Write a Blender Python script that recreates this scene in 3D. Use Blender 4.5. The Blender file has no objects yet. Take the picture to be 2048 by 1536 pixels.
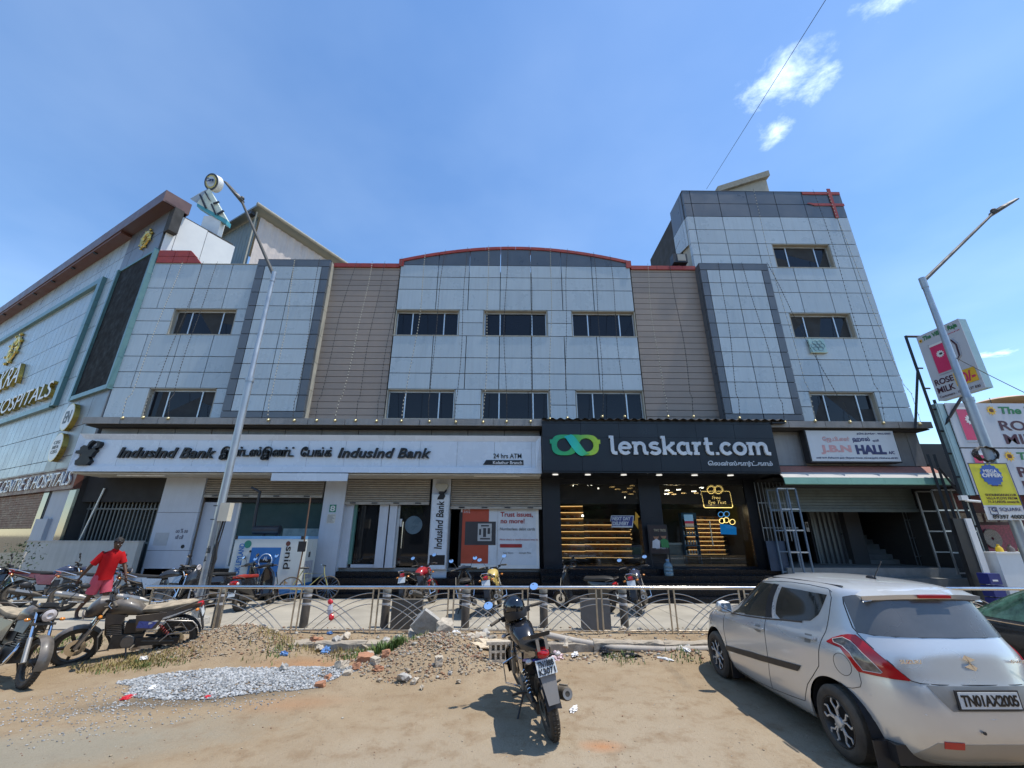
import bpy, bmesh, math, random
import numpy as np
from mathutils import Vector, Matrix
R=math.radians; PI=math.pi
random.seed(7); RNG=np.random.default_rng(7)
SC=bpy.context.scene; COL=SC.collection
# ---------------------------------------------------------------- camera
H0=1.95; FOC=841.0; PIT,ROL,YAW=0.3457,0.00336,0.00866
def cam_axes():
    cy,sy=math.cos(YAW),math.sin(YAW); cp,sp=math.cos(PIT),math.sin(PIT); cr,sr=math.cos(ROL),math.sin(ROL)
    f=Vector((sy*cp,cy*cp,sp)); r=Vector((cy,-sy,0)); u=r.cross(f)
    return cr*r+sr*u, -sr*r+cr*u, f
AX=cam_axes()
cd=bpy.data.cameras.new('camera'); camo=bpy.data.objects.new('camera',cd); COL.objects.link(camo)
cd.sensor_width=36; cd.lens=FOC/2048*36; cd.clip_start=.05; cd.clip_end=3000
m=Matrix.Identity(4)
for i in range(3):
    m[i][0]=AX[0][i]; m[i][1]=AX[1][i]; m[i][2]=-AX[2][i]
m[2][3]=H0; camo.matrix_world=m; SC.camera=camo
def ray(px,py):
    return ((px-1024)/FOC)*AX[0]-((py-768)/FOC)*AX[1]+AX[2]
def P(px,py,Y):                       # the point of the plane y = Y seen at this pixel
    r=ray(px,py); t=Y/r.y; return Vector((t*r.x,Y,H0+t*r.z))
def G(px,py,z=0):                     # the point of the plane z seen at this pixel
    r=ray(px,py); t=(z-H0)/r.z; return Vector((t*r.x,t*r.y,z))
# ---------------------------------------------------------------- light
SUN=Vector((.36,-.055,1)).normalized()
SUN_EL=math.asin(SUN.z); SUN_AZ=math.atan2(SUN.x,SUN.y)
w=bpy.data.worlds.new('World'); SC.world=w; w.use_nodes=True
nt=w.node_tree; nt.nodes.clear()
def N(nt,t,**k):
    n=nt.nodes.new(t)
    for a,b in k.items():
        if hasattr(n,a): setattr(n,a,b)
    return n
sky=N(nt,'ShaderNodeTexSky'); sky.sky_type='NISHITA'; sky.sun_disc=False
sky.sun_elevation=SUN_EL; sky.sun_rotation=SUN_AZ; sky.altitude=10; sky.air_density=1.0; sky.dust_density=.1; sky.ozone_density=2.2
hs=N(nt,'ShaderNodeHueSaturation'); hs.inputs['Saturation'].default_value=1.12; hs.inputs['Value'].default_value=1.0
tc=N(nt,'ShaderNodeTexCoord')
mp=N(nt,'ShaderNodeMapping'); mp.inputs['Scale'].default_value=(1,1,1)
nt.links.new(tc.outputs['Generated'],mp.inputs['Vector'])
# clouds: direction projected on a flat layer overhead, thin ragged puffs
sep=N(nt,'ShaderNodeSeparateXYZ'); nt.links.new(mp.outputs[0],sep.inputs[0])
def M_(op,a,b=None,c=None):
    n=nt.nodes.new('ShaderNodeMath'); n.operation=op
    for i,v in enumerate((a,b,c)):
        if v is None: continue
        if isinstance(v,(int,float)): n.inputs[i].default_value=v
        else: nt.links.new(v,n.inputs[i])
    return n.outputs[0]
zc=M_('MAXIMUM',sep.outputs[2],.05)
u_=M_('DIVIDE',sep.outputs[0],zc); v_=M_('DIVIDE',sep.outputs[1],zc)
cmb=N(nt,'ShaderNodeCombineXYZ'); nt.links.new(u_,cmb.inputs[0]); nt.links.new(v_,cmb.inputs[1])
def blob(cx,cy,sx,sy,ang):
    a=M_('SUBTRACT',u_,cx); b=M_('SUBTRACT',v_,cy)
    ca,sa=math.cos(ang),math.sin(ang)
    p=M_('ADD',M_('MULTIPLY',a,ca/sx),M_('MULTIPLY',b,sa/sx)); q=M_('ADD',M_('MULTIPLY',a,-sa/sy),M_('MULTIPLY',b,ca/sy))
    d=M_('SQRT',M_('ADD',M_('MULTIPLY',p,p),M_('MULTIPLY',q,q)))
    return M_('MAXIMUM',M_('SUBTRACT',1.0,d),0.0)
def sky_uv(px,py):
    r=ray(px,py); return r.x/r.z, r.y/r.z
def blob_between(p,q,wd):
    a=sky_uv(*p); b=sky_uv(*q)
    cx,cy=(a[0]+b[0])/2,(a[1]+b[1])/2; L=math.hypot(b[0]-a[0],b[1]-a[1])/2
    return blob(cx,cy,L*1.25,wd,math.atan2(b[1]-a[1],b[0]-a[0]))
bl=[blob_between((1665,-5),(1495,250),.115),blob_between((1590,215),(1515,300),.08),blob_between((1690,115),(1600,225),.075),
    blob_between((1815,-70),(1745,50),.13),blob_between((2000,695),(1960,725),.22)]
mask=bl[0]
for b in bl[1:]: mask=M_('MAXIMUM',mask,b)
nz=N(nt,'ShaderNodeTexNoise'); nz.inputs['Scale'].default_value=8.0; nz.inputs['Detail'].default_value=9; nz.inputs['Roughness'].default_value=.68; nz.inputs['Distortion'].default_value=.25
nt.links.new(cmb.outputs[0],nz.inputs['Vector'])
den=M_('ADD',M_('MULTIPLY',mask,1.0),M_('MULTIPLY',M_('SUBTRACT',nz.outputs[0],.5),2.5))
rp=N(nt,'ShaderNodeMapRange'); rp.inputs['From Min'].default_value=.30; rp.inputs['From Max'].default_value=1.9; rp.interpolation_type='SMOOTHSTEP'
nt.links.new(den,rp.inputs['Value'])
near=N(nt,'ShaderNodeMapRange'); near.inputs['From Min'].default_value=0; near.inputs['From Max'].default_value=.25; nt.links.new(mask,near.inputs['Value'])
nz2=N(nt,'ShaderNodeTexNoise'); nz2.inputs['Scale'].default_value=1.1; nz2.inputs['Detail'].default_value=5
nt.links.new(cmb.outputs[0],nz2.inputs['Vector'])
veil=N(nt,'ShaderNodeMapRange'); veil.inputs['From Min'].default_value=.42; veil.inputs['From Max'].default_value=.8; veil.inputs['To Max'].default_value=.07; nt.links.new(nz2.outputs[0],veil.inputs['Value'])
cl=M_('MULTIPLY',M_('MULTIPLY',rp.outputs[0],near.outputs[0]),.92)
tot=M_('MAXIMUM',cl,veil.outputs[0])
mx=N(nt,'ShaderNodeMix',data_type='RGBA'); nt.links.new(tot,mx.inputs['Factor']); mx.inputs['B'].default_value=(8.2,9.4,10.2,1)
nt.links.new(sky.outputs[0],hs.inputs['Color']); nt.links.new(hs.outputs[0],mx.inputs['A'])
bg=N(nt,'ShaderNodeBackground'); bg.inputs['Strength'].default_value=.15
wo=N(nt,'ShaderNodeOutputWorld'); nt.links.new(mx.outputs['Result'],bg.inputs[0]); nt.links.new(bg.outputs[0],wo.inputs[0])
sl=bpy.data.lights.new('sun','SUN'); sl.energy=2.9; sl.angle=R(.53); sl.color=(1,.95,.87)
so=bpy.data.objects.new('sun',sl); COL.objects.link(so); so.rotation_euler=(-SUN).to_track_quat('-Z','Y').to_euler()
vs=SC.view_settings; vs.view_transform='Standard'; vs.look='None'; vs.exposure=.70; vs.gamma=1; vs.use_curve_mapping=False
SC.cycles.max_bounces=7; SC.cycles.diffuse_bounces=3; SC.cycles.glossy_bounces=4; SC.cycles.transparent_max_bounces=12
SC.cycles.caustics_reflective=False; SC.cycles.caustics_refractive=False; SC.cycles.sample_clamp_indirect=6
# ---------------------------------------------------------------- materials
MC={}
def mat(name,col,rough=.55,metal=0.0,var=.12,scale=3.0,bump=0.0,bscale=40,dust=0.0,dustcol=(.42,.34,.24),spec=.5,coat=0.0,aniso=(1,1,1),rand=0.0,stain=0.0,emit=None,es=0.0,alpha=1.0,local=False,dscale=9):
    if name in MC: return MC[name]
    m=bpy.data.materials.new(name); m.use_nodes=True; nt=m.node_tree; b=nt.nodes['Principled BSDF']
    L=nt.links.new
    def n(t): return nt.nodes.new(t)
    if local: tc=n('ShaderNodeTexCoord'); src=tc.outputs['Object']
    else: ge=n('ShaderNodeNewGeometry'); src=ge.outputs['Position']
    mp=n('ShaderNodeMapping'); mp.inputs['Scale'].default_value=aniso; L(src,mp.inputs['Vector'])
    nz=n('ShaderNodeTexNoise'); nz.inputs['Scale'].default_value=scale; nz.inputs['Detail'].default_value=6; nz.inputs['Roughness'].default_value=.62
    L(mp.outputs[0],nz.inputs['Vector'])
    ma=n('ShaderNodeMapRange'); ma.inputs['From Min'].default_value=.3; ma.inputs['From Max'].default_value=.7
    ma.inputs['To Min'].default_value=1-var; ma.inputs['To Max'].default_value=1+var; L(nz.outputs[0],ma.inputs['Value'])
    c=n('ShaderNodeVectorMath'); c.operation='SCALE'; c.inputs[0].default_value=col[:3]; L(ma.outputs[0],c.inputs['Scale'])
    out=c.outputs[0]
    if rand:
        oi=n('ShaderNodeObjectInfo'); mr=n('ShaderNodeMapRange'); mr.inputs['To Min'].default_value=1-rand; mr.inputs['To Max'].default_value=1+rand
        L(oi.outputs['Random'],mr.inputs['Value']); c2=n('ShaderNodeVectorMath'); c2.operation='SCALE'; L(out,c2.inputs[0]); L(mr.outputs[0],c2.inputs['Scale']); out=c2.outputs[0]
    if stain:
        mp2=n('ShaderNodeMapping'); mp2.inputs['Scale'].default_value=(11,11,.45); L(src,mp2.inputs['Vector'])
        n2=n('ShaderNodeTexNoise'); n2.inputs['Scale'].default_value=1.0; n2.inputs['Detail'].default_value=7; n2.inputs['Roughness'].default_value=.7; L(mp2.outputs[0],n2.inputs['Vector'])
        r2=n('ShaderNodeMapRange'); r2.inputs['From Min'].default_value=.45; r2.inputs['From Max'].default_value=.95; r2.inputs['To Max'].default_value=stain; L(n2.outputs[0],r2.inputs['Value'])
        mi=n('ShaderNodeMix'); mi.data_type='RGBA'; mi.inputs['B'].default_value=(.13,.115,.095,1); L(r2.outputs[0],mi.inputs['Factor']); L(out,mi.inputs['A']); out=mi.outputs['Result']
    if dust:
        ge2=n('ShaderNodeNewGeometry'); sx=n('ShaderNodeSeparateXYZ'); L(ge2.outputs['Normal'],sx.inputs[0])
        up=n('ShaderNodeMapRange'); up.inputs['From Min'].default_value=-.2; up.inputs['From Max'].default_value=1; up.inputs['To Min'].default_value=dust*.25; up.inputs['To Max'].default_value=dust; L(sx.outputs[2],up.inputs['Value'])
        n3=n('ShaderNodeTexNoise'); n3.inputs['Scale'].default_value=dscale; n3.inputs['Detail'].default_value=5; L(src,n3.inputs['Vector'])
        mm=n('ShaderNodeMath'); mm.operation='MULTIPLY'; L(up.outputs[0],mm.inputs[0])
        m4=n('ShaderNodeMapRange'); m4.inputs['From Min'].default_value=.3; m4.inputs['From Max'].default_value=.6; m4.inputs['To Min'].default_value=.45; L(n3.outputs[0],m4.inputs['Value']); L(m4.outputs[0],mm.inputs[1])
        mi=n('ShaderNodeMix'); mi.data_type='RGBA'; mi.inputs['B'].default_value=(*dustcol,1); L(mm.outputs[0],mi.inputs['Factor']); L(out,mi.inputs['A']); out=mi.outputs['Result']
        rr=n('ShaderNodeMapRange'); rr.inputs['To Min'].default_value=rough; rr.inputs['To Max'].default_value=min(1,rough+.6); L(mm.outputs[0],rr.inputs['Value']); L(rr.outputs[0],b.inputs['Roughness'])
    else:
        rr=n('ShaderNodeMapRange'); rr.inputs['From Min'].default_value=.3; rr.inputs['From Max'].default_value=.7; rr.inputs['To Min'].default_value=max(.02,rough*(1-.25)); rr.inputs['To Max'].default_value=min(1,rough*1.25)
        L(nz.outputs[0],rr.inputs['Value']); L(rr.outputs[0],b.inputs['Roughness'])
    L(out,b.inputs['Base Color']); b.inputs['Metallic'].default_value=metal; b.inputs['Specular IOR Level'].default_value=spec
    if coat: b.inputs['Coat Weight'].default_value=coat; b.inputs['Coat Roughness'].default_value=.06
    if bump:
        n5=n('ShaderNodeTexNoise'); n5.inputs['Scale'].default_value=bscale; n5.inputs['Detail'].default_value=5; L(mp.outputs[0],n5.inputs['Vector'])
        bp=n('ShaderNodeBump'); bp.inputs['Strength'].default_value=min(1,bump); bp.inputs['Distance'].default_value=.02; L(n5.outputs[0],bp.inputs['Height']); L(bp.outputs[0],b.inputs['Normal'])
    if emit:
        b.inputs['Emission Color'].default_value=(*emit,1); b.inputs['Emission Strength'].default_value=es
    MC[name]=m; return m
def glass(name,tint=(.9,.95,.95),refl=1.0,rough=.0,trans=1.0):
    if name in MC: return MC[name]
    m=bpy.data.materials.new(name); m.use_nodes=True; nt=m.node_tree; nt.nodes.clear(); L=nt.links.new
    o=nt.nodes.new('ShaderNodeOutputMaterial'); t=nt.nodes.new('ShaderNodeBsdfTransparent'); g=nt.nodes.new('ShaderNodeBsdfGlossy'); mx=nt.nodes.new('ShaderNodeMixShader'); f=nt.nodes.new('ShaderNodeFresnel')
    t.inputs[0].default_value=(*[c*trans for c in tint],1); g.inputs['Roughness'].default_value=rough; f.inputs[0].default_value=1.5
    mu=nt.nodes.new('ShaderNodeMath'); mu.operation='MULTIPLY'; mu.inputs[1].default_value=refl; mu.use_clamp=True
    L(f.outputs[0],mu.inputs[0]); L(mu.outputs[0],mx.inputs[0]); L(t.outputs[0],mx.inputs[1]); L(g.outputs[0],mx.inputs[2]); L(mx.outputs[0],o.inputs[0])
    MC[name]=m; return m
# ---------------------------------------------------------------- mesh helpers
class MB:
    def __init__(s): s.v=[]; s.f=[]
    def add(s,vs,fs):
        o=len(s.v); s.v+= [tuple(v) for v in vs]; s.f+= [tuple(i+o for i in f) for f in fs]; return s
    def box(s,x0,x1,y0,y1,z0,z1):
        x0,x1=min(x0,x1),max(x0,x1); y0,y1=min(y0,y1),max(y0,y1); z0,z1=min(z0,z1),max(z0,z1)
        return s.add([(x0,y0,z0),(x1,y0,z0),(x1,y1,z0),(x0,y1,z0),(x0,y0,z1),(x1,y0,z1),(x1,y1,z1),(x0,y1,z1)],
                     [(3,2,1,0),(4,5,6,7),(0,1,5,4),(1,2,6,5),(2,3,7,6),(3,0,4,7)])
    def hexa(s,p):   # 8 points: bottom ring, top ring
        return s.add(p,[(3,2,1,0),(4,5,6,7),(0,1,5,4),(1,2,6,5),(2,3,7,6),(3,0,4,7)])
    def ring(s,c,ax,r,n,ref=None,ry=None):
        ax=Vector(ax).normalized(); ref=Vector(ref) if ref is not None else (Vector((0,0,1)) if abs(ax.z)<.9 else Vector((1,0,0)))
        a=ref-ax*ref.dot(ax); a.normalize(); b=ax.cross(a); c=Vector(c); ry=r if ry is None else ry
        return [c+a*(ry*math.cos(2*PI*i/n))+b*(r*math.sin(2*PI*i/n)) for i in range(n)]
    def loft(s,rings,cap=True,closed=False):
        n=len(rings[0]); o=len(s.v)
        for r in rings: s.v+= [tuple(p) for p in r]
        m=len(rings)
        for k in range(m if closed else m-1):
            k2=(k+1)%m
            for i in range(n):
                j=(i+1)%n; s.f.append((o+k*n+i,o+k*n+j,o+k2*n+j,o+k2*n+i))
        if cap and not closed:
            s.f.append(tuple(o+i for i in reversed(range(n)))); s.f.append(tuple(o+(m-1)*n+i for i in range(n)))
        return s
    def tube(s,pts,r,n=8,cap=True,ref=None):
        pts=[Vector(p) for p in pts]; rr=r if isinstance(r,(list,tuple)) else [r]*len(pts); rings=[]
        pa=None
        for i,p in enumerate(pts):
            d=(pts[min(i+1,len(pts)-1)]-pts[max(i-1,0)]).normalized()
            if pa is None:
                rf=Vector(ref) if ref is not None else (Vector((0,0,1)) if abs(d.z)<.9 else Vector((1,0,0)))
            else: rf=pa
            a=(rf-d*rf.dot(d))
            if a.length<1e-6: a=d.orthogonal()
            a.normalize(); b=d.cross(a); pa=a
            rings.append([p+a*(rr[i]*math.cos(2*PI*k/n))+b*(rr[i]*math.sin(2*PI*k/n)) for k in range(n)])
        return s.loft(rings,cap)
    def cyl(s,p0,p1,r0,r1=None,n=16): return s.tube([p0,p1],[r0,r0 if r1 is None else r1],n)
    def lathe(s,prof,c=(0,0,0),ax=(0,1,0),n=32,closed=False):   # prof: (along axis, radius)
        ax=Vector(ax).normalized(); c=Vector(c); rings=[s.ring(c+ax*a,ax,r,n) for a,r in prof]
        return s.loft(rings,cap=False,closed=closed)
    def ball(s,c,r,nu=12,nv=8,sc=(1,1,1)):
        rings=[]
        for i in range(1,nv):
            t=PI*i/nv; rings.append([(c[0]+sc[0]*r*math.sin(t)*math.cos(2*PI*k/nu),c[1]+sc[1]*r*math.sin(t)*math.sin(2*PI*k/nu),c[2]-sc[2]*r*math.cos(t)) for k in range(nu)])
        return s.loft(rings,True)
    def prism(s,poly,a,b,plane='xz'):   # polygon extruded from a to b along the missing axis
        n=len(poly)
        def q(p,t): return (p[0],t,p[1]) if plane=='xz' else ((p[0],p[1],t) if plane=='xy' else (t,p[0],p[1]))
        o=len(s.v); s.v+= [q(p,a) for p in poly]+[q(p,b) for p in poly]
        s.f.append(tuple(o+i for i in range(n))); s.f.append(tuple(o+n+i for i in reversed(range(n))))
        for i in range(n): j=(i+1)%n; s.f.append((o+j,o+i,o+n+i,o+n+j))
        return s
    def grid(s,pts):   # 2D list
        h=len(pts); w_=len(pts[0]); o=len(s.v)
        for r in pts: s.v+= [tuple(p) for p in r]
        for i in range(h-1):
            for j in range(w_-1): s.f.append((o+i*w_+j,o+i*w_+j+1,o+(i+1)*w_+j+1,o+(i+1)*w_+j))
        return s
    def mesh(s,name,mt=None,smooth=False,ang=35,fix=True):
        me=bpy.data.meshes.new(name); me.from_pydata(s.v,[],s.f)
        if fix and len(s.f)<60000:
            bm=bmesh.new(); bm.from_mesh(me); bmesh.ops.recalc_face_normals(bm,faces=bm.faces); bm.to_mesh(me); bm.free()
        if smooth:
            me.shade_smooth()
            try: me.set_sharp_from_angle(angle=R(ang))
            except Exception: pass
        if mt: me.materials.append(mt)
        return me
    def build(s,name,mt=None,parent=None,smooth=False,ang=35,loc=None,rot=None):
        return link(name,s.mesh(name,mt,smooth,ang),parent,loc,rot)
def link(name,me,parent=None,loc=None,rot=None,scale=None):
    o=bpy.data.objects.new(name,me); COL.objects.link(o)
    if parent is not None: o.parent=parent
    if loc is not None: o.location=loc
    if rot is not None: o.rotation_euler=rot
    if scale is not None: o.scale=scale
    return o
def tag(o,label=None,cat=None,group=None,kind=None):
    if label: o['label']=label
    if cat: o['category']=cat
    if group: o['group']=group
    if kind: o['kind']=kind
    return o
def empty(name,label,cat,loc=(0,0,0),rz=0,group=None):
    o=bpy.data.objects.new(name,None); COL.objects.link(o); o.location=loc; o.rotation_euler=(0,0,rz); o.empty_display_size=.1
    return tag(o,label,cat,group)
def struct(o): o['kind']='structure'; return o
def copy_tree(o,parent=None):
    c=o.copy(); COL.objects.link(c)
    if parent is not None: c.parent=parent
    for ch in list(o.children): copy_tree(ch,c)
    return c
UNIT={}
def slab(name,mt,parent,x0,x1,y0,y1,z0,z1,rot=None):    # a box that shares one mesh with every other box of its material
    k=mt.name
    if k not in UNIT: UNIT[k]=MB().box(-.5,.5,-.5,.5,-.5,.5).mesh('box_'+k,mt)
    return link(name,UNIT[k],parent,((x0+x1)/2,(y0+y1)/2,(z0+z1)/2),rot,(abs(x1-x0),abs(y1-y0),abs(z1-z0)))
def text_mesh(body,mt,extrude=.01,bold=0.0,shear=0.0,spacing=1.0):
    c=bpy.data.curves.new('txt','FONT'); c.body=body; c.size=1; c.extrude=extrude; c.offset=bold; c.shear=shear; c.space_character=spacing; c.resolution_u=5; c.align_x='LEFT'
    o=bpy.data.objects.new('txt',c); COL.objects.link(o); bpy.context.view_layer.update()
    dg=bpy.context.evaluated_depsgraph_get(); me=bpy.data.meshes.new_from_object(o.evaluated_get(dg)); bpy.data.objects.remove(o); bpy.data.curves.remove(c)
    me.materials.clear(); me.materials.append(mt); return me
TXT=[]
def text(name,body,mt,parent,x0,x1,z0,z1,y,depth=.01,bold=0.0,shear=0.0,spacing=1.0,M=None):
    """lettering that fills the rectangle x0..x1, z0..z1 on a wall that faces -y; M: extra matrix of the wall"""
    me=text_mesh(body,mt,.5,bold,shear,spacing)
    n=len(me.vertices); a=np.empty(n*3,'f'); me.vertices.foreach_get('co',a); a=a.reshape(-1,3)
    lo=a.min(0); hi=a.max(0)
    X=x0+(a[:,0]-lo[0])/(hi[0]-lo[0])*(x1-x0); Z=z0+(a[:,1]-lo[1])/max(1e-6,hi[1]-lo[1])*(z1-z0); Yy=y-(a[:,2]-lo[2])/max(1e-6,hi[2]-lo[2])*depth
    out=np.stack([X,Yy,Z],1).astype('f').ravel(); me.vertices.foreach_set('co',out); me.update(); me.name=name
    if M is not None: me.transform(M)
    return link(name,me,parent)
def noise2(x,y,seed=0,oct=5,f0=1.0,pers=.5):
    """value noise on numpy arrays"""
    tot=np.zeros_like(x,dtype=float); amp=1; f=f0; nrm=0
    for o in range(oct):
        r=np.random.default_rng(seed*31+o); T=r.random((256,256))
        X=x*f+17.3*o; Yy=y*f+9.1*o; xi=np.floor(X).astype(int); yi=np.floor(Yy).astype(int); fx=X-xi; fy=Yy-yi; fx=fx*fx*(3-2*fx); fy=fy*fy*(3-2*fy)
        g=lambda i,j:T[i&255,j&255]
        tot+=amp*((g(xi,yi)*(1-fx)+g(xi+1,yi)*fx)*(1-fy)+(g(xi,yi+1)*(1-fx)+g(xi+1,yi+1)*fx)*fy); nrm+=amp; amp*=pers; f*=2
    return tot/nrm
# palette
m_panel=mat('composite_panel',(.37,.43,.465),.30,.0,.03,1.3,rand=.06,stain=.32,spec=.9)
m_panel_d=mat('composite_panel_dark',(.085,.098,.115),.34,.0,.12,1.5,rand=.08,stain=.18,spec=.7)
m_joint=mat('joint_sealant',(.055,.04,.035),.8)
m_red=mat('red_coping',(.30,.035,.022),.45,0,.15,4)
m_tan=mat('tan_siding',(.29,.235,.195),.5,0,.06,2,rand=.05,stain=.15)
m_cream=mat('cream_render',(.36,.345,.29),.8,0,.12,3,stain=.3)
m_core=mat('dark_core',(.03,.03,.03),.9)
m_alu=mat('aluminium_frame',(.55,.58,.6),.35,.6,.08)
m_wglass=mat('dark_window_glass',(.008,.009,.014),.05,0,.1,spec=.35)
m_black=mat('black_plastic',(.02,.02,.022),.45,0,.2)
m_rubber=mat('tyre_rubber',(.022,.021,.02),.85,0,.25,8,bump=.3,bscale=60,dust=.35)
m_steel=mat('stainless_steel',(.68,.66,.63),.2,1.0,.1)
m_chrome=mat('chrome',(.75,.76,.78),.08,1.0,.05)
m_white=mat('white_paint',(.72,.72,.70),.4,0,.06,3)
m_dblack=mat('black_granite',(.006,.007,.010),.3,0,.3,12,rand=.15,spec=.3)
# ================================================================ GROUND
def gauss(X,Y,cx,cy,sx,sy,a=0):
    ca,sa=math.cos(a),math.sin(a); u=(X-cx)*ca+(Y-cy)*sa; v=-(X-cx)*sa+(Y-cy)*ca
    return np.exp(-.5*((u/sx)**2+(v/sy)**2))
def sstep(x,a,b):
    t=np.clip((x-a)/(b-a),0,1); return t*t*(3-2*t)
KY=8.78   # back of the kerb
def ground_h(X,Y):
    big=(noise2(X,Y,1,4,.35)-.5)*.06*sstep(Y,-3,3); fine=(noise2(X,Y,2,5,2.2)-.5)*.035
    rough=.12*gauss(X,Y,-4.7,8.6,1.0,.45)+.14*gauss(X,Y,-1.3,7.9,1.1,.65)+.05*gauss(X,Y,-3.3,8.2,1.0,.4)
    h=big+fine+rough*(noise2(X,Y,3,6,2.6,.62)-.35)*1.6
    h+=.36*gauss(X,Y,-4.75,8.72,.62,.40)+.12*gauss(X,Y,-5.7,8.15,.9,.3,.3)
    h+=.34*gauss(X,Y,-.95,8.15,.72,.42)+.14*gauss(X,Y,-1.2,7.45,.9,.35)
    h+=.05*gauss(X,Y,-4.0,7.0,1.0,.45,.1)
    h+=.10*gauss(X,Y,3.2,8.35,1.0,.16)-.05*gauss(X,Y,1.8,8.3,1.4,.12)
    # strip of soil behind the kerb, then down under the pavement slab
    s=sstep(Y,KY-.07,KY+.01)*sstep(X,-7.6,-6.9)
    strip=.135+(noise2(X,Y,5,5,3.0)-.5)*.07
    h=h*(1-s)+np.maximum(strip,h*1.0)*s
    lft=sstep(Y,8.3,9.2)*(1-sstep(X,-7.6,-6.9)); h=h*(1-lft)+(.13+fine*.6)*lft
    u=sstep(Y,9.72,9.80); h=h*(1-u)-.3*u
    far=sstep(np.abs(X),14,22); h=h*(1-far)+(-.02)*far*(1-u)-.3*far*u
    return h
def axis_pts(segs):
    out=[]
    for a,b,st in segs:
        n=max(1,int(round((b-a)/st))); out+= [a+(b-a)*i/n for i in range(n)]
    out.append(segs[-1][1]); return np.array(out)
xs=axis_pts([(-700,-60,80),(-60,-16,4),(-16,-9,.14),(-9,6,.042),(6,14,.16),(14,60,5),(60,700,80)])
ys=axis_pts([(-700,-40,80),(-40,0,4),(0,3,.2),(3,6,.06),(6,9.9,.034),(9.9,11,.3),(11,60,7),(60,900,120)])
XX,YY=np.meshgrid(xs,ys); HH=ground_h(XX,YY)
nv=XX.size; nx=len(xs); ny=len(ys)
co=np.stack([XX,YY,HH],-1).reshape(-1,3).astype('f')
ii,jj=np.meshgrid(np.arange(ny-1),np.arange(nx-1),indexing='ij'); a=(ii*nx+jj).ravel()
fa=np.stack([a,a+1,a+nx+1,a+nx],1).astype('i')
def np_mesh(name,co,fa,mt,smooth=True):
    me=bpy.data.meshes.new(name); k=fa.shape[1]
    me.vertices.add(len(co)); me.vertices.foreach_set('co',co.ravel())
    me.loops.add(fa.size); me.loops.foreach_set('vertex_index',fa.ravel())
    me.polygons.add(len(fa)); me.polygons.foreach_set('loop_start',np.arange(0,fa.size,k,dtype='i'))
    if smooth: me.polygons.foreach_set('use_smooth',np.ones(len(fa),dtype=bool))
    me.update(calc_edges=True); me.validate()
    if mt: me.materials.append(mt)
    return me
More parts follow.
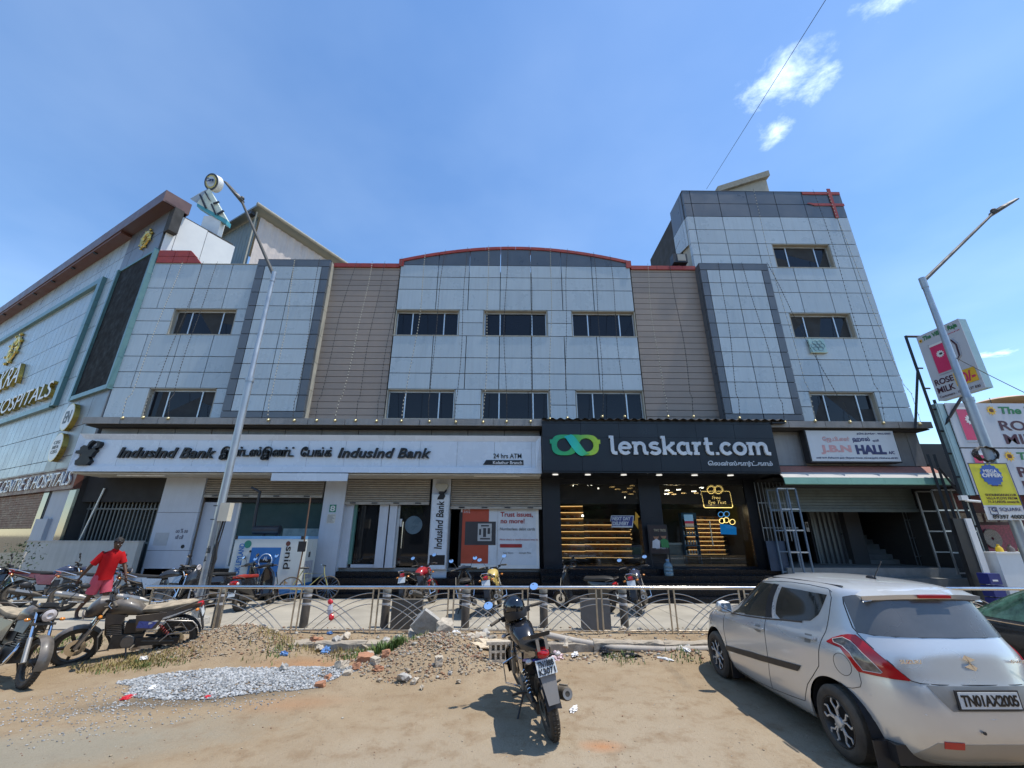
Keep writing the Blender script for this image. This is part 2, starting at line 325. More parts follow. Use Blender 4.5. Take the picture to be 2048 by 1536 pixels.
def dirt_material():
    m=bpy.data.materials.new('sandy_dirt'); m.use_nodes=True; nt=m.node_tree; b=nt.nodes['Principled BSDF']; L=nt.links.new; n=nt.nodes.new
    ge=n('ShaderNodeNewGeometry'); pos=ge.outputs['Position']; sp=n('ShaderNodeSeparateXYZ'); L(pos,sp.inputs[0])
    def noise(sc,det=6,ro=.6,asp=None):
        q=n('ShaderNodeTexNoise'); q.inputs['Scale'].default_value=sc; q.inputs['Detail'].default_value=det; q.inputs['Roughness'].default_value=ro
        if asp:
            mp=n('ShaderNodeMapping'); mp.inputs['Scale'].default_value=asp; L(pos,mp.inputs[0]); L(mp.outputs[0],q.inputs['Vector'])
        else: L(pos,q.inputs['Vector'])
        return q.outputs[0]
    def mr(v,a,b_,c=0,d=1):
        q=n('ShaderNodeMapRange'); q.inputs['From Min'].default_value=a; q.inputs['From Max'].default_value=b_; q.inputs['To Min'].default_value=c; q.inputs['To Max'].default_value=d; L(v,q.inputs['Value']); return q.outputs[0]
    def mt_(op,x,y):
        q=n('ShaderNodeMath'); q.operation=op
        for i,v in enumerate((x,y)):
            if isinstance(v,(int,float)): q.inputs[i].default_value=v
            else: L(v,q.inputs[i])
        return q.outputs[0]
    def mix(f,a,bcol):
        q=n('ShaderNodeMix'); q.data_type='RGBA'
        if isinstance(f,(int,float)): q.inputs['Factor'].default_value=f
        else: L(f,q.inputs['Factor'])
        for nm,v in (('A',a),('B',bcol)):
            if isinstance(v,tuple): q.inputs[nm].default_value=(*v,1)
            else: L(v,q.inputs[nm])
        return q.outputs['Result']
    nbig=noise(.8,5); nmid=noise(3.5,7,.68); nfine=noise(45,4,.7)
    def ell(cx,cy,sx,sy,a=0,sharp=.5,nam=.9):
        ca,sa=math.cos(a),math.sin(a)
        x=mt_('SUBTRACT',sp.outputs[0],cx); y=mt_('SUBTRACT',sp.outputs[1],cy)
        u=mt_('ADD',mt_('MULTIPLY',x,ca/sx),mt_('MULTIPLY',y,sa/sx)); v=mt_('ADD',mt_('MULTIPLY',x,-sa/sy),mt_('MULTIPLY',y,ca/sy))
        d=mt_('SQRT',mt_('ADD',mt_('MULTIPLY',u,u),mt_('MULTIPLY',v,v)),0)
        d=mt_('ADD',d,mt_('MULTIPLY',mt_('SUBTRACT',nmid,.5),nam)); return mr(d,1.0,1.0-sharp)
    c=mix(mr(nbig,.35,.65),(.37,.285,.185),(.31,.225,.135))
    c=mix(mt_('MULTIPLY',ell(1.5,5,3.2,2.6,.2,.9),.6),c,(.41,.345,.255))       # trodden grey-white dust
    c=mix(mt_('MULTIPLY',ell(-1.2,4.4,2.2,1.5,.2,.9),.55),c,(.385,.325,.24))
    c=mix(mr(nmid,.50,.70,0,.75),c,(.25,.17,.10))
    c=mix(mt_('MULTIPLY',ell(-3.0,7.75,1.2,.5,0,.8),.55),c,(.42,.20,.085))  # red earth
    c=mix(mt_('MULTIPLY',ell(-2.6,6.2,.8,.35,.2,.9),.5),c,(.38,.20,.10))
    c=mix(mt_('MULTIPLY',ell(.95,5.1,.28,.16,0,.9),.6),c,(.50,.20,.07))
    c=mix(mt_('MULTIPLY',ell(-4.6,4.9,2.6,.75,.35,.7),.7),c,(.27,.255,.20)) # cement and stone dust
    c=mix(mt_('MULTIPLY',ell(-3.9,6.35,1.7,.35,.28,.6),.85),c,(.16,.125,.085))
    c=mix(mt_('MULTIPLY',ell(-.6,3.9,.35,.5,.9,.9),.5),c,(.25,.19,.10))
    sp2=mr(nfine,.60,.70,0,.55); c=mix(sp2,c,(.20,.15,.10)); sp3=mr(noise(70,3),.66,.74,0,.6); c=mix(sp3,c,(.62,.56,.46))
    L(c,b.inputs['Base Color']); b.inputs['Roughness'].default_value=.95; b.inputs['Specular IOR Level'].default_value=.15
    h=mt_('ADD',mt_('MULTIPLY',noise(14,6,.7),.6),mt_('MULTIPLY',noise(60,5,.7),.35))
    bp=n('ShaderNodeBump'); bp.inputs['Strength'].default_value=.85; bp.inputs['Distance'].default_value=.04; L(h,bp.inputs['Height']); L(bp.outputs[0],b.inputs['Normal'])
    return m
m_dirt=dirt_material()
gnd=link('ground',np_mesh('ground',co,fa,m_dirt)); struct(gnd)
def hz(x,y): return float(ground_h(np.array([[x]]),np.array([[y]]))[0,0])
# pavement slab in front of the shops
m_pave=mat('worn_concrete',(.36,.325,.26),.85,0,.16,1.2,bump=.15,bscale=30,stain=0,spec=.25)
pv=MB()
pvx=[-60,-30,-20,-14,-10,-8,-6,-4,-2,0,2,4,6,8,10,14,20,60]
for i in range(len(pvx)-1): pv.box(pvx[i],pvx[i+1]-.012,9.74,15.6,-.2,.15)
pv.box(-60,-15,15.6,34,-.2,.148)
struct(pv.build('pavement',m_pave))
# kerb of broken concrete blocks in front of the railing
m_kerb=mat('kerb_concrete',(.33,.29,.23),.9,0,.3,6,bump=.5,bscale=25,dust=.5,dustcol=(.45,.36,.25))
kerb=empty('kerb','broken concrete kerb of rough blocks below the steel railing','kerb',(0,KY-.1,0))
x=-6.6; k=0
while x<14:
    L_=random.choice([.55,.7,.9,1.1]); gap=random.choice([.01,.02,.05,.01]); 
    skip=(-5.3<x<-4.1) or (-1.6<x<-.2 and random.random()<.6)
    if not skip:
        b=MB(); d=random.uniform(-.02,.03); t=random.uniform(-.015,.02)
        nseg=6; top=.165+t
        rows=[]
        for s in range(nseg+1):
            xx=x+L_*s/nseg; j=lambda a=.012:random.uniform(-a,a)
            rows.append([(xx,8.6+d+j(.02),-.1),(xx,8.6+d+j(.02),top-.03+j()),(xx,8.63+d+j(),top+j()),(xx,8.78+j(.005),top+j()),(xx,8.78,-.1)])
        b.loft(rows,True)
        b.build('kerb_block',m_kerb,kerb,False,loc=(0,-(KY-.1),0))
    x+=L_+gap; k+=1
# ---------------------------------------------------------------- stones, gravel, rubble
def rock_verts(seed,n=0):
    rg=np.random.default_rng(seed); bm=bmesh.new(); bmesh.ops.create_icosphere(bm,subdivisions=1,radius=1)
    if n: bmesh.ops.subdivide_edges(bm,edges=bm.edges,cuts=1,use_grid_fill=True)
    v=np.array([q.co[:] for q in bm.verts]); f=np.array([[q.index for q in p.verts] for p in bm.faces]); bm.free()
    v*=rg.uniform(.62,1.25,(len(v),1)); return v,f
ROCKS=[rock_verts(s) for s in range(8)]
def scatter(name,n,fn,size,mt,label,cat,seed=1,flat=.7,sink=.3):
    rg=np.random.default_rng(seed); VV=[];FF=[];o=0
    xy=fn(rg,n); xs_,ys_=xy[:,0],xy[:,1]; hh=ground_h(xs_.reshape(1,-1),ys_.reshape(1,-1))[0]
    pave=ys_>9.76; hh[pave]=.15
    for i in range(len(xs_)):
        v,f=ROCKS[rg.integers(8)]; s=size(rg)*np.array([rg.uniform(.7,1.3),rg.uniform(.7,1.3),flat*rg.uniform(.6,1.2)])
        a=rg.uniform(0,6.28); ca,sa=math.cos(a),math.sin(a); q=v*s; q=np.stack([q[:,0]*ca-q[:,1]*sa,q[:,0]*sa+q[:,1]*ca,q[:,2]],1)
        q+=np.array([xs_[i],ys_[i],hh[i]+s[2]*(1-sink)*.8]); VV.append(q); FF.append(f+o); o+=len(v)
    ob=link(name,np_mesh(name,np.concatenate(VV).astype('f'),np.concatenate(FF).astype('i'),mt,False))
    return tag(ob,label,cat,kind='stuff')
def stone_mat(name,cols,rough=.9):
    """every small stone takes one of several colours"""
    m=bpy.data.materials.new(name); m.use_nodes=True; nt=m.node_tree; b=nt.nodes['Principled BSDF']; n=nt.nodes.new; L=nt.links.new
    ge=n('ShaderNodeNewGeometry'); cr=n('ShaderNodeValToRGB'); cr.color_ramp.interpolation='CONSTANT'
    e=cr.color_ramp.elements
    while len(e)<len(cols): e.new(.5)
    for i,c in enumerate(cols): e[i].position=i/len(cols); e[i].color=(*c,1)
    L(ge.outputs['Random Per Island'],cr.inputs[0]); L(cr.outputs[0],b.inputs['Base Color']); b.inputs['Roughness'].default_value=rough; b.inputs['Specular IOR Level'].default_value=.2
    return m
m_gravel=stone_mat('blue_grey_gravel',[(.27,.28,.28),(.36,.37,.37),(.20,.21,.215),(.43,.44,.43),(.30,.29,.27),(.50,.50,.49)])
m_rubble=stone_mat('mixed_rubble',[(.38,.31,.22),(.30,.17,.10),(.28,.23,.17),(.42,.39,.33),(.34,.26,.17),(.26,.15,.10),(.24,.21,.17),(.38,.32,.24)])
def in_ellipse(cx,cy,sx,sy,a,pw=.5):
    def f(rg,n):
        r=rg.random(n)**pw; t=rg.random(n)*2*PI; u=r*sx*np.cos(t)*(1+.12*np.sin(5*t)); v=r*sy*np.sin(t)*(1+.15*np.sin(3*t+1)); ca,sa=math.cos(a),math.sin(a)
        return np.stack([cx+u*ca-v*sa,cy+u*sa+v*ca],1)
    return f
scatter('gravel_pile',7500,in_ellipse(-3.75,6.98,1.5,.62,.12,.6),lambda r:r.uniform(.011,.024),m_gravel,'spread heap of blue grey crushed stone on the dirt','gravel',3)
scatter('scattered_gravel',1500,in_ellipse(-4.6,6.1,2.2,.9,.3,.8),lambda r:r.uniform(.006,.013),m_gravel,'thin trail of small grey stones on the dirt','gravel',4)
scatter('soil_rubble',3600,in_ellipse(-1.15,7.75,1.35,.85,0,.6),lambda r:abs(r.normal(0,.010))+.005,m_rubble,'broken brick and soil crumbs on the middle rubble heap','rubble',5)
scatter('earth_clods',2600,in_ellipse(-4.9,8.45,1.5,.55,.1,.6),lambda r:abs(r.normal(0,.009))+.005,m_rubble,'small clods and chips on the left earth heap','rubble',6)
scatter('strip_debris',1600,lambda rg,n:np.stack([rg.uniform(-6.6,9,n),rg.uniform(8.8,9.9,n)],1),lambda r:abs(r.normal(0,.012))+.005,m_rubble,'debris and chips strewn along the foot of the railing','debris',7)
scatter('kerb_foot_debris',1100,lambda rg,n:np.stack([rg.uniform(-3.2,4,n),8.5-np.abs(rg.normal(0,.22,n))],1),lambda r:abs(r.normal(0,.014))+.006,m_rubble,'chips and crumbs lying below the kerb','debris',8)
scatter('lot_pebbles',1900,lambda rg,n:np.stack([rg.uniform(-8,5,n),rg.uniform(3.1,8.6,n)],1),lambda r:abs(r.normal(0,.004))+.003,m_rubble,'loose pebbles sprinkled over the sandy lot','pebbles',9,.6,.4)
m_conc=mat('broken_concrete',(.40,.38,.34),.9,0,.25,9,bump=.5,bscale=30,local=True)
m_brick=mat('broken_brick',(.42,.2,.11),.9,0,.25,9,bump=.4,bscale=40,local=True)
m_sandst=mat('pale_lump',(.50,.43,.33),.9,0,.2,9,bump=.4,bscale=30,local=True)
def chunk(name,mt,px,py,z,s,rot,label,cat,group=None,seed=0,shape='rock'):
    p=G(px,py,z); rg=np.random.default_rng(seed+int(px))
    if shape=='rock':
        v,f=rock_verts(seed+3,1); v=v*np.array(s)/2
        me=bpy.data.meshes.new(name); me.from_pydata(v.tolist(),[],f.tolist())
    else:
        b=MB().box(-s[0]/2,s[0]/2,-s[1]/2,s[1]/2,-s[2]/2,s[2]/2); bm=bmesh.new(); me=b.mesh(name); bm.from_mesh(me)
        bmesh.ops.subdivide_edges(bm,edges=bm.edges,cuts=3,use_grid_fill=True)
        for q in bm.verts:
            q.co+=Vector(rg.normal(0,min(s)*.045,3))
            if abs(q.co.x)/s[0]+abs(q.co.z)/s[2]+abs(q.co.y)/s[1]>1.32: q.co*=rg.uniform(.84,.97)
        bm.to_mesh(me); bm.free()
    me.materials.append(mt); o=link(name,me,None,(p.x,p.y,hz(p.x,p.y)+s[2]*.38),[R(a) for a in rot]); tag(o,label,cat,group); return o
# big slabs leaning on the heap
chunk('concrete_slab',m_conc,852,1262,.3,(.42,.12,.42),(25,38,20),'thick grey slab of broken concrete leaning upright on the rubble heap','rubble',seed=1,shape='b').location.z+=.1
chunk('concrete_lump',m_sandst,885,1265,.3,(.42,.25,.34),(10,-20,10),'rough pale concrete lump propped beside the leaning slab','rubble',seed=2).location.z+=.08
chunk('concrete_lump',m_conc,828,1272,.2,(.3,.22,.22),(5,20,0),'low grey concrete lump just left of the leaning slab','rubble',seed=4)
chunk('stone',m_sandst,738,1323,.1,(.2,.18,.16),(0,0,10),'rounded pinkish stone beside the green weeds','stone',seed=5)
chunk('stone',m_conc,806,1368,.0,(.24,.2,.12),(0,10,30),'flat grey stone at the front foot of the rubble heap','stone',seed=6)
chunk('brick',m_sandst,876,1355,.0,(.11,.1,.13),(0,0,15),'small upright beige brick piece in front of the rubble heap','brick',seed=7,shape='b')
chunk('stone',m_conc,565,1352,.0,(.16,.12,.13),(0,20,0),'lone grey stone at the right tip of the gravel heap','stone',seed=8)
chunk('boulder',m_sandst,1133,1296,.05,(.3,.25,.28),(0,0,40),'rounded tan stone under the start of the long pipe','stone',seed=9)
gb='broken bricks in a row below the rubble heap'
for i,(px,py,s) in enumerate([(682,1345,.15),(712,1348,.12),(729,1338,.18),(748,1343,.12),(770,1334,.14),(757,1352,.1),(695,1356,.09),(640,1372,.1),(655,1360,.08),(795,1312,.15),(630,1298,.16)]):
    chunk('brick',m_brick if i%3 else m_sandst,px,py,.02,(s*1.25,s*.8,s*.7),(random.uniform(-20,20),random.uniform(-20,20),random.uniform(0,180)),'chipped orange brick piece lying between the two heaps','brick',gb,seed=20+i,shape='b')
gc='concrete lumps along the broken kerb'
for i,(px,py,s) in enumerate([(520,1268,.22),(505,1262,.15),(545,1285,.12),(672,1285,.2),(690,1280,.18),(730,1290,.16),(770,1285,.14),(640,1290,.14),(780,1298,.16),(795,1282,.15),(960,1290,.26),(985,1300,.2),(972,1275,.2),(940,1300,.14),(918,1352,.08),(900,1342,.07),(830,1352,.1),(845,1360,.07),(1375,1292,.12),(1245,1264,.13),(1263,1262,.15),(1280,1265,.11)]):
    chunk('concrete_lump',(m_conc,m_sandst,m_kerb)[i%3],px,py,.12,(s*1.3,s,s*.8),(random.uniform(-25,25),random.uniform(-25,25),random.uniform(0,180)),'rough grey or beige concrete lump beside the kerb','rubble',gc,seed=50+i)
# hollow vent block
hb=MB(); p=G(992,1325,.05)
for r_ in range(3):
    for c_ in range(4): pass
hbx,hbz=.34,.20
def vent_block(px,py,label,rz):
    q=G(px,py,.1); o=empty('vent_block',label,'block',(q.x,q.y,hz(q.x,q.y)),rz); mb=MB()
    nx_,nz_=4,2; bw=.018
    cw=(hbx-bw)/nx_; ch=(hbz-bw)/nz_
    mb.box(-hbx/2-.04,hbx/2+.04,-.045,.045,0,.04); mb.box(-hbx/2-.04,hbx/2+.04,-.045,.045,.04+hbz,.08+hbz)
    for i in range(nx_+1): mb.box(-hbx/2+i*cw,-hbx/2+i*cw+bw*1.8,-.045,.045,.04,.04+hbz)
    mb.box(-hbx/2,hbx/2,-.044,.044,.04+ch,.04+ch+bw*1.6); mb.box(-hbx/2,hbx/2,.03,.04,.04,.04+hbz)
    mb.build('block_body',m_sandst,o); return o
vent_block(1000,1328,'cream vent block with square holes standing behind the black motorcycle',.15)
# crumpled bags and paper
def litter(px,py,z,s,mt,label,seed,flat=.5,name='plastic_bag',cat='litter'):
    q=G(px,py,z); rg=np.random.default_rng(seed); bm=bmesh.new(); bmesh.ops.create_icosphere(bm,subdivisions=3,radius=1)
    for v in bm.verts:
        d=v.co.copy(); k=1+.35*math.sin(d.x*5+seed)*math.cos(d.y*6+seed*2)+.2*math.sin(d.z*9+d.x*7+seed)+rg.normal(0,.05)
        v.co=Vector((d.x*k*s[0]/2,d.y*k*s[1]/2,max(-.25,d.z)*k*s[2]/2))
    me=bpy.data.meshes.new(name); bm.to_mesh(me); bm.free(); me.materials.append(mt)
    o=link(name,me,None,(q.x,q.y,max(hz(q.x,q.y),.0)+s[2]*.2),(0,0,rg.uniform(0,3))); return tag(o,label,cat)
m_bagw=mat('white_plastic_bag',(.75,.74,.72),.5,0,.1); m_bagc=mat('cream_sack',(.62,.50,.34),.7,0,.15,8); m_bagp=mat('pale_pink_bag',(.68,.5,.5),.5,0,.2,10)
m_bagk=mat('black_plastic_bag',(.015,.015,.018),.25,0,.2); m_bagb=mat('blue_wrapper',(.12,.25,.5),.4,0,.3,20); m_redw=mat('red_wrapper',(.6,.03,.04),.3,0,.2,20)
litter(975,1312,.1,(.5,.28,.16),m_bagc,'cream torn sack draped over rubble behind the black motorcycle',3)
litter(1113,1318,.0,(.26,.18,.14),m_bagp,'pale pink crumpled bag just right of the black motorcycle',4)
litter(1210,1305,.03,(.22,.16,.13),m_bagk,'black crumpled plastic bag under the pipe',5)
litter(1262,1312,.02,(.3,.16,.07),m_bagk,'flat black plastic sheet scrap beneath the pipe',6)
litter(1370,1308,.02,(.36,.14,.06),m_bagw,'white plastic wrapper below the right end of the pipe',7)
litter(1330,1322,.0,(.28,.09,.03),m_bagw,'thin white paper strip lying on the dirt below the pipe',8,name='paper_scrap')
litter(1303,1290,.1,(.18,.12,.09),m_bagw,'white scrap of paper stuck above the pipe',9,name='paper_scrap')
litter(1150,1308,.02,(.2,.1,.06),m_bagw,'white crushed packet near the tan stone',10)
litter(652,1295,.1,(.22,.12,.14),m_bagb,'blue and white crumpled packet in the gap of the kerb',11)
litter(568,1305,.1,(.12,.1,.1),m_bagb,'small blue bag right of the left earth heap',12)
litter(660,1264,.17,(.12,.1,.06),m_bagb,'bright blue bottle cap litter at the railing foot',13)
litter(546,1280,.15,(.16,.1,.1),m_bagw,'white bag scrap on top of the left kerb',14)
litter(912,1266,.17,(.14,.1,.08),m_bagw,'white paper scrap on the kerb behind the middle heap',15,name='paper_scrap')
litter(1148,1422,0,(.17,.07,.05),m_bagw,'white curved shell of litter on open dirt right of the motorcycle',16,name='paper_scrap')
litter(302,1384,0,(.15,.08,.05),m_bagw,'white scrap lying on the gravel heap',17,name='paper_scrap')
litter(255,1400,0,(.18,.1,.04),m_redw,'red torn wrapper on the left of the gravel heap',18,name='wrapper')
litter(415,1398,0,(.12,.08,.03),m_redw,'small red wrapper in front of the gravel heap',19,name='wrapper')
litter(285,1330,0,(.2,.12,.05),m_bagw,'white flattened litter in front of the dusty motorcycle',20)
litter(320,1292,0,(.2,.14,.14),m_bagb,'pale blue bottle litter by the dusty rear wheel',21)
# long plastic pipe lying on the ground
m_pipe=mat('grey_pvc_pipe',(.40,.37,.33),.6,0,.15,3,dust=.5)
pts=[P(1085,1268,8.75),P(1150,1282,8.7),P(1230,1296,8.6),P(1330,1300,8.45),P(1440,1298,8.42),Vector((5.2,8.4,.09)),Vector((7.5,8.45,.09))]
tag(MB().tube(pts,.055,14).build('drain_pipe',m_pipe,None,True),'long grey plastic pipe lying along the ground below the kerb','pipe')
tag(MB().tube([G(60,1322),G(95,1312,.04),G(140,1293,.03),G(190,1270,.06),G(260,1258,.1)],.022,8).build('hose',m_pipe,None,True),'thin grey hose lying on the ground left of the dusty motorcycle','hose')
# grass and weeds
m_grass=mat('dry_grass',(.30,.235,.085),.8,0,.3,5); m_green=mat('green_weed',(.10,.16,.035),.7,0,.3,8)
def tufts(name,label,fn,n,hgt,mt,seed,cat='grass',wd=.006):
    rg=np.random.default_rng(seed); xy=fn(rg,n); hh=ground_h(xy[:,0].reshape(1,-1),xy[:,1].reshape(1,-1))[0]; VV=[];FF=[];o=0
    for i in range(n):
        a=rg.uniform(0,6.28); L_=hgt*rg.uniform(.4,1.2); le=rg.uniform(.1,.8)*L_; dx,dy=math.cos(a),math.sin(a); px_,py_=-dy*wd,dx*wd
        x0,y0,z0=xy[i,0],xy[i,1],hh[i]-.005
        VV+= [(x0-px_,y0-py_,z0),(x0+px_,y0+py_,z0),(x0+dx*le*.4+px_*.8,y0+dy*le*.4+py_*.8,z0+L_*.6),(x0+dx*le*.4-px_*.8,y0+dy*le*.4-py_*.8,z0+L_*.6),(x0+dx*le,y0+dy*le,z0+L_)]
        FF+= [(o,o+1,o+2,),(o,o+2,o+3),(o+3,o+2,o+4)]; o+=5
    return tag(link(name,np_mesh(name,np.array(VV,'f'),np.array(FF,'i'),mt,False)),label,cat,kind='stuff')
tufts('dry_grass','dry yellow grass under the dusty motorcycle',in_ellipse(-5.8,7.75,.85,.30,.3,.9),1500,.055,m_grass,11)
tufts('green_grass','green grass under the dusty motorcycle',in_ellipse(-5.6,7.62,.7,.22,.3,.9),260,.06,m_green,12)
tufts('grass_patch','short grass patches at the pavement edge on the left',lambda rg,n:np.stack([rg.choice([-9.2,-8.6,-7.9,-8.3],n)+rg.normal(0,.28,n),rg.choice([9.0,8.6,8.75],n)+rg.normal(0,.09,n)],1),1500,.045,m_green,13)
tufts('weeds','green weeds growing at the foot of the middle rubble heap',in_ellipse(-1.95,8.0,.26,.16,0,.7),420,.16,m_green,14,'weeds',.012)
tufts('weeds_small','low weeds along the kerb between the heaps',lambda rg,n:np.stack([rg.choice([-2.6,-3.9,-2.3,-1.7,3.0,1.9],n)+rg.normal(0,.16,n),rg.choice([8.2,8.4,8.0],n)+rg.normal(0,.1,n)],1),700,.08,m_green,15,'weeds',.008)
tufts('dry_weeds','dry straw weeds along the kerb',lambda rg,n:np.stack([rg.uniform(-4.4,-1.2,n),8.55+rg.normal(0,.12,n)],1),900,.09,m_grass,16,'weeds')
# ================================================================ MAIN BUILDING
def rebase(o,loc):
    loc=Vector(loc); o.location=loc
    for c in o.children: c.location=Vector(c.location)-loc
g2=.014
def px_(x,Y,py=1000): return P(x,py,Y).x
def pz_(y,Y,px=1000): return P(px,y,Y).z
bld=empty('commercial_building','long grey panel clad commercial building with arched centre and taller right tower','building')
core=MB(); core.box(-14.78,15.06,15.2,22,3.0,12.45); core.box(8.0,15.06,15.2,20,12.4,16.7)
core.box(-14.8,-11.9,16.6,16.8,0,3.2); core.build('wall',m_core,bld)
rf=MB(); rf.box(-14.78,7.9,15.25,22,12.45,12.5); rf.build('roof',m_cream,bld)
def pan(x0,x1,z0,z1,mt=m_panel,y=15.0,th=.19,name='wall_panel',par=None):
    w_=random.uniform(-1,1)*.0035; t_=random.uniform(-1,1)*.0035
    return slab(name,mt,par or bld,x0+g2,x1-g2,y,y+th,z0+g2,z1-g2,(w_,0,t_))
def window(x0,x1,z0,z1,y=15.0,par=None,mull=(.26,.76)):
    par=par or bld
    f=MB(); t=.045; yy=y+.2
    # reveal
    f.box(x0,x0+.03,y+.012,yy+.06,z0,z1); f.box(x1-.03,x1,y+.012,yy+.06,z0,z1); f.box(x0,x1,y+.012,yy+.06,z1-.03,z1); f.box(x0-.02,x1+.02,y-.02,yy+.06,z0-.012,z0+.02)
    fr=f.build('window',m_cream,par)
    a=MB(); xs_=[x0+.05,x0+(x1-x0)*mull[0],x0+(x1-x0)*mull[1],x1-.05]
    a.box(x0+.03,x1-.03,yy-.03,yy+.02,z1-.09,z1-.03); a.box(x0+.03,x1-.03,yy-.03,yy+.02,z0+.02,z0+.06)
    for q in xs_: a.box(q-.022,q+.022,yy-.032,yy+.02,z0+.06,z1-.09)
    a.build('frame',m_alu,fr)
    for i in range(3):
        ry=random.uniform(-.008,.008)
        s=slab('pane',m_wglass,fr,xs_[i]+.02,xs_[i+1]-.02,yy,yy+.012,z0+.05,z1-.08,(random.uniform(-.006,.006),0,ry))
# left section
Lc=[-14.82,-14.16,-12.87,-11.57,-10.33]
for z1,z0 in ((12.60,11.43),(11.43,10.49),(9.33,8.40),(8.40,7.75),(7.75,7.11)):
    for i in range(4): pan(Lc[i],Lc[i+1],z0,z1)
for (zb,zt,sp) in ((9.33,10.49,9.92),(5.96,7.11,None)):
    xl=-13.43
    if sp: pan(-14.82,xl,sp,zt); pan(-14.82,xl,zb,sp)
    else: pan(-14.82,xl,zb,zt)
    ms=sp or 6.52
    pan(-10.93,-10.33,ms,zt); pan(-10.93,-10.33,zb,ms); window(xl,-10.93,zb,zt)
slab('coping',m_cream,bld,-14.82,-10.3,14.985,15.3,12.6,12.63)
for j,(a,b,c,d,z0,z1) in enumerate([(-14.78,-12.90,-14.79,-13.18,12.63,12.95),(-14.79,-13.18,-14.80,-13.46,12.95,13.26)]):
    xs_=[a,-14.1,-13.5,b]; xt=[c,-14.1,-13.5,d]
    for i in range(3):
        MB().hexa([(xs_[i]+.01,14.96,z0+.01),(xs_[i+1]-.01,14.96,z0+.01),(xs_[i+1]-.01,15.1,z0+.01),(xs_[i]+.01,15.1,z0+.01),(xt[i]+.01,14.96,z1-.01),(min(xt[i+1],xt[3]+.02)-.01,14.96,z1-.01),(min(xt[i+1],xt[3]+.02)-.01,15.1,z1-.01),(xt[i]+.01,15.1,z1-.01)]).build('red_parapet_panel',m_red,bld)
# projecting frames
def frame(x0,x1,zt,zb,ix0,ixm,ix1,side_left,side_right):
    yf=14.65; rows=[12.29-.616*i for i in range(11)]
    c=MB().box(x0+.02,x1-.02,14.72,15.2,zb,zt-.02); c.build('frame_core',m_joint,bld)
    for i in range(10):
        for a,b,mt in ((x0,ix0,m_panel_d),(ix0,ixm,m_panel),(ixm,ix1,m_panel),(ix1,x1,m_panel_d)):
            pan(a,b,rows[i+1],rows[i],mt,yf,.12)
    pan(x0,ixm,rows[0],zt,m_panel_d,yf,.12); pan(ixm,x1,rows[0],zt,m_panel_d,yf,.12)
    pan(x0,ixm,zb,rows[10],m_panel_d,yf,.12); pan(ixm,x1,zb,rows[10],m_panel_d,yf,.12)
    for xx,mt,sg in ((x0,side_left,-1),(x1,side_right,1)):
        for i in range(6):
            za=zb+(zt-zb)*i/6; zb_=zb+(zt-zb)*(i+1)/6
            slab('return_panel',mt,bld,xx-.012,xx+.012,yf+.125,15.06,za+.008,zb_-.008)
    slab('top_cap',m_panel_d,bld,x0,x1,yf+.002,15.3,zt,zt+.02)
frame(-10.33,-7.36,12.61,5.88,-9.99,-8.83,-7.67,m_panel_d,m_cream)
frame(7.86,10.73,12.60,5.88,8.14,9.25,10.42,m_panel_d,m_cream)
# tan siding
for x0,x1 in ((-7.36,-4.60),(5.13,7.86)):
    z=5.86; i=0
    while z<12.45:
        h=.252; s=slab('siding_board',m_tan,bld,x0,x1,15.035,15.2,z+.011,min(z+h-.009,12.52),(random.uniform(.010,.018),0,random.uniform(-.0006,.0006))); z+=h
    MB().box(x0,x1,15.16,15.2,5.86,12.5).build('siding_backing',m_joint,bld)
    n=5
    for i in range(n): slab('coping',m_red,bld,x0+(x1-x0)*i/n+.006,x0+(x1-x0)*(i+1)/n-.006,14.97,15.35,12.52,12.70)
# central block
Cc=[-4.55,-2.97,-1.67,-.37,.90,2.18,3.46,5.08]
Cr=[12.63,12.04,11.45,10.51]; Cr2=[9.35,8.41,7.76,7.12]
for rr in (Cr,Cr2):
    for k in range(3):
        for i in range(7): pan(Cc[i],Cc[i+1],rr[k+1],rr[k],y=14.97,th=.22)
for zb,zt,sp in ((9.35,10.51,9.93),(5.96,7.12,6.52)):
    for a,b in ((-2.0,-1.02),(1.54,2.52)): pan(a,b,sp,zt,y=14.97,th=.22); pan(a,b,zb,sp,y=14.97,th=.22)
    for a,b in ((-4.55,-2.0),(-1.02,1.54),(2.52,5.08)): window(a,b,zb,zt,14.97)
def arch_z(x): return 13.575-.0305*(x-.25)**2+.00006*(x-.25)**4
for i in range(7):
    a,b=Cc[i]+g2,Cc[i+1]-g2; ns=4; q=[(a,12.63+g2)]+[(b,12.63+g2)]+[(b-(b-a)*k/ns,max(12.66,arch_z(b-(b-a)*k/ns)-.13)) for k in range(ns+1)]
    MB().prism(q,14.975,15.19).build('arch_panel',m_panel_d,bld)
    for k in range(2):
        p,q_=Cc[i]+(Cc[i+1]-Cc[i])*k/2+.005,Cc[i]+(Cc[i+1]-Cc[i])*(k+1)/2-.005; c=MB(); rows=[]
        for s in range(5):
            x=p+(q_-p)*s/4; z=arch_z(x); rows.append([(x,14.93,z-.13),(x,14.93,z),(x,15.3,z),(x,15.3,z-.13)])
        c.loft(rows).build('arch_coping',m_red,bld)
for x0,x1 in ((-4.63,-4.43),(4.92,5.14)): slab('arch_end_block',m_red,bld,x0,x1,14.92,15.3,12.56,12.90)
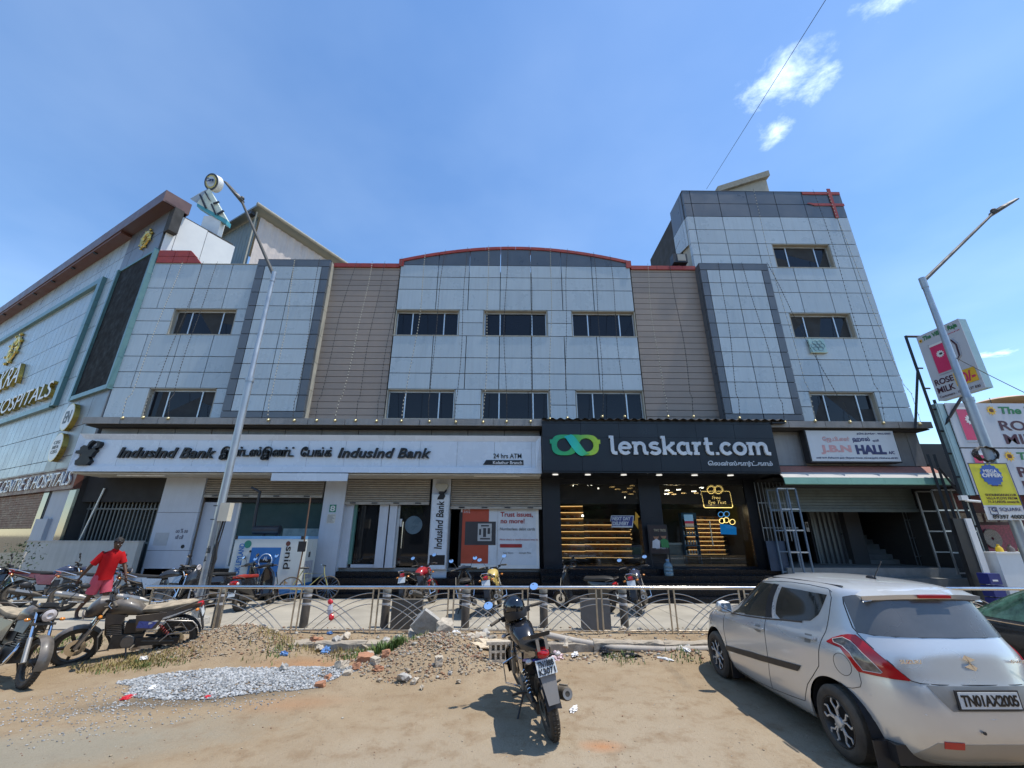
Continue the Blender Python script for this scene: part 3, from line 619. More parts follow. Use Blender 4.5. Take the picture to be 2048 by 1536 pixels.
# tower
Tc=[7.86,8.19,9.46,10.76,12.04,13.31,14.62,15.10]
Tr=[16.78,16.06,15.34,14.62,13.90,13.29,12.68,12.06,11.46,10.51,9.95,9.38,8.44,7.78,7.13,6.52,5.9]
wins=[(12.68,13.90),(9.38,10.51),(5.9,7.13)]
for k in range(16):
    z1,z0=Tr[k],Tr[k+1]; inwin=any(z0>=a-.01 and z1<=b+.01 for a,b in wins)
    for i in range(7):
        a,b=Tc[i],Tc[i+1]; mt=m_panel_d if k<2 else m_panel
        if z1<12.5 and b<10.8: continue
        if inwin:
            if b<=10.8: pan(a,b,z0,z1)
            elif a<11.3: pan(10.76,11.38,z0,z1)
            elif a<13.4 and b>13.9: pan(13.88,b,z0,z1)
            elif b>15: pan(a,b,z0,z1)
            continue
        pan(a,b,z0,z1,mt)
for a,b in wins: window(11.38,13.88,a,b)
# tower side and overhang
MB().box(7.88,8.0,15.19,16.4,14.3,16.7).box(7.9,10,15.2,16.4,14.35,14.4).build('tower_side_core',m_core,bld)
for y0,y1 in ((15.19,15.42),(15.42,16.45)):
    slab('side_panel',m_panel_d,bld,7.84,7.88,y0+.01,y1-.01,15.35,16.78)
    zb0=13.95+(y0-15.19)*.25; zb1=13.95+(y1-15.19)*.25
    MB().hexa([(7.84,y0+.01,zb0),(7.88,y0+.01,zb0),(7.88,y1-.01,zb1),(7.84,y1-.01,zb1),(7.84,y0+.01,15.33),(7.88,y0+.01,15.33),(7.88,y1-.01,15.33),(7.84,y1-.01,15.33)]).build('side_panel',m_panel,bld)
slab('side_wall',m_cream,bld,7.95,8.0,15.2,16.0,12.4,14.3)
slab('tower_cap',m_panel_d,bld,7.84,15.1,14.99,16.45,16.78,16.80)
# red cross shaped trim on the tower top
rt=MB(); rt.box(13.34,15.06,14.965,14.99,16.62,16.76); rt.box(13.75,15.10,14.965,14.99,15.98,16.11)
rt.add([(13.42,14.965,16.10),(13.75,14.965,15.98),(13.75,14.965,16.11),(13.50,14.965,16.14)],[(0,1,2,3)])
rt.box(14.52,14.67,14.955,14.985,15.30,16.95); rt.build('red_trim',m_red,bld)
# water tank cover on the tower roof
tk=[P(1432,384,18),P(1533,352,18),P(1543,386,18)]; tk2=[P(1432,378,18),P(1533,346,18),P(1536,356,18),P(1434,388,18)]
MB().prism([(q.x,q.z) for q in [P(1450,400,18),P(1450,380,18),P(1532,358,18),P(1543,400,18)]],18,21).build('stair_head_wall',m_cream,bld)
MB().prism([(q.x,q.z) for q in tk2],17.8,21.2).build('stair_head_slab',mat('weathered_slab',(.25,.24,.2),.9,0,.3,5),bld)
# canopy slab
m_canopy=mat('canopy_edge_panel',(.24,.235,.225),.5,0,.2,2,stain=.5,rand=.06)
x=-14.16
while x<14.3:
    x1=min(x+1.243,14.34); slab('canopy_edge',m_canopy,bld,x+.008,x1-.008,13.70,13.78,5.405,5.62); x=x1
cn=MB(); cn.box(-14.14,14.32,13.78,15.2,5.42,5.61); cn.build('canopy_slab',m_canopy,bld)
MB().box(-14.14,14.32,13.83,15.2,5.37,5.405).build('canopy_soffit',m_core,bld)
x=-14.0
while x<1.1:
    x1=min(x+1.26,1.1); slab('band_panel',mat('band_panel',(.33,.34,.345),.4,0,.12,2,stain=.45,rand=.05),bld,x+.012,x1-.012,14.3,14.38,4.9,5.37); x=x1
x=8.86
while x<14.3:
    x1=min(x+1.26,14.3); slab('band_panel',MC['band_panel'],bld,x+.012,x1-.012,14.3,14.38,4.22,5.37); x=x1
MB().box(-14.2,14.3,14.39,15.3,3.9,5.4).build('lintel_wall',m_core,bld)
# ground floor side and rear walls
gf=MB(); gf.box(-14.8,15.0,21.6,22,0,3.2); gf.box(14.32,14.5,14.4,20,0,4.3); gf.box(8.78,8.9,14.9,20,0,4.0); gf.box(-11.86,-11.7,15.5,20,0,4); gf.box(1.1,1.2,15.6,20,0,4)
gf.build('inner_wall',m_core,bld)
rebase(bld,(0.2,15,0))
# -------- round bulb lamps with light strings hung from the parapet
m_wire=mat('dark_wire',(.03,.028,.026),.7); m_bulb=mat('frosted_bulb',(.55,.5,.38),.3,0,.1); m_brass=mat('brass_lamp_holder',(.45,.38,.2),.35,.5)
def par_z(x):
    if -4.55<x<5.1: return arch_z(x)
    if x<-10.3: return 12.62
    if x<-7.3: return 12.62
    if x>10.7: return 16.78
    if x>7.9: return 12.62
    return 12.7
strs=[(243,838,352,528),(284,837,395,528),(334,839,425,528),(535,842,588,532),(587,843,636,532),(632,843,706,530),(669,843,738,530),(710,843,765,530),(752,844,800,530),(802,844,848,515),(858,845,888,508),(911,846,932,503),(966,846,975,500),(1013,845,1016,497),(1061,845,1060,499),(1100,840,1104,502),(1135,838,1138,505),(1571,846,1485,540),(1632,844,1555,545),(1702,846,1500,386),(1769,848,1640,388),(1842,850,1668,388),(1480,838,1440,540),(1388,835,1345,535),(1337,835,1300,535),(1205,835,1190,515),(1250,835,1225,520)]
for i,(bx,by,tx,ty) in enumerate(strs):
    a=P(bx,by,13.66); xt=P(tx,ty,14.6).x; zt=par_z(xt)
    b=Vector((xt,14.86 if abs(xt)<7.4 or xt<-10.4 or xt>10.8 else 14.6,zt+.02))
    ob=empty('light_string','sagging string of tiny bulbs hung from the roof edge down to the canopy','light string',a,0,'light strings hanging down the facade')
    pts=[]; n=30
    for k in range(n+1):
        t=k/n; q=a.lerp(b,t); q.y-=.0; q.x+=.10*math.sin(t*PI)*math.sin(i*2.3)+.03*math.sin(t*9+i); 
        if t<.12: q.y=a.y
        pts.append(q-a)
    MB().tube(pts,.0065,4,False).build('wire',m_wire,ob)
    bm_=MB()
    for k in range(2,n*2):
        t=k/(n*2); j=min(n-1,int(t*n)); q=pts[j].lerp(pts[j+1],t*n-j); bm_.ball(q+Vector((0,-.012,-.02)),.016,5,4,(1,1,2.0))
    tag(bm_.build('bulbs',m_bulb if i%3==0 else m_wire,ob),kind='stuff')
    MB().lathe([(-.05,.001),(-.05,.05),(0,.045),(.03,.02),(.05,.001)],(0,.0,.03),(0,-.9,-.4),12).build('lamp_holder',m_brass,ob,True)
# floodlight on the roof edge beside the tower
fl=empty('floodlight','square black floodlight on the roof edge beside the tower','floodlight',P(1358,528,15.1)); 
MB().box(-.3,.3,-.2,.15,-.05,.38).build('lamp_body',m_black,fl); slab('lamp_glass',mat('lamp_glass',(.35,.33,.28),.2),fl,-.12,.22,-.22,-.2,.02,.34); MB().box(-.03,.03,-.02,.02,-.3,-.05).box(.25,.29,-.02,.02,-.3,-.05).build('bracket',m_black,fl)
# small emblem board
q0=P(1616,678,14.9); q1=P(1661,705,14.9)
eb=empty('emblem_board','square pale teal board with a faded ring emblem below the tower window','sign',(q0.x,14.9,q1.z))
W_=q1.x-q0.x-.12; Hh=q0.z-q1.z
slab('board',mat('teal_board',(.30,.47,.46),.4,0,.1,6,stain=.15),eb,0,W_,0,.06,0,Hh)
b_=MB()
for k in range(6):
    a=k*PI/3; c=(W_/2+.17*math.cos(a),-.006,Hh/2+.14*math.sin(a)); b_.tube([(c[0]+.1*math.cos(t*PI/8),-.008,c[2]+.1*math.sin(t*PI/8)) for t in range(17)],.008,4,False)
b_.tube([(W_/2+.09*math.cos(t*PI/8),-.008,Hh/2+.09*math.sin(t*PI/8)) for t in range(17)],.008,4,False).build('emblem',mat('emblem_ink',(.1,.2,.28),.5),eb)
slab('board_edge',m_brass,eb,-.01,W_+.01,-.01,.07,-.02,0)
# ================================================================ BANK SHOPFRONT
m_signw=mat('white_sign_panel',(.62,.68,.74),.28,0,.04,1.5,stain=.06,rand=.03,spec=.7); m_letter=mat('black_lettering',(.008,.008,.009),.4)
bk=empty('bank_sign','long white illuminated fascia sign of the bank with black italic letters','sign')
sx0,sx1,sz0,sz1=-14.29,1.10,3.86,5.10; yf=13.9
MB().box(sx0+.03,sx1-.03,14.0,14.4,sz0+.02,sz1-.02).build('sign_box',m_cream,bk)
bw=.19
for a in ('t','b','l','r'):
    z_=MB()
    if a=='t': z_.hexa([(sx0+bw,yf+.09,sz1-bw),(sx1-bw,yf+.09,sz1-bw),(sx1-bw,yf+.1,sz1-bw),(sx0+bw,yf+.1,sz1-bw),(sx0,yf,sz1),(sx1,yf,sz1),(sx1,yf+.1,sz1),(sx0,yf+.1,sz1)])
    if a=='b': z_.hexa([(sx0,yf,sz0),(sx1,yf,sz0),(sx1,yf+.1,sz0),(sx0,yf+.1,sz0),(sx0+bw,yf+.02,sz0+bw),(sx1-bw,yf+.02,sz0+bw),(sx1-bw,yf+.1,sz0+bw),(sx0+bw,yf+.1,sz0+bw)])
    if a=='l': z_.hexa([(sx0,yf+.003,sz0),(sx0+bw,yf+.02,sz0+bw),(sx0+bw,yf+.1,sz0+bw),(sx0,yf+.1,sz0),(sx0,yf+.003,sz1),(sx0+bw,yf+.09,sz1-bw),(sx0+bw,yf+.1,sz1-bw),(sx0,yf+.1,sz1)])
    if a=='r': z_.hexa([(sx1-bw,yf+.02,sz0+bw),(sx1,yf+.003,sz0),(sx1,yf+.1,sz0),(sx1-bw,yf+.1,sz0+bw),(sx1-bw,yf+.09,sz1-bw),(sx1,yf+.003,sz1),(sx1,yf+.1,sz1),(sx1-bw,yf+.1,sz1-bw)])
    z_.build('sign_border',m_signw,bk)
x=sx0+bw
while x<sx1-bw-.05:
    x1=min(x+1.24,sx1-bw); slab('sign_panel',m_signw,bk,x+.004,x1-.004,yf+.075,yf+.1,sz0+bw+.003,sz1-bw-.003); x=x1
def T_(name,body,mt,par,pa,pb,Yl,depth=.05,bold=0,shear=0,spacing=1.0):   # pixel box on the plane Yl
    a=P(pa[0],pa[1],Yl); b=P(pb[0],pb[1],Yl); return text(name,body,mt,par,a.x,P(pb[0],(pa[1]+pb[1])/2,Yl).x,b.z,a.z,Yl,depth,bold,shear,spacing)
yl=yf+.07
T_('lettering','IndusInd Bank',m_letter,bk,(243,895),(432,917),yl,.07,.018,.25,1.03)
T_('lettering','இன்டஸ்இண்ட்  ேபங்க்',m_letter,bk,(445,893),(664,921),yl,.07,.014,.12,1.05)
T_('lettering','IndusInd Bank',m_letter,bk,(679,896),(862,917),yl,.07,.018,.25,1.03)
T_('lettering','24 hrs ATM',m_letter,bk,(987,907),(1043,917),yl,.01,.01)
a=P(966,920,yl); b=P(1047,930,yl); dxx=.11
MB().prism([(a.x,b.z),(b.x,b.z),(b.x,a.z),(a.x+dxx,a.z)],yl-.01,yl).build('name_strip',m_letter,bk)
T_('lettering','Kolathur Branch',m_white,bk,(986,922),(1044,928.5),yl-.012,.006,.012)
bull=[(530,1030),(740,1035),(820,960),(785,880),(830,880),(880,800),(925,765),(900,730),(960,712),(1010,650),(1005,600),(950,588),(938,680),(880,700),(850,740),(790,760),(775,705),(830,640),(890,592),(862,575),(800,615),(765,680),(700,668),(640,710),(628,760),(560,768),(540,820),(620,832),(662,842),(580,930),(540,952)]
bp=[P(100+x/9.31,820+y/9.31,yl) for x,y in bull]
bc=MB().prism([(q.x,q.z) for q in bp],yl-.14,yl); me=bc.mesh('bull_emblem',m_letter); bm=bmesh.new(); bm.from_mesh(me); bmesh.ops.triangulate(bm,faces=[f for f in bm.faces if len(f.verts)>4]); bm.to_mesh(me); bm.free(); link('bull_emblem',me,bk)
MB().box(sx0+.1,sx1-.02,yf+.1,15.0,sz0-.06,sz0-.02).build('soffit',mat('soffit_cream',(.5,.48,.42),.7,0,.15,4,stain=.3),bk)
rebase(bk,(-6.6,14,3.86))
def tube_light(px0,px1,py,label):
    a=P(px0,py,14.15); b=P(px1,py,14.15); o=empty('tube_light',label,'lamp',a.lerp(b,.5)); L_=(b-a).length/2
    MB().cyl((-L_,0,0),(L_,0,0),.025,n=8).build('tube',mat('unlit_tube',(.75,.76,.74),.3),o,True); MB().box(-L_,L_,-.03,.03,.03,.06).build('fitting',m_white,o)
tube_light(235,330,951,'long unlit tube light under the left end of the bank fascia'); tube_light(948,1040,952,'unlit tube light under the right end of the bank fascia'); 
# white blank strip under the fascia
a=P(544,946,13.86); b=P(694,962,13.86)
tag(slab('blank_board',m_signw,None,a.x,b.x,13.86,13.92,b.z,a.z),'blank white strip board hanging below the bank fascia','sign')
# steps
stp=empty('bank_steps','black granite steps leading up to the bank','steps',(-2.9,14.2,.15)); Z_=[.255,.445,.65,.82,.93]; Y_=[14.16,14.46,14.76,15.06,15.36]
for i in range(5):
    x=-6.55+.12*i
    n=5; xe=1.05
    for k in range(n): slab('step',m_dblack,stp,(x+(xe-x)*k/n)+.0035+2.9,(x+(xe-x)*(k+1)/n)-.0035+2.9,Y_[i]-14.2,(Y_[i+1]-14.2 if i<4 else 1.5),-.1,Z_[i]-.15)
ls=empty('shop_steps','black granite steps in front of the dark optical shop','steps',(5,13.3,.15)); Z2=[.27,.44,.61,.78,.94]; Y2=[13.25,13.6,13.95,14.3,14.65]
for i in range(5):
    for k in range(5): slab('step',m_dblack,ls,1.06+7.74*k/5+.003-5,1.06+7.74*(k+1)/5-.003-5,Y2[i]-13.3,(Y2[i+1]-13.3 if i<4 else 2.0),-.1,Z2[i]-.15)
MB().box(-11.8,-6.45,15.0,20,.15,.9).build('plinth_tmp',m_dblack).name='shop_plinth'
tag(bpy.data.objects['shop_plinth'],'black granite plinth under the left bank window','plinth')
flr=MB().box(-6.5,8.8,15.3,21.5,.5,.925).build('shop_floor',mat('floor_tile',(.25,.24,.22),.2,0,.1)); struct(flr)
m_pil=mat('white_cladding',(.50,.54,.60),.4,0,.06,1.5,stain=.15,rand=.03)
def pillar(x0,x1,z0,z1,joints,label,y=15.0,dep=.5):
    o=empty('pillar',label,'pillar',((x0+x1)/2,y+.25,z0)); zs=[z0]+joints+[z1]
    for i in range(len(zs)-1): slab('cladding_panel',m_pil,o,x0-(x0+x1)/2,x1-(x0+x1)/2,-.25,dep-.25,zs[i]-z0+.006,zs[i+1]-z0-.006)
    MB().box(x0-(x0+x1)/2+.02,x1-(x0+x1)/2-.02,-.23,dep-.27,0,z1-z0).build('pillar_core',m_core,o); return o
pa=pillar(-11.87,-10.5,.15,3.85,[P(320,1101,15).z,P(350,1025,15).z],'widest white clad pillar left of the bank window')
for (x_,z_,s) in ((-11.1,1.95,.05),(-11.05,1.85,.04),(-11.0,2.02,.04),(-10.98,1.9,.035),(-11.12,2.06,.03)): pass
text('stencil_marks','oo % oo\n s8 o8',mat('faded_ink',(.12,.12,.16),.7),pa,.1,.5,1.65,1.98,-.256,.004,0)
slab('patch',mat('grey_patch',(.42,.43,.44),.7),pa,-.55,-.1,-.255,-.25,1.45,1.85); MB().cyl((.45,-.258,1.42),(.45,-.25,1.42),.06,n=12).build('hole',m_core,pa)
pillar(-6.33,-5.61,.65,3.80,[],'white pillar with small green notice between the bank windows')
a=P(660,1010,14.99); b=P(671,1025,14.99)
nb=empty('notice','small green and white notice on the white bank pillar','notice',(a.x,14.985,b.z-.35))
slab('green_notice',mat('green_notice',(.02,.22,.14),.5),nb,0,b.x-a.x,0,.01,.36,.36+a.z-b.z); text('notice_symbol','8',m_white,nb,.03,b.x-a.x-.03,.39,.33+a.z-b.z,-.002,.003,.02)
slab('paper',mat('paper_notice',(.6,.58,.52),.8,0,.15,40),nb,-.04,b.x-a.x+.02,0,.008,0,.3)
for k in range(7): slab('text_line',m_letter,nb,-.02,b.x-a.x-.01-(k%3)*.03,-.003,0,.035+k*.037,.045+k*.037)
pillar(-2.62,-1.99,.65,3.85,[],'white pillar carrying the vertical bank sign')
# vertical sign
vsn=empty('vertical_sign','upright white sign panel with the bank name reading upwards','sign',(-2.3,14.9,.9))
a=P(862,990,14.9); b=P(900,1138,14.9); X0=P(866,1060,14.9).x+2.3-.25; 
VW=.56; z0=P(880,1138,14.9).z-.9; z1=P(880,990,14.9).z-.9
slab('panel',m_signw,vsn,-VW/2,VW/2,0,.08,z0,z1); slab('panel_border',m_alu,vsn,-VW/2-.03,VW/2+.03,.02,.09,z0-.03,z1+.03); slab('black_foot',m_letter,vsn,-VW/2+.03,VW/2-.03,-.008,0,z0+.12,z0+.42)
Mv=Matrix.Rotation(-PI/2,4,'Y')
text('lettering','IndusInd Bank',m_letter,vsn,.62,2.15,-.13,.12,-.004,.008,.018,.12,M=Matrix(((0,0,-1,0),(0,1,0,0),(1,0,0,0),(0,0,0,1))))
bb=[(x*.55,y*.55) for x,y in [(0,0),(.4,0),(.5,.2),(.42,.35),(.55,.45),(.6,.6),(.5,.58),(.35,.42),(.2,.5),(.05,.4),(.15,.3),(.05,.15)]]
MB().prism([(x-.12,y+2.2) for x,y in bb],-.01,-.002).build('bull_emblem',m_letter,vsn)
al=empty('alarm_box','cream triangular alarm box with a dark lamp above the vertical sign','alarm',P(884,975,14.95))
MB().prism([(-.2,.12),(.2,.12),(.22,.02),(.1,-.14),(-.1,-.14),(-.22,.02)],-.12,.05).build('box',m_cream,al); MB().box(-.07,.07,-.1,.02,-.2,-.14).build('lamp',m_black,al)
# roller shutters: every slat is a part
m_slat=mat('shutter_slat',(.36,.34,.30),.5,.3,.15,6,rand=.12,dust=.3)
def shutter(px0,px1,pyt,pyb,Y,label,n,mt=None,dark=False):
    xm=(px0+px1)/2; x0=P(px0,pyt,Y).x; x1=P(px1,pyt,Y).x; zt=P(xm,pyt,Y).z; zb=P(xm,pyb,Y).z; h=(zt-zb)/n
    o=empty('roller_shutter',label,'shutter',((x0+x1)/2,Y,zb)); L_=(x1-x0)/2
    for i in range(n):
        if ('sl',n,round(L_,2),h) not in UNIT:
            prof=[(0,0),(-.035,h*.25),(-.045,h*.5),(-.035,h*.8),(0,h*.92)]
            mb=MB(); rows=[[( s*L_,y,z) for y,z in prof]+[(s*L_,.02,h*.9),(s*L_,.02,0)] for s in (-1,1)]; mb.loft(rows); UNIT[('sl',n,round(L_,2),h)]=mb.mesh('slat',mt or m_slat,True,50)
        link('slat',UNIT[('sl',n,round(L_,2),h)],o,(0,random.uniform(-.004,.004),i*h))
    slab('bottom_bar',mt or m_slat,o,-L_,L_,-.06,.03,-.09,0); 
    for s in (-.75,-.25,.25,.75): slab('lock',m_black,o,s*L_-.1,s*L_+.1,-.075,-.06,-.06,-.02)
    return o
shutter(412,652,951,990,15.1,'half raised roller shutter over the left bank window',9)
shutter(692,862,955,1004,15.1,'half raised roller shutter above the bank doors',11)
shutter(904,1082,955,1013,15.1,'lowest hanging roller shutter above the bank poster',13)
# left bank window
m_green_glass=mat('greenish_glass',(.05,.09,.09),.05,0,.1,spec=.9)
bw1=empty('bank_window','wide dark shop window of the bank behind the generator','window',(-8.5,15.3,.9))
X=lambda px,Y=15.25,py=1050:P(px,py,Y).x
x0,x1=X(470,15.3,1000)+.25,X(640,15.3,1000)+.6
slab('window_pane',m_green_glass,bw1,x0+8.5,-6.35+8.5,.05,.07,.05,2.15)
MB().box(x0+8.5-.08,x0+8.5,-.02,.1,0,2.25).box(x0+8.5,2.15,-.02,.1,2.1,2.3).box(x0+8.5,2.15,-.02,.1,0,.06).build('frame',m_white,bw1)
slab('frosted_strip',mat('frosted_film',(.25,.33,.34),.3),bw1,x0+8.5+1.6,2.1,.03,.045,.75,1.25)
slab('side_panel',m_pil,bw1,-2.0,-1.35,-.1,.1,0,2.35); slab('side_panel',m_pil,bw1,-1.33,x0+8.5-.09,0,.1,0,2.3); slab('rust_edge',mat('rusty_edge',(.3,.24,.18),.8,.0,.4,12),bw1,-2.05,-2.0,-.2,.1,-.1,2.4)
# bank doors
m_dglass=mat('door_glass',(.012,.013,.014),.04,0,.1,spec=.7)
bd=empty('bank_entrance','pair of dark glass bank doors between white pilasters','entrance',(-4.1,15.3,.93))
o_=-(-4.1)
def bx(name,mt,pxa,pxb,za,zb,ya,yb): return slab(name,mt,bd,X(pxa,15.3,1130)+4.1,X(pxb,15.3,1130)+4.1,ya,yb,za,zb)
bx('pilaster',m_pil,671,695,0,2.3,-.1,.3); bx('glass_edge',mat('green_glass_edge',(.12,.25,.22),.1),695,701,.1,2.2,-.02,.1)
bx('door',m_dglass,704,749,.12,2.05,.05,.07); bx('threshold',m_pil,702,752,0,.1,-.05,.1)
bx('pilaster',m_pil,750,768,0,2.35,-.12,.3); bx('gap',m_core,768,771,0,2.3,-.05,.1); bx('pilaster',m_pil,771,786,0,2.35,-.12,.3); bx('steel_jamb',m_alu,786,791,0,2.3,-.02,.1)
bx('door',m_dglass,791,853,.05,2.2,.05,.07); MB().cyl((X(800,15.3,1130)+4.1,-.04,.6),(X(800,15.3,1130)+4.1,-.04,1.45),.02,n=8).build('door_handle',m_steel,bd,True)
slab('sticker',m_white,bd,X(797,15.3,1060)+4.1,X(802,15.3,1060)+4.1,.03,.045,1.3,1.55); MB().cyl((X(826,15.3,1060)+4.1,.03,1.35),(X(826,15.3,1060)+4.1,.045,1.35),.3,n=20).build('round_sticker',mat('blue_grey_sticker',(.10,.16,.2),.3),bd)
MB().box(X(704,15.3)+4.1,X(749,15.3)+4.1,.3,.34,1.8,1.9).build('ceiling_light',m_white,bd)
# bank poster
pb=empty('poster_board','large bank poster with orange red left part and debit card advert','poster',(-.4,15.2,.95))
def pbx(pxa,pxb,pya,pyb,mt,d,name='print'):
    ya=15.2-d; a=P(pxa,pyb,ya); b=P(pxb,pyb,ya); c=P(pxa,pya,ya); return slab(name,mt,pb,a.x+.4,b.x+.4,-d,-d+.004,a.z-.95,c.z-.95)
m_pw=mat('poster_white',(.62,.66,.70),.3,0,.03); m_por=mat('poster_orange',(.42,.07,.035),.4,0,.08); m_pdk=mat('poster_dark',(.045,.045,.05),.4); m_pred=mat('poster_red',(.35,.03,.03),.4)
pbx(917,1079,1013,1137,m_white,0.0,'poster_frame'); pbx(920,1073,1015,1130,m_pw,.006,'poster_sheet')
cur=[P(917+ (0 if t in (0,1) else 6*math.sin(PI*t)*-1),1015+112*t,15.19) for t in [k/8 for k in range(9)]]
pbx(921,976,1016,1127,m_por,.012)
slab('poster_gap',m_core,pb,P(915,1130,15.18).x+.4,P(921,1130,15.18).x+.4,-.02,-.016,.05,1.75)
pbx(929,991,1043,1090,m_pdk,.018,'card'); pbx(955,983,1047,1082,mat('card_silver',(.45,.46,.46),.3),.022,'card'); 
for k,(a_,b_,c_,d_) in enumerate([(962,978,1050,1053),(966,972,1056,1074),(958,962,1058,1070),(975,980,1056,1068),(960,980,1076,1079)]): pbx(a_,b_,c_,d_,m_pdk,.025,'card_mark')
Yp=15.185
def pt(body,pa_,pb_,mt,bold=0): 
    a=P(pa_[0],pa_[1],Yp); b=P(pb_[0],pb_[1],Yp); text('poster_text',body,mt,pb,a.x+.4,b.x+.4,b.z-.95,a.z-.95,Yp-15.2,.003,bold)
pt('Trust issues,\nno more!',(1001,1024),(1066,1047),m_pred,.02); pt('Numberless debit cards',(1000,1055),(1070,1061),m_pdk); pt('Now that\'s a revolutionary way to',(1000,1077),(1076,1082),m_pred)
pbx(1000,1044,1088,1095,m_pred,.02,'button'); pt('COMING SOON',(1006,1090),(1038,1093),m_pw); pt('App Store        Google Play',(1006,1104),(1062,1108),m_pdk); pt('STATE',(928,1018),(940,1026),m_pw)
pbx(993.5,994.5,1016,1133,m_alu,.02,'panel_joint')
# ================================================================ OPTICAL SHOP
m_lblack=mat('black_composite',(.010,.012,.017),.36,0,.15,1.5,spec=.45,rand=.15)
lk=empty('optical_shop_sign','black fascia box with large white letters and green spectacle logo','sign',(4.95,13.6,3.9))
lx0,lx1,lz0,lz1=1.12,8.78,3.90,5.47
n=6
for k in range(n):
    for (za,zb) in ((0,1.1),(1.1,1.57)): slab('fascia_panel',m_lblack,lk,lx0+(lx1-lx0)*k/n+.004-4.95,lx0+(lx1-lx0)*(k+1)/n-.004-4.95,0,.06,za+.003,zb-.003)
MB().box(lx0-4.95+.01,lx1-4.95-.01,.06,1.2,.02,1.55).build('fascia_box',m_lblack,lk)
MB().box(lx0-4.95,lx1-4.95+.02,.02,1.6,-.05,-.01).build('soffit',m_lblack,lk)
for k,pxx in enumerate((1111,1176,1248,1319,1390,1462)):
    q=P(pxx,950.5,13.95); o=MB().lathe([(0,.001),(0,.085),(-.02,.1),(-.02,.0)],(q.x-4.95,.38,-.055),(0,0,1),18).build('downlight',mat('downlight_rim',(.8,.8,.78),.3,emit=(1,.97,.9),es=.6),lk)
# corrugated roof sheet on top
cs=MB(); rows=[]
nn=240; xa,xb=1.12,9.28
for j,(yy,zz) in enumerate(((-.12,1.70),(.5,1.80),(1.1,1.9))):
    rows.append([(xa-4.95+(xb-xa)*i/nn,yy,zz+.028*math.sin(i/nn*2*PI*30)) for i in range(nn+1)])
cs.grid(rows); rows2=[[(x,y,z-.012) for x,y,z in r] for r in rows]; cs.grid(rows2)
cs.build('corrugated_sheet',mat('dark_sheet_roof',(.05,.05,.055),.4,.5,.2,dust=.3),lk,False); MB().box(xa-4.95,xb-4.95-.4,.02,1.1,1.58,1.66).build('gutter',m_lblack,lk); MB().box(3.85,4.3,-.05,1.1,1.6,1.64).build('sheet_end',m_lblack,lk)
def lkp(px,py,Y=13.59): q=P(px,py,Y); return q.x-4.95,q.z-3.9
m_lw=mat('white_letters',(.55,.60,.64),.3,0,.03)
a=lkp(1216,872); b=lkp(1543,911)
def ribbon(pts,w_,y0,y1,mt,par,name='letter',closed=False):
    """flat lettering stroke with mitred joints"""
    n=len(pts); A=[];B=[]
    for k in range(n):
        p=Vector((pts[k][0],0,pts[k][1])); q0=Vector((pts[k-1][0],0,pts[k-1][1])) if (k>0 or closed) else None; q1=Vector((pts[(k+1)%n][0],0,pts[(k+1)%n][1])) if (k<n-1 or closed) else None
        d0=(p-q0).normalized() if q0 is not None else None; d1=(q1-p).normalized() if q1 is not None else None
        d=(d0 or d1)+(d1 or d0); d.normalize(); nn_=Vector((-d.z,0,d.x)); c=nn_.dot(Vector((-(d0 or d1).z,0,(d0 or d1).x))); nn_*=w_/2/max(.5,c)
        A.append(p+nn_); B.append(p-nn_)
    if closed: A.append(A[0]); B.append(B[0])
    mb=MB(); rows=[[(a.x,y0,a.z),(b.x,y0,b.z),(b.x,y1,b.z),(a.x,y1,a.z)] for a,b in zip(A,B)]; mb.loft(rows,cap=not closed); return mb
def arc(cx,cz_,rx,rz,a0,a1,n=14): return [(cx+rx*math.cos(R(a0+(a1-a0)*k/n)),cz_+rz*math.sin(R(a0+(a1-a0)*k/n))) for k in range(n+1)]
GL={'l':(.62,[[(.02,1.36),(.2,1.36)],[(.24,1.46),(.24,.30),(.30,.15),(.42,.11),(.56,.11)]]),
'e':(1.0,[[(.14,.52),(.88,.52)],arc(.5,.5,.38,.40,0,318,20)]),
'n':(1.16,[[(.0,.90),(.2,.90)],[(.22,1.0),(.22,.02)],[(.06,.10),(.38,.10)],arc(.56,.60,.30,.30,170,0,10)+[(.86,.30),(.92,.14),(1.12,.10)]]),
's':(.88,[arc(.44,.71,.30,.19,30,270,12)+arc(.44,.30,.32,.21,90,-160,12)[1:]]),
'k':(1.08,[[(.02,1.36),(.2,1.36)],[(.22,1.46),(.22,.02)],[(.06,.10),(.36,.10)],[(.88,.90),(.36,.46)],[(.42,.56),(.84,.10)],[(.72,.10),(1.04,.10)],[(.70,.90),(1.0,.90)]]),
'a':(1.12,[arc(.46,.5,.34,.40,50,310,20),[(.82,.98),(.82,.28),(.88,.14),(1.08,.10)]]),
'r':(.80,[[(.0,.90),(.2,.90)],[(.24,1.0),(.24,.02)],[(.06,.10),(.46,.10)],arc(.58,.56,.30,.34,165,75,8)]),
't':(.74,[[(.26,1.34),(.26,.34),(.32,.18),(.46,.11),(.66,.12)],[(.04,.88),(.66,.88)]]),
'.':(.36,[[(.06,.11),(.28,.11)]]),
'c':(.92,[arc(.48,.5,.36,.40,38,322,20)]),
'o':(1.02,['O']),
'm':(1.72,[[(.0,.90),(.2,.90)],[(.22,1.0),(.22,.02)],[(.06,.10),(.38,.10)],arc(.50,.62,.26,.28,170,0,10)+[(.76,.02)],arc(1.06,.62,.28,.28,170,0,10)+[(1.34,.30),(1.40,.14),(1.64,.10)]])}
word='lenskart.com'; tw=sum(GL[c][0]+.03 for c in word)-.03; sx=(b[0]-a[0])/tw; sz=(a[1]-b[1])/1.46; xx=a[0]; kz=0
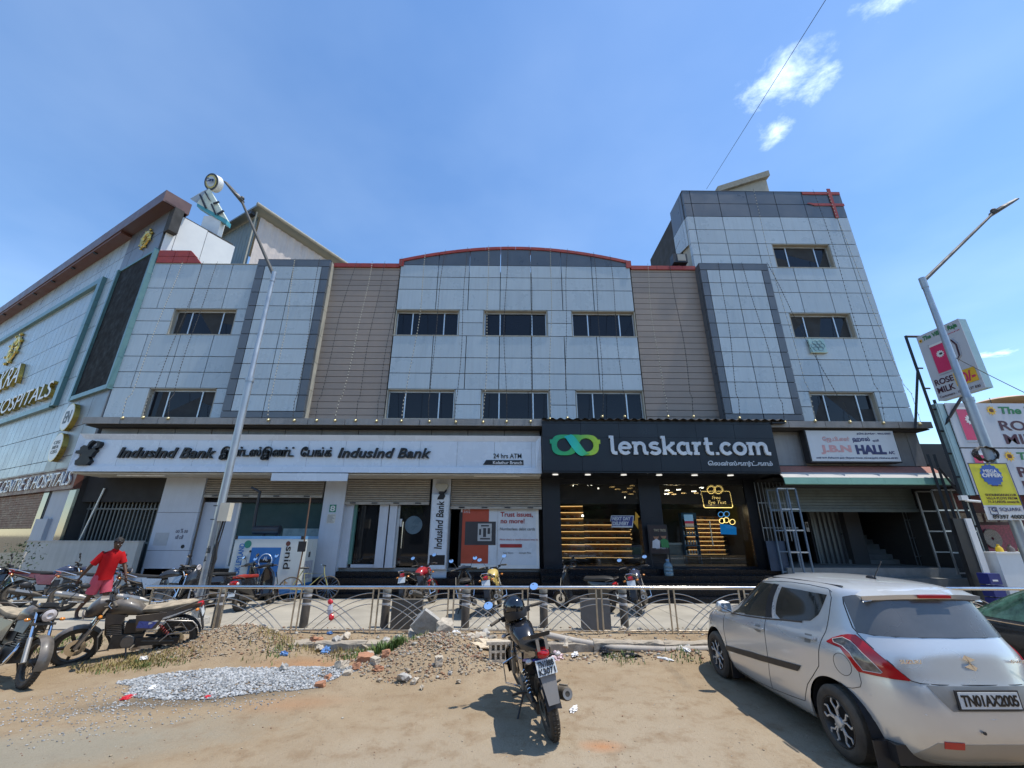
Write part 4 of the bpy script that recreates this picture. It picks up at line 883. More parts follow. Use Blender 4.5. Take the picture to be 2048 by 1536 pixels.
for c in word:
    wd_,strokes=GL[c]; mb=MB()
    for k_,st_ in enumerate(strokes):
        kz+=1; dy=.0012*((kz*7)%9); cl=st_=='O'
        pts_=arc(.51,.5,.39,.40,0,345,23) if cl else st_
        w_=.235 if len(pts_)!=2 or abs(pts_[0][1]-pts_[1][1])>.05 else .19
        r_=ribbon([(xx+p[0]*sx,b[1]+p[1]*sz) for p in pts_],w_*sx*1.0,-.062-dy,-.004,m_lw,lk,'letter',cl); mb.add(r_.v,r_.f)
    mb.build('letter_'+('dot' if c=='.' else c),m_lw,lk); xx+=(wd_+.03)*sx
# slab serifs at the letter feet
a=lkp(1415,921.5); b=lkp(1546,934); text('lettering','ெலன்ஸ்கார்ட்.காம்',m_lw,lk,a[0],b[0],b[1],a[1],-.004,.02,.02)
# spectacle logo: two lenses and a crossing band
lc=lkp(1129,890); rc=lkp(1173,890); cz=(lc[1]+rc[1])/2; r_=.30
def lerpc(a,b,t): return tuple(a[i]+(b[i]-a[i])*t for i in range(3))
def gradient_mat(name,c0,c1,c2,x0,x1):
    m=bpy.data.materials.new(name); m.use_nodes=True; nt=m.node_tree; b=nt.nodes['Principled BSDF']; n=nt.nodes.new; L=nt.links.new
    t=n('ShaderNodeTexCoord'); s=n('ShaderNodeSeparateXYZ'); L(t.outputs['Object'],s.inputs[0]); r=n('ShaderNodeMapRange'); r.inputs['From Min'].default_value=x0; r.inputs['From Max'].default_value=x1; L(s.outputs[0],r.inputs['Value'])
    c=n('ShaderNodeValToRGB'); L(r.outputs[0],c.inputs[0]); e=c.color_ramp.elements; e[0].color=(*c0,1); e[1].color=(*c2,1); q=e.new(.5); q.color=(*c1,1); L(c.outputs[0],b.inputs['Base Color']); b.inputs['Roughness'].default_value=.35; return m
gl=gradient_mat('logo_green',(.01,.32,.15),(.05,.42,.08),(.42,.60,.03),lc[0]-.35,rc[0]+.35); gt=gradient_mat('logo_teal',(.0,.42,.45),(.02,.5,.36),(.05,.42,.12),lc[0],rc[0])
def ringpoly(cx,cz_,ro,ri,squash=1.0,a0=0,a1=360,n=36):
    return [(cx+ro*math.cos(R(a0+(a1-a0)*k/n)),cz_+ro*squash*math.sin(R(a0+(a1-a0)*k/n))) for k in range(n+1)],[(cx+ri*math.cos(R(a0+(a1-a0)*k/n)),cz_+ri*squash*math.sin(R(a0+(a1-a0)*k/n))) for k in range(n+1)]
def strip(name,A,B,y0,y1,mt,par):
    mb=MB()
    for i in range(len(A)-1):
        mb.hexa([(A[i][0],y0,A[i][1]),(A[i+1][0],y0,A[i+1][1]),(A[i+1][0],y1,A[i+1][1]),(A[i][0],y1,A[i][1]),(B[i][0],y0,B[i][1]),(B[i+1][0],y0,B[i+1][1]),(B[i+1][0],y1,B[i+1][1]),(B[i][0],y1,B[i][1])])
    return mb.build(name,mt,par)
ax0,ax1=lkp(1100,890)[0],lkp(1200,890)[0]; zt=lkp(1150,870)[1]; zb=lkp(1150,911)[1]; hh=(zt-zb)/2; cz=(zt+zb)/2; hw=(ax1-ax0)/2; cxm=(ax0+ax1)/2
lcx,rcx=cxm-hw*.44,cxm+hw*.44
for s,cx in ((-1,lcx),(1,rcx)):
    n=40; O=[];I=[]
    for k in range(n+1):
        t=2*PI*k/n; c,s_=math.cos(t),math.sin(t); sq=lambda v,p:math.copysign(abs(v)**p,v)
        O.append((cx+hw*.50*sq(c,.72),cz+hh*sq(s_,.72))); I.append((cx+hw*.29*c,cz+hh*.66*s_))
    strip('logo_lens',O,I,-.06,-.004,gl,lk)
    MB().box(cx+s*hw*.44,cx+s*hw*.565,-.058,-.004,cz+hh*.12,cz+hh*.52).build('logo_hinge',gl,lk)
A=[];B=[]
for k in range(21):
    t=k/20; x=cxm+hw*(-.34+.72*t); z=cz+hh*(.92-1.84*(t*t*(3-2*t))); A.append((x+.06,z+.03)); B.append((x-.10-.05*math.sin(PI*t),z-.05))
strip('logo_band',[(a[0]+.08,a[1]) for a in A],B,-.075,-.061,gt,lk)
MB().box(cxm-hw*.2,cxm+hw*.2,-.059,-.004,zt-hh*.28,zt).build('logo_bridge',gl,lk)
# shop front
lf=empty('optical_shopfront','black framed glass shop front with lit displays inside','shopfront',(4.9,15.2,.94)); fx=lambda px,py=1050,Y=15.15:P(px,py,Y).x-4.9
c1,c2,c3,c4,c5,c6=1.2-4.9,fx(1122),fx(1283),fx(1327),fx(1500),8.75-4.9
Hs=3.05
for a,b in ((c1,c2),(c3,c4),(c5,c6)):
    slab('column',m_lblack,lf,a+.004,b-.004,-.08,.3,-.3,Hs)
slab('plinth',m_lblack,lf,c1,c6,-.05,.2,-.3,.06); slab('header',m_lblack,lf,c1,c6,-.02,.3,Hs-.32,Hs+.1)
gls=glass('shop_glass',(.9,.94,.93),1.0)
slab('glass_pane',gls,lf,c2,c3,.0,.012,.06,Hs-.32); mid=fx(1413)
slab('glass_pane',gls,lf,c4,mid-.006,.0,.012,.06,Hs-.32); slab('glass_door',gls,lf,mid+.006,c5,.0,.012,.06,Hs-.32)
MB().cyl((mid+.12,-.05,.7),(mid+.12,-.05,1.5),.018,n=8).build('door_handle',m_steel,lf,True)
MB().box(c1+.1,c6,2.9,3.0,0,3).box(c1,c1+.1,.3,3,0,3).box(c6-.1,c6,.3,3,0,3).build('inner_wall',mat('dark_interior',(.07,.06,.05),.8),lf)
MB().box(c1,c6,.3,3,Hs+.0,Hs+.1).build('ceiling',mat('dark_ceiling',(.02,.02,.02),.8),lf)
m_warm=mat('warm_wood',(.35,.20,.07),.4,0,.2,6); m_lampw=mat('warm_lamp',(.9,.7,.4),.3,emit=(1,.62,.24),es=1.3); m_lampc=mat('white_spot',(.9,.9,.85),.3,emit=(1,.9,.75),es=6)
m_frames=stone_mat('spectacle_frames',[(.03,.03,.03),(.25,.12,.04),(.5,.4,.2),(.05,.1,.2),(.4,.05,.03),(.5,.5,.45)],.3)
def display(x0,x1,y,z0,z1,rows,label=None,ry=0,light=True):
    o=empty('display_shelves',label,'shelves',(4.9+(x0+x1)/2,15.2+y,.94+z0),ry); W=(x1-x0)/2; H=z1-z0
    slab('back_panel',m_warm,o,-W,W,.1,.14,0,H)
    it=MB(); lm=MB()
    for r in range(rows):
        z=.04+H*r/rows; slab('shelf',m_warm,o,-W,W,-.12,.1,z-.02,z)
        if light: lm.box(-W,W,.07,.085,z-.034,z-.024)
        n=int(2*W/.17)
        for k in range(n):
            xx=-W+.1+k*.17; it.tube([(xx+.05*math.cos(t)*1.0,-.02,z+.045+.03*math.sin(t)) for t in [i*PI/4 for i in range(9)]],.008,4,False); it.box(xx+.05,xx+.10,-.028,-.02,z+.04,z+.06)
    tag(it.build('spectacles',m_frames,o),kind='stuff')
    if light: lm.build('strip_light',m_lampw,o)
display(c2+.12,c2+.95,1.0,.25,2.25,9,'warm lit wooden display rack at the left of the shop window',R(-12))
display(c2+1.1,c3+.3,2.4,.2,1.65,6,'dim rack of spectacles at the back of the left window')
display(mid+.1,c5+.1,2.0,.35,1.75,9,'glowing rack of spectacles behind the shop door',R(6))
display(c3+-.3,c3+.4,2.6,.7,1.6,5,'small lit rack at the rear behind the offer sticker')
# blue stand and counter inside
bs=empty('display_stand','blue display stand with small bottles behind the right glass','stand',(4.9+fx(1395),15.9,.94)); m_bst=mat('blue_stand',(.03,.12,.22),.4)
for k in range(4): slab('shelf',m_bst,bs,-.25,.25,-.1,.15,.35+k*.32,.40+k*.32)
slab('side_wall',m_bst,bs,-.27,-.25,-.1,.15,.1,1.7); slab('side_wall',m_bst,bs,.25,.27,-.1,.15,.1,1.7); slab('top_panel',m_bst,bs,-.27,.27,-.12,.15,1.6,1.8)
bt=MB()
for k in range(3):
    for i in range(5): bt.cyl((-.2+i*.1,0,.41+k*.32),(-.2+i*.1,0,.54+k*.32),.025,n=8)
bt.build('bottles',m_white,bs)
ct=empty('counter','white counter inside the optical shop','counter',(4.9+fx(1350),16.2,.94)); slab('counter_top',m_white,ct,-.5,.6,-.2,.3,.72,.78); slab('counter_front',mat('grey_counter',(.25,.25,.24),.4),ct,-.45,.55,-.15,.25,0,.72)
lampsL=[(866,232),(942,262),(1040,302),(1113,250),(1148,215),(1202,296),(1127,331)]
for i,(zx,zy) in enumerate(lampsL):
    q=P(1100+zx/6.98,940+zy/6.98,16.6); o=MB().lathe([(0,.001),(0,.10),(-.03,.11),(-.03,.001)],(0,0,0),(0,0,1),16).build('ceiling_lamp',m_lampw,None,loc=q); tag(o,'round warm ceiling lamp glowing inside the left shop window','lamp','warm lamps in the shop ceiling')
for i,(zx,zy) in enumerate([(533,205),(580,208),(676,257),(1045,384),(325,217),(455,638)]):
    q=P(1100+zx/6.98,940+zy/6.98,16.0); o=MB().ball((0,0,0),.035,8,6).build('spot_lamp',m_lampc,None,loc=q); tag(o,'small white spot lamp on the shop ceiling track','lamp','white spot lamps in the shop')
for i,(zx,zy) in enumerate([(170,278),(215,308),(162,328),(262,331),(328,269),(398,317),(540,291),(575,317),(650,242)]):
    q=P(1310+zx/6.98,940+zy/6.98,16.6); o=MB().lathe([(0,.001),(0,.08),(-.03,.09),(-.03,.001)],(0,0,0),(0,0,1),14).build('ceiling_lamp',m_lampw if i%2 else m_lampc,None,loc=q); tag(o,'round ceiling lamp glowing inside the right shop window','lamp','lamps in the right shop ceiling')
for lx,ly,lz,en in ((2.6,16.5,3.3,9),(6.5,16.8,3.3,9),(7.6,16.2,2.8,4)):
    l=bpy.data.lights.new('shop_lamp','POINT'); l.energy=en; l.color=(1,.72,.42); l.shadow_soft_size=.15; lo=bpy.data.objects.new('shop_lamp_light',l); COL.objects.link(lo); lo.location=(lx,ly,lz)
# stickers and neon on the glass
def lsx(name,px0,py0,px1,py1,mt,Y,label,cat): 
    a=P(px0,py0,Y); b=P(px1,py1,Y); c=P((px0+px1)/2,py1,Y); return tag(slab(name,mt,None,P(px0,(py0+py1)/2,Y).x,P(px1,(py0+py1)/2,Y).x,Y,Y+.006,b.z,a.z),label,cat)
nd=empty('window_sticker','navy sticker reading next day delivery with a yellow lightning bolt','sticker',(0,0,0))
Ys=15.17
a=P(1221,1031,Ys); b=P(1270,1055,Ys)
MB().prism([(a.x+.02,a.z),(b.x,a.z),(b.x-.08,b.z),(a.x,b.z),(a.x+.04,(a.z+b.z)/2),(a.x-.02,(a.z+b.z)/2)],Ys-.004,Ys).build('outline',m_lw,nd)
MB().prism([(a.x+.04,a.z-.02),(b.x-.03,a.z-.02),(b.x-.1,b.z+.05),(a.x+.02,b.z+.05),(a.x+.06,(a.z+b.z)/2),(a.x+.0,(a.z+b.z)/2)],Ys-.008,Ys-.004).build('backing',mat('navy_print',(.03,.04,.20),.4),nd)
text('lettering','NEXT DAY\nDELIVERY',m_lw,nd,a.x+.05,b.x-.12,b.z+.07,a.z-.04,Ys-.009,.003,.04,.15)
q=P(1272,1040,Ys); MB().prism([(q.x+.0,q.z+.28),(q.x+.14,q.z+.10),(q.x+.07,q.z+.06),(q.x+.05,q.z-.30),(q.x-.12,q.z-.05),(q.x-.04,q.z-.02)],Ys-.012,Ys-.006).build('lightning',mat('yellow_print',(.65,.33,.02),.4),nd)
rebase(nd,(a.x,Ys,b.z))
m_neon=mat('yellow_neon',(.9,.7,.3),.3,emit=(1,.68,.22),es=1.6)
ne=empty('neon_sign','yellow neon sign reading free eye test with goggles outline above','sign',(0,0,0)); Yn=15.35
def npx(zx,zy): return P(1310+zx/6.98,940+zy/6.98,Yn)
def npath(pts,r=.012,cl=True):
    p=[npx(*q) for q in pts]; 
    if cl: p.append(p[0])
    return MB().tube(p,r,5,False).build('neon_tube',m_neon,ne)
npath([(645,300),(735,300),(735,296),(955,296),(1030,298),(1045,310),(1085,510),(1070,525),(700,525),(685,515),(648,325)])
for cx in (785,885):
    npath([(cx+52*math.cos(t*PI/8),278+48*math.sin(t*PI/8)) for t in range(16)]); npath([(cx+(66 if cx>800 else 60)*math.cos(t*PI/8),275+58*math.sin(t*PI/8)) for t in range(16)],.009)
a=npx(790,362); b=npx(915,410); text('neon_text','Free',m_neon,ne,a.x,b.x,b.z,a.z,Yn,.012,.0,.25); a=npx(738,425); b=npx(1000,490); text('neon_text','Eye Test',m_neon,ne,a.x,b.x,b.z,a.z,Yn,.012,.0,.25)
rebase(ne,npx(700,525))
st=empty('price_sticker','light blue and red price sticker on the right glass','sticker',(0,0,0))
def sp_(pxa,pya,pxb,pyb,mt,Y,name='print'): a=P(pxa,pyb,Y); c=P(pxa,pya,Y); b=P(pxb,pyb,Y); return slab(name,mt,st,a.x,b.x,Y,Y+.003,a.z,c.z)
sp_(1369,1029,1387,1042,mat('sticker_blue',(.32,.55,.68),.4),15.18); sp_(1370,1042,1388,1047,mat('sticker_red',(.5,.03,.06),.4),15.18); sp_(1371,1047,1388,1053,mat('sticker_cream',(.6,.45,.3),.4),15.18)
rebase(st,P(1371,1053,15.18))
bs2=empty('blue_film_sticker','bright blue film sticker shaped like a bag with goggles outlines above','sticker',(0,0,0)); m_bf=mat('glowing_blue_film',(.0,.24,.62),.4,emit=(0,.2,.6),es=.25)  # sticker film is no lamp; a faint glow is put into its material
pp=[P(1310+x/6.98,940+y/6.98,15.3) for x,y in [(905,750),(1040,765),(1135,795),(1140,905),(920,895)]]
MB().prism([(q.x,q.z) for q in pp],15.3,15.305).build('film',m_bf,bs2)
for (cx,cy,mt) in ((920,620,mat('blue_line',(.1,.3,.6),.4,emit=(.1,.4,.9),es=.6)),(1000,615,MC['blue_line']),(935,710,m_neon),(995,700,m_neon),(1080,725,m_neon)):
    MB().tube([P(1310+(cx+38*math.cos(t*PI/8))/6.98,940+(cy+36*math.sin(t*PI/8))/6.98,15.3) for t in range(17)],.009,5,False).build('outline',mt,bs2)
rebase(bs2,(pp[4].x,15.3,pp[4].z))
sd=empty('standee','black poster stand with two people in sunglasses beside the shop pillar','stand',(0,0,0)); Yd=14.9
def sdp(pxa,pya,pxb,pyb,mt,dy=0,name='print'): Y=Yd-dy; a=P(pxa,pyb,Y); c=P(pxa,pya,Y); b=P(pxb,pyb,Y); return slab(name,mt,sd,a.x,b.x,Y,Y+.01,a.z,c.z)
sdp(1300,1049,1340,1108,m_black,0,'board'); sdp(1302,1051,1338,1106,mat('dark_brown_print',(.03,.02,.022),.4),.012,'print'); 
text('lettering','TWO TRIOS',mat('pale_gold_ink',(.5,.45,.3),.4),sd,P(1307,1060,Yd).x,P(1331,1060,Yd).x,P(1307,1063,Yd).z,P(1307,1058,Yd).z,Yd-.014,.003,0)
m_skin=mat('brown_skin',(.30,.15,.085),.6,0,.1,8)
for (cx,cy,bodyc) in ((1312,1073,(.5,.52,.55)),(1327,1072,(.03,.2,.06))):
    q=P(cx,cy,Yd-.02); MB().lathe([(0,.001),(0,.09)],(q.x,q.y,q.z),(0,1,0),16).build('face',m_skin,sd); slab('sunglasses',m_black,sd,q.x-.08,q.x+.08,q.y-.004,q.y-.002,q.z-.0,q.z+.03)
    MB().prism([(q.x-.16,q.z-.36),(q.x+.16,q.z-.36),(q.x+.13,q.z-.14),(q.x,q.z-.07),(q.x-.13,q.z-.14)],q.y-.001,q.y+.001).build('torso',mat('print_cloth%d'%cx,bodyc,.5),sd); MB().prism([(q.x-.09,q.z+.02),(q.x+.09,q.z+.02),(q.x+.07,q.z+.11),(q.x-.07,q.z+.11)],q.y-.001,q.y+.001).build('hair',m_black,sd)
text('lettering','BUY 1 GET 1',m_lw,sd,P(1312,1095,Yd).x,P(1334,1095,Yd).x,P(1312,1098,Yd).z,P(1312,1093,Yd).z,Yd-.014,.003,0)
MB().box(P(1302,1110,Yd).x,P(1304,1110,Yd).x,Yd,Yd+.03,.94,1.5).box(P(1338,1110,Yd).x,P(1340,1110,Yd).x,Yd,Yd+.03,.94,1.5).build('legs',m_black,sd)
rebase(sd,(P(1320,1108,Yd).x,Yd,.94))
# water can on the steps
wc=P(1339,1158,14.35); can=empty('water_can','clear blue twenty litre water can on the shop steps','water can',(wc.x,14.35,.78)); m_can=mat('clear_blue_plastic',(.12,.20,.25),.15,0,.2,spec=.8)
MB().lathe([(0,.001),(0,.13),(.02,.14),(.1,.14),(.115,.13),(.13,.14),(.2,.14),(.215,.13),(.23,.14),(.30,.14),(.36,.10),(.40,.05),(.46,.045)],(0,0,0),(0,0,1),20).build('can',m_can,can,True); MB().cyl((0,0,.44),(0,0,.48),.05,n=12).build('cap',m_bagb,can)
# ================================================================ HOSPITAL (left, turned 28.8 degrees)
HA=.503; C0=Vector((-14.85,15.0,0))
hp=empty('hospital_building','angled hospital building at the left with brown eave and gold letters','building',C0,-HA)
HM=Matrix.Translation(C0)@Matrix.Rotation(-HA,4,'Z'); HI=HM.inverted()
def HP(px,py,y=0.0):      # pixel to the hospital's own coordinates on its plane y
    o=HI@Vector((0,0,H0)); d=HI.to_3x3()@ray(px,py); t=(y-o.y)/d.y; return o+d*t
m_hp=mat('pale_hospital_panel',(.31,.375,.41),.32,0,.05,1.2,rand=.07,stain=.12,spec=.8)
m_teal=mat('teal_trim',(.10,.20,.205),.35,.2,.1); m_brown=mat('brown_fascia',(.10,.05,.045),.4,0,.12,2); m_brown2=mat('brown_soffit',(.12,.05,.04),.5,0,.12,2)
m_gold=mat('gold_letter',(.55,.40,.10),.3,.7,.1); m_led=mat('led_screen_off',(.016,.017,.018),.8,0,.03,spec=.15)
MB().box(-30,0,.08,2.6,0,15.4).build('wall',m_core,hp)
hr=[15.5,14.31,13.11,11.92,10.73,9.52,8.30,7.08,5.86,4.66,4.2]
def hcol(i): return -3.75-.615*i
for k in range(10):
    for i in range(29):
        x1=hcol(i); x0=hcol(i+1)
        if i>=28: x0=-24
        slab('wall_panel',m_hp,hp,x0+.012,x1-.012,0,.08,hr[k+1]+.014,hr[k]-.014,(0,0,random.uniform(-.003,.003)))
MB().box(-30,-3.7,.06,.09,4.2,15.5).build('joint_backing',mat('hospital_joint',(.12,.14,.15),.8),hp)
m_hgrey=mat('grey_pier_panel',(.11,.125,.145),.34,0,.08,1.5,rand=.08,spec=.6)
for k,(a,b) in enumerate([(15.6,14.31),(14.31,13.30),(7.08,5.86),(5.86,4.7),(4.7,4.2)]):
    for (x0,x1) in ((-3.73,-3.0),(-3.0,-1.55),(-1.55,-.1)) if k<2 else ((-3.73,-2.6),(-2.6,-1.3),(-1.3,0.0)):
        slab('pier_panel',m_hgrey,hp,x0+.012,x1-.012,-.03,.08,b+.012,a-.012)
slab('screen',m_led,hp,-3.33,-.10,-.06,.05,7.22,13.22)
for (a,b,c,d) in ((-3.50,-3.33,7.08,13.32),(-.10,.03,7.08,13.32)):
    for s in range(5): z0=c+(d-c)*s/5; slab('screen_border',m_teal,hp,a,b,-.16,.02,z0+.004,z0+(d-c)/5-.004)
slab('screen_border',m_teal,hp,-3.5,.03,-.15,.02,7.04,7.22); slab('screen_border',m_teal,hp,-3.5,.03,-.10,.02,13.22,13.32)
# teal picture frame on the wall
for (a,b,c,d) in ((-5.42,-5.02,7.1,13.5),):
    for s in range(5): z0=c+(d-c)*s/5; slab('teal_moulding',m_teal,hp,a,b,-.16,.0,z0+.006,z0+(d-c)/5-.006)
for k in range(6): slab('teal_moulding',m_teal,hp,-24+18.58*k/6,-24+18.58*(k+1)/6-.01,-.16,0,13.22,13.5); slab('teal_moulding',m_teal,hp,-24+18.58*k/6,-24+18.58*(k+1)/6-.01,-.17,0,7.05,7.27)
# eave
ea=HP(0,625,-.55); 
MB().box(-30,-3.7,-.45,.1,15.30,15.42).build('eave_soffit',m_brown2,hp); MB().box(-30,.25,-.50,-.42,15.42,16.0).build('eave_fascia',m_brown,hp); MB().box(-30,.25,-.42,.5,15.9,16.0).build('eave_top',m_brown,hp)
MB().box(-3.7,.25,-.42,-.01,15.42,15.5).build('eave_soffit',m_brown,hp)
for k in range(9): 
    q=HP(*[(211,507),(166,537),(127,561),(90,585),(58,607),(28,626),(2,645)][k]) if k<7 else None
    if q is None: continue
    MB().lathe([(0,.001),(0,.09),(.05,.09)],(q.x,-.35,15.24),(0,0,1),12).build('soffit_lamp',m_black,hp)
slab('dark_slot',m_core,hp,-.1,.35,-.05,.3,14.2,15.4)
MB().box(.19,.25,-.42,.5,15.42,15.9).box(-.8,.19,.46,.5,15.42,15.9).build('eave_end',m_brown,hp)
# letters and medallions (all at their place on the wall)
def HT(body,pa_,pb_,mt,y=-.14,depth=.1,bold=.02,back=None):
    a=HP(*pa_,0); b=HP(*pb_,0); text('gold_lettering' if mt==m_gold else 'lettering',body,mt,hp,a.x,b.x,b.z,a.z,y,depth,bold)
zt=10.3; zb=9.25
def lett(body,s0,s1,z0,z1,d,bold):
    text('gold_lettering',body,m_gold,hp,-s0,-s1,z0,z1,-.02,.16,bold); text('letter_face',body,m_white,hp,-s0,-s1,z0,z1,-.185,.01,bold*.6)
lett('CAKRA',17.5,11.8,9.25,10.45,.1,.0); lett('WOMEN\'S & HOSPITALS',22.5,5.9,7.62,8.42,.1,.0)
def medal(x,z,r,mt=m_gold,spikes=True):
    o=MB().lathe([(0,.001),(0,r*.35),(-.03,r*.38),(-.03,r*.3)],(x,-.05,z),(0,1,0),24); o.lathe([(-.06,r*.62),(-.02,r*.55),(-.02,r*.88),(-.08,r*.82),(-.06,r*.62)],(x,-.05,z),(0,1,0),24)
    for k in range(8):
        a=k*PI/4; o.tube([(x+r*.3*math.cos(a),-.08,z+r*.3*math.sin(a)),(x+r*.8*math.cos(a),-.08,z+r*.8*math.sin(a))],.03*r*2,5)
        a+=PI/8; o.ball((x+r*.98*math.cos(a),-.08,z+r*.98*math.sin(a)),r*.12,6,4)
    return o.build('gold_medallion',mt,hp)
medal(-15.7,12.0,.95); medal(-1.62,14.4,.5)
m_rw=mat('round_sign_white',(.65,.65,.64),.4)
def rsign(x,z,lab,txt):
    r=.55; MB().lathe([(0,.001),(0,r),(-.16,r),(-.16,.001)],(x,-.03,z),(0,1,0),32).build('round_sign',m_gold,hp,True); MB().lathe([(-.165,.001),(-.165,r*.94),(-.16,r*.94)],(x,-.03,z),(0,1,0),32).build('round_sign_face',m_rw,hp)
    text('sign_mark',txt,m_letter,hp,x-.3,x+.3,z-.25,z+.25,-.2,.004,.02)
rsign(-2.68,6.27,'','EN'); rsign(-2.74,5.08,'','CEG\nMFA\nCEG')
# brown band
MB().box(-24,0,-.12,.1,3.42,4.18).build('brown_band',m_brown2,hp); MB().box(-24,0,-.16,-.1,4.14,4.2).build('band_edge',m_brown,hp)
text('lettering','CARE CENTRE & HOSPITALS',m_white,hp,-9.4,-.25,3.55,4.05,-.13,.05,-.004,.18)
# ground floor
m_hwall=mat('pale_blue_wall',(.38,.41,.45),.7,0,.08,2,stain=.25); m_bshut=mat('brown_shutter',(.17,.08,.045),.6,0,.2,5); m_tgl=mat('teal_glass',(.035,.085,.08),.06,0,.1,spec=.8)
slab('wall_pier',m_hwall,hp,-2.1,-.55,-.0,.12,0,3.42); slab('meter_box',m_hwall,hp,-2.3,-1.2,-.12,.0,1.7,2.45); slab('glass_strip',m_tgl,hp,-.55,.0,-.0,.1,1.0,3.42)
slab('dark_jamb',m_core,hp,-2.4,-2.1,0.02,.2,0,3.42); slab('glass_strip',m_tgl,hp,-2.9,-2.4,0,.1,0,3.42)
for i in range(14): slab('shutter_slat',m_bshut,hp,-8.5,-2.95,.02+.01*(i%2),.1,2.15+.09*i,2.23+.09*i)
slab('shop_glass',m_tgl,hp,-8.5,-2.95,.06,.1,0,2.13); slab('wall_pier',m_hwall,hp,-9.4,-8.55,0,.12,0,3.42)
for i in range(14): slab('shutter_slat',m_bshut,hp,-15,-9.45,.02+.01*(i%2),.1,2.15+.09*i,2.23+.09*i)
slab('shop_glass',m_tgl,hp,-15,-9.45,.06,.1,0,2.13)
# white side wall on the roof, faces right
m_wp=mat('white_roof_panel',(.60,.61,.60),.5,0,.04,1.5,rand=.03)
wy=[0.02,.33,1.43,2.66]
for (y0,y1,z0,z1) in ((.02,.36,14.3,15.35),(.02,.36,12.0,14.27),(.38,1.42,13.55,15.32),(.38,1.42,12.0,13.52),(1.44,2.68,12.0,15.28)):
    slab('white_panel',m_wp,hp,.0,.05,y0,y1,z0,z1)
MB().box(-5,-.02,0.1,2.66,11.9,15.25).build('roof_room_wall',m_hwall,hp)
# ---- rooftop shed of corrugated sheet
A0=HI@P(515,418,18.2)
sh=empty('rooftop_shed','corrugated metal shed with pitched roof behind the left parapet','shed',HM@Vector((A0.x,A0.y,12.0)),-HA)
m_cor=mat('corrugated_sheet_pink',(.52,.45,.40),.5,.2,.1,2,stain=.3); m_cor2=mat('corrugated_sheet_green',(.22,.25,.24),.45,.3,.1,2)
def corr(name,p0,p1,z0,z1,mt,n,amp=.03,top=None):
    mb=MB(); rows=[[],[]]; d=(Vector(p1)-Vector(p0)); L_=d.length; nrm=Vector((d.y,-d.x)).normalized()
    for i in range(n*4+1):
        t=i/(n*4); a=(0,amp,0,0)[i%4] if False else amp*(1 if i%4 in (1,2) else 0); q=Vector(p0)+d*t+nrm*a; zt_=z1 if top is None else top(t)
        rows[0].append((q.x,q.y,z0)); rows[1].append((q.x,q.y,zt_))
    mb.grid(rows); return mb.build(name,mt,sh)
Zt=A0.z-12.0
corr('side_wall',(0,0.25),(0,12),-.4,Zt-.35,m_cor,26); corr('end_wall',(-4,.2),(-.1,.2),-.4,Zt-.3,m_cor2,14)
MB().hexa([(-4,-.25,Zt-.3),(.45,-.25,Zt-.18),(.45,12,Zt-.18),(-4,12,Zt-.3),(-4,-.25,Zt-.22),(.45,-.25,Zt-.06),(.45,12,Zt-.06),(-4,12,Zt-.22)]).build('roof_sheet',m_cor2,sh)
MB().cyl((.48,-.3,Zt-.08),(.48,12,Zt-.08),.09,n=10).build('gutter',m_cream,sh,True); MB().cyl((.15,-.05,Zt-.3),(.15,-.05,-.4),.04,n=8).build('post',m_cream,sh)
MB().box(-.2,.1,-.3,-.05,Zt-.55,Zt-.35).build('lamp',m_black,sh)
MB().box(-.6,1.2,-1.2,-1.0,-.3,1.3).build('low_wall',mat('mottled_wall',(.35,.3,.22),.9,0,.6,22),sh)
MB().cyl((-1.5,-1.1,1.75),(1.6,-1.1,.8),.05,n=6).build('pipe',m_cream,sh)
# ---- pyramid ornament with a round badge on the hospital roof
def quad(pts,mt,name,par,th=.06):
    p=[Vector(q) for q in pts]; n=(p[1]-p[0]).cross(p[2]-p[0]).normalized()*th; k=len(p); mb=MB(); mb.add(p+[q+n for q in p],[tuple(range(k)),tuple(k+i for i in reversed(range(k)))]+[((i+1)%k,i,k+i,k+(i+1)%k) for i in range(k)]); return mb.build(name,mt,par)
Yo=16.6; o2=lambda x,y,Y=Yo: P(380+x/6.98,330+y/6.98,Y)
pyr=empty('roof_ornament','white and teal pyramid ornament on the hospital roof','ornament',o2(300,800)); po=pyr.location.copy()
q_=lambda x,y,Y=Yo:o2(x,y,Y)-po
m_orn=mat('pale_green_panel',(.62,.68,.58),.5,0,.05); m_tealb=mat('bright_teal',(.06,.30,.36),.5)
quad([q_(100,530),q_(520,770),q_(505,825),q_(95,575)],m_tealb,'base_panel',pyr,.3)
quad([q_(265,325,Yo-.02),q_(520,768),q_(95,530)],m_orn,'pyramid_face',pyr,.2); quad([q_(265,325),q_(95,530),q_(0,470,Yo+1.2),q_(175,365,Yo+1)],mat('grey_panel',(.25,.27,.27),.5),'pyramid_side',pyr,.05)
for (a,b,c,d) in (((125,415),(145,405),(230,590),(205,600)),((195,370),(215,368),(285,500),(262,485)),((285,545),(305,535),(365,680),(345,688)),((320,525),(400,500),(410,515),(320,540)),((370,672),(460,625),(475,640),(380,690))):
    quad([q_(*a,Yo-.1),q_(*b,Yo-.1),q_(*c,Yo-.1),q_(*d,Yo-.1)],m_black,'dark_fin',pyr,.05)
MB().box(-.5,.4,.05,.35,-3.2,q_(300,700).z).build('support',m_white,pyr)
rb=empty('round_badge','round black and gold badge drum above the hospital roof','badge',o2(300,235,Yo)); rc_=rb.location.copy()
rad=(o2(300,235)-o2(180,235)).length; axd=Vector((-.25,-1,-.35)).normalized()
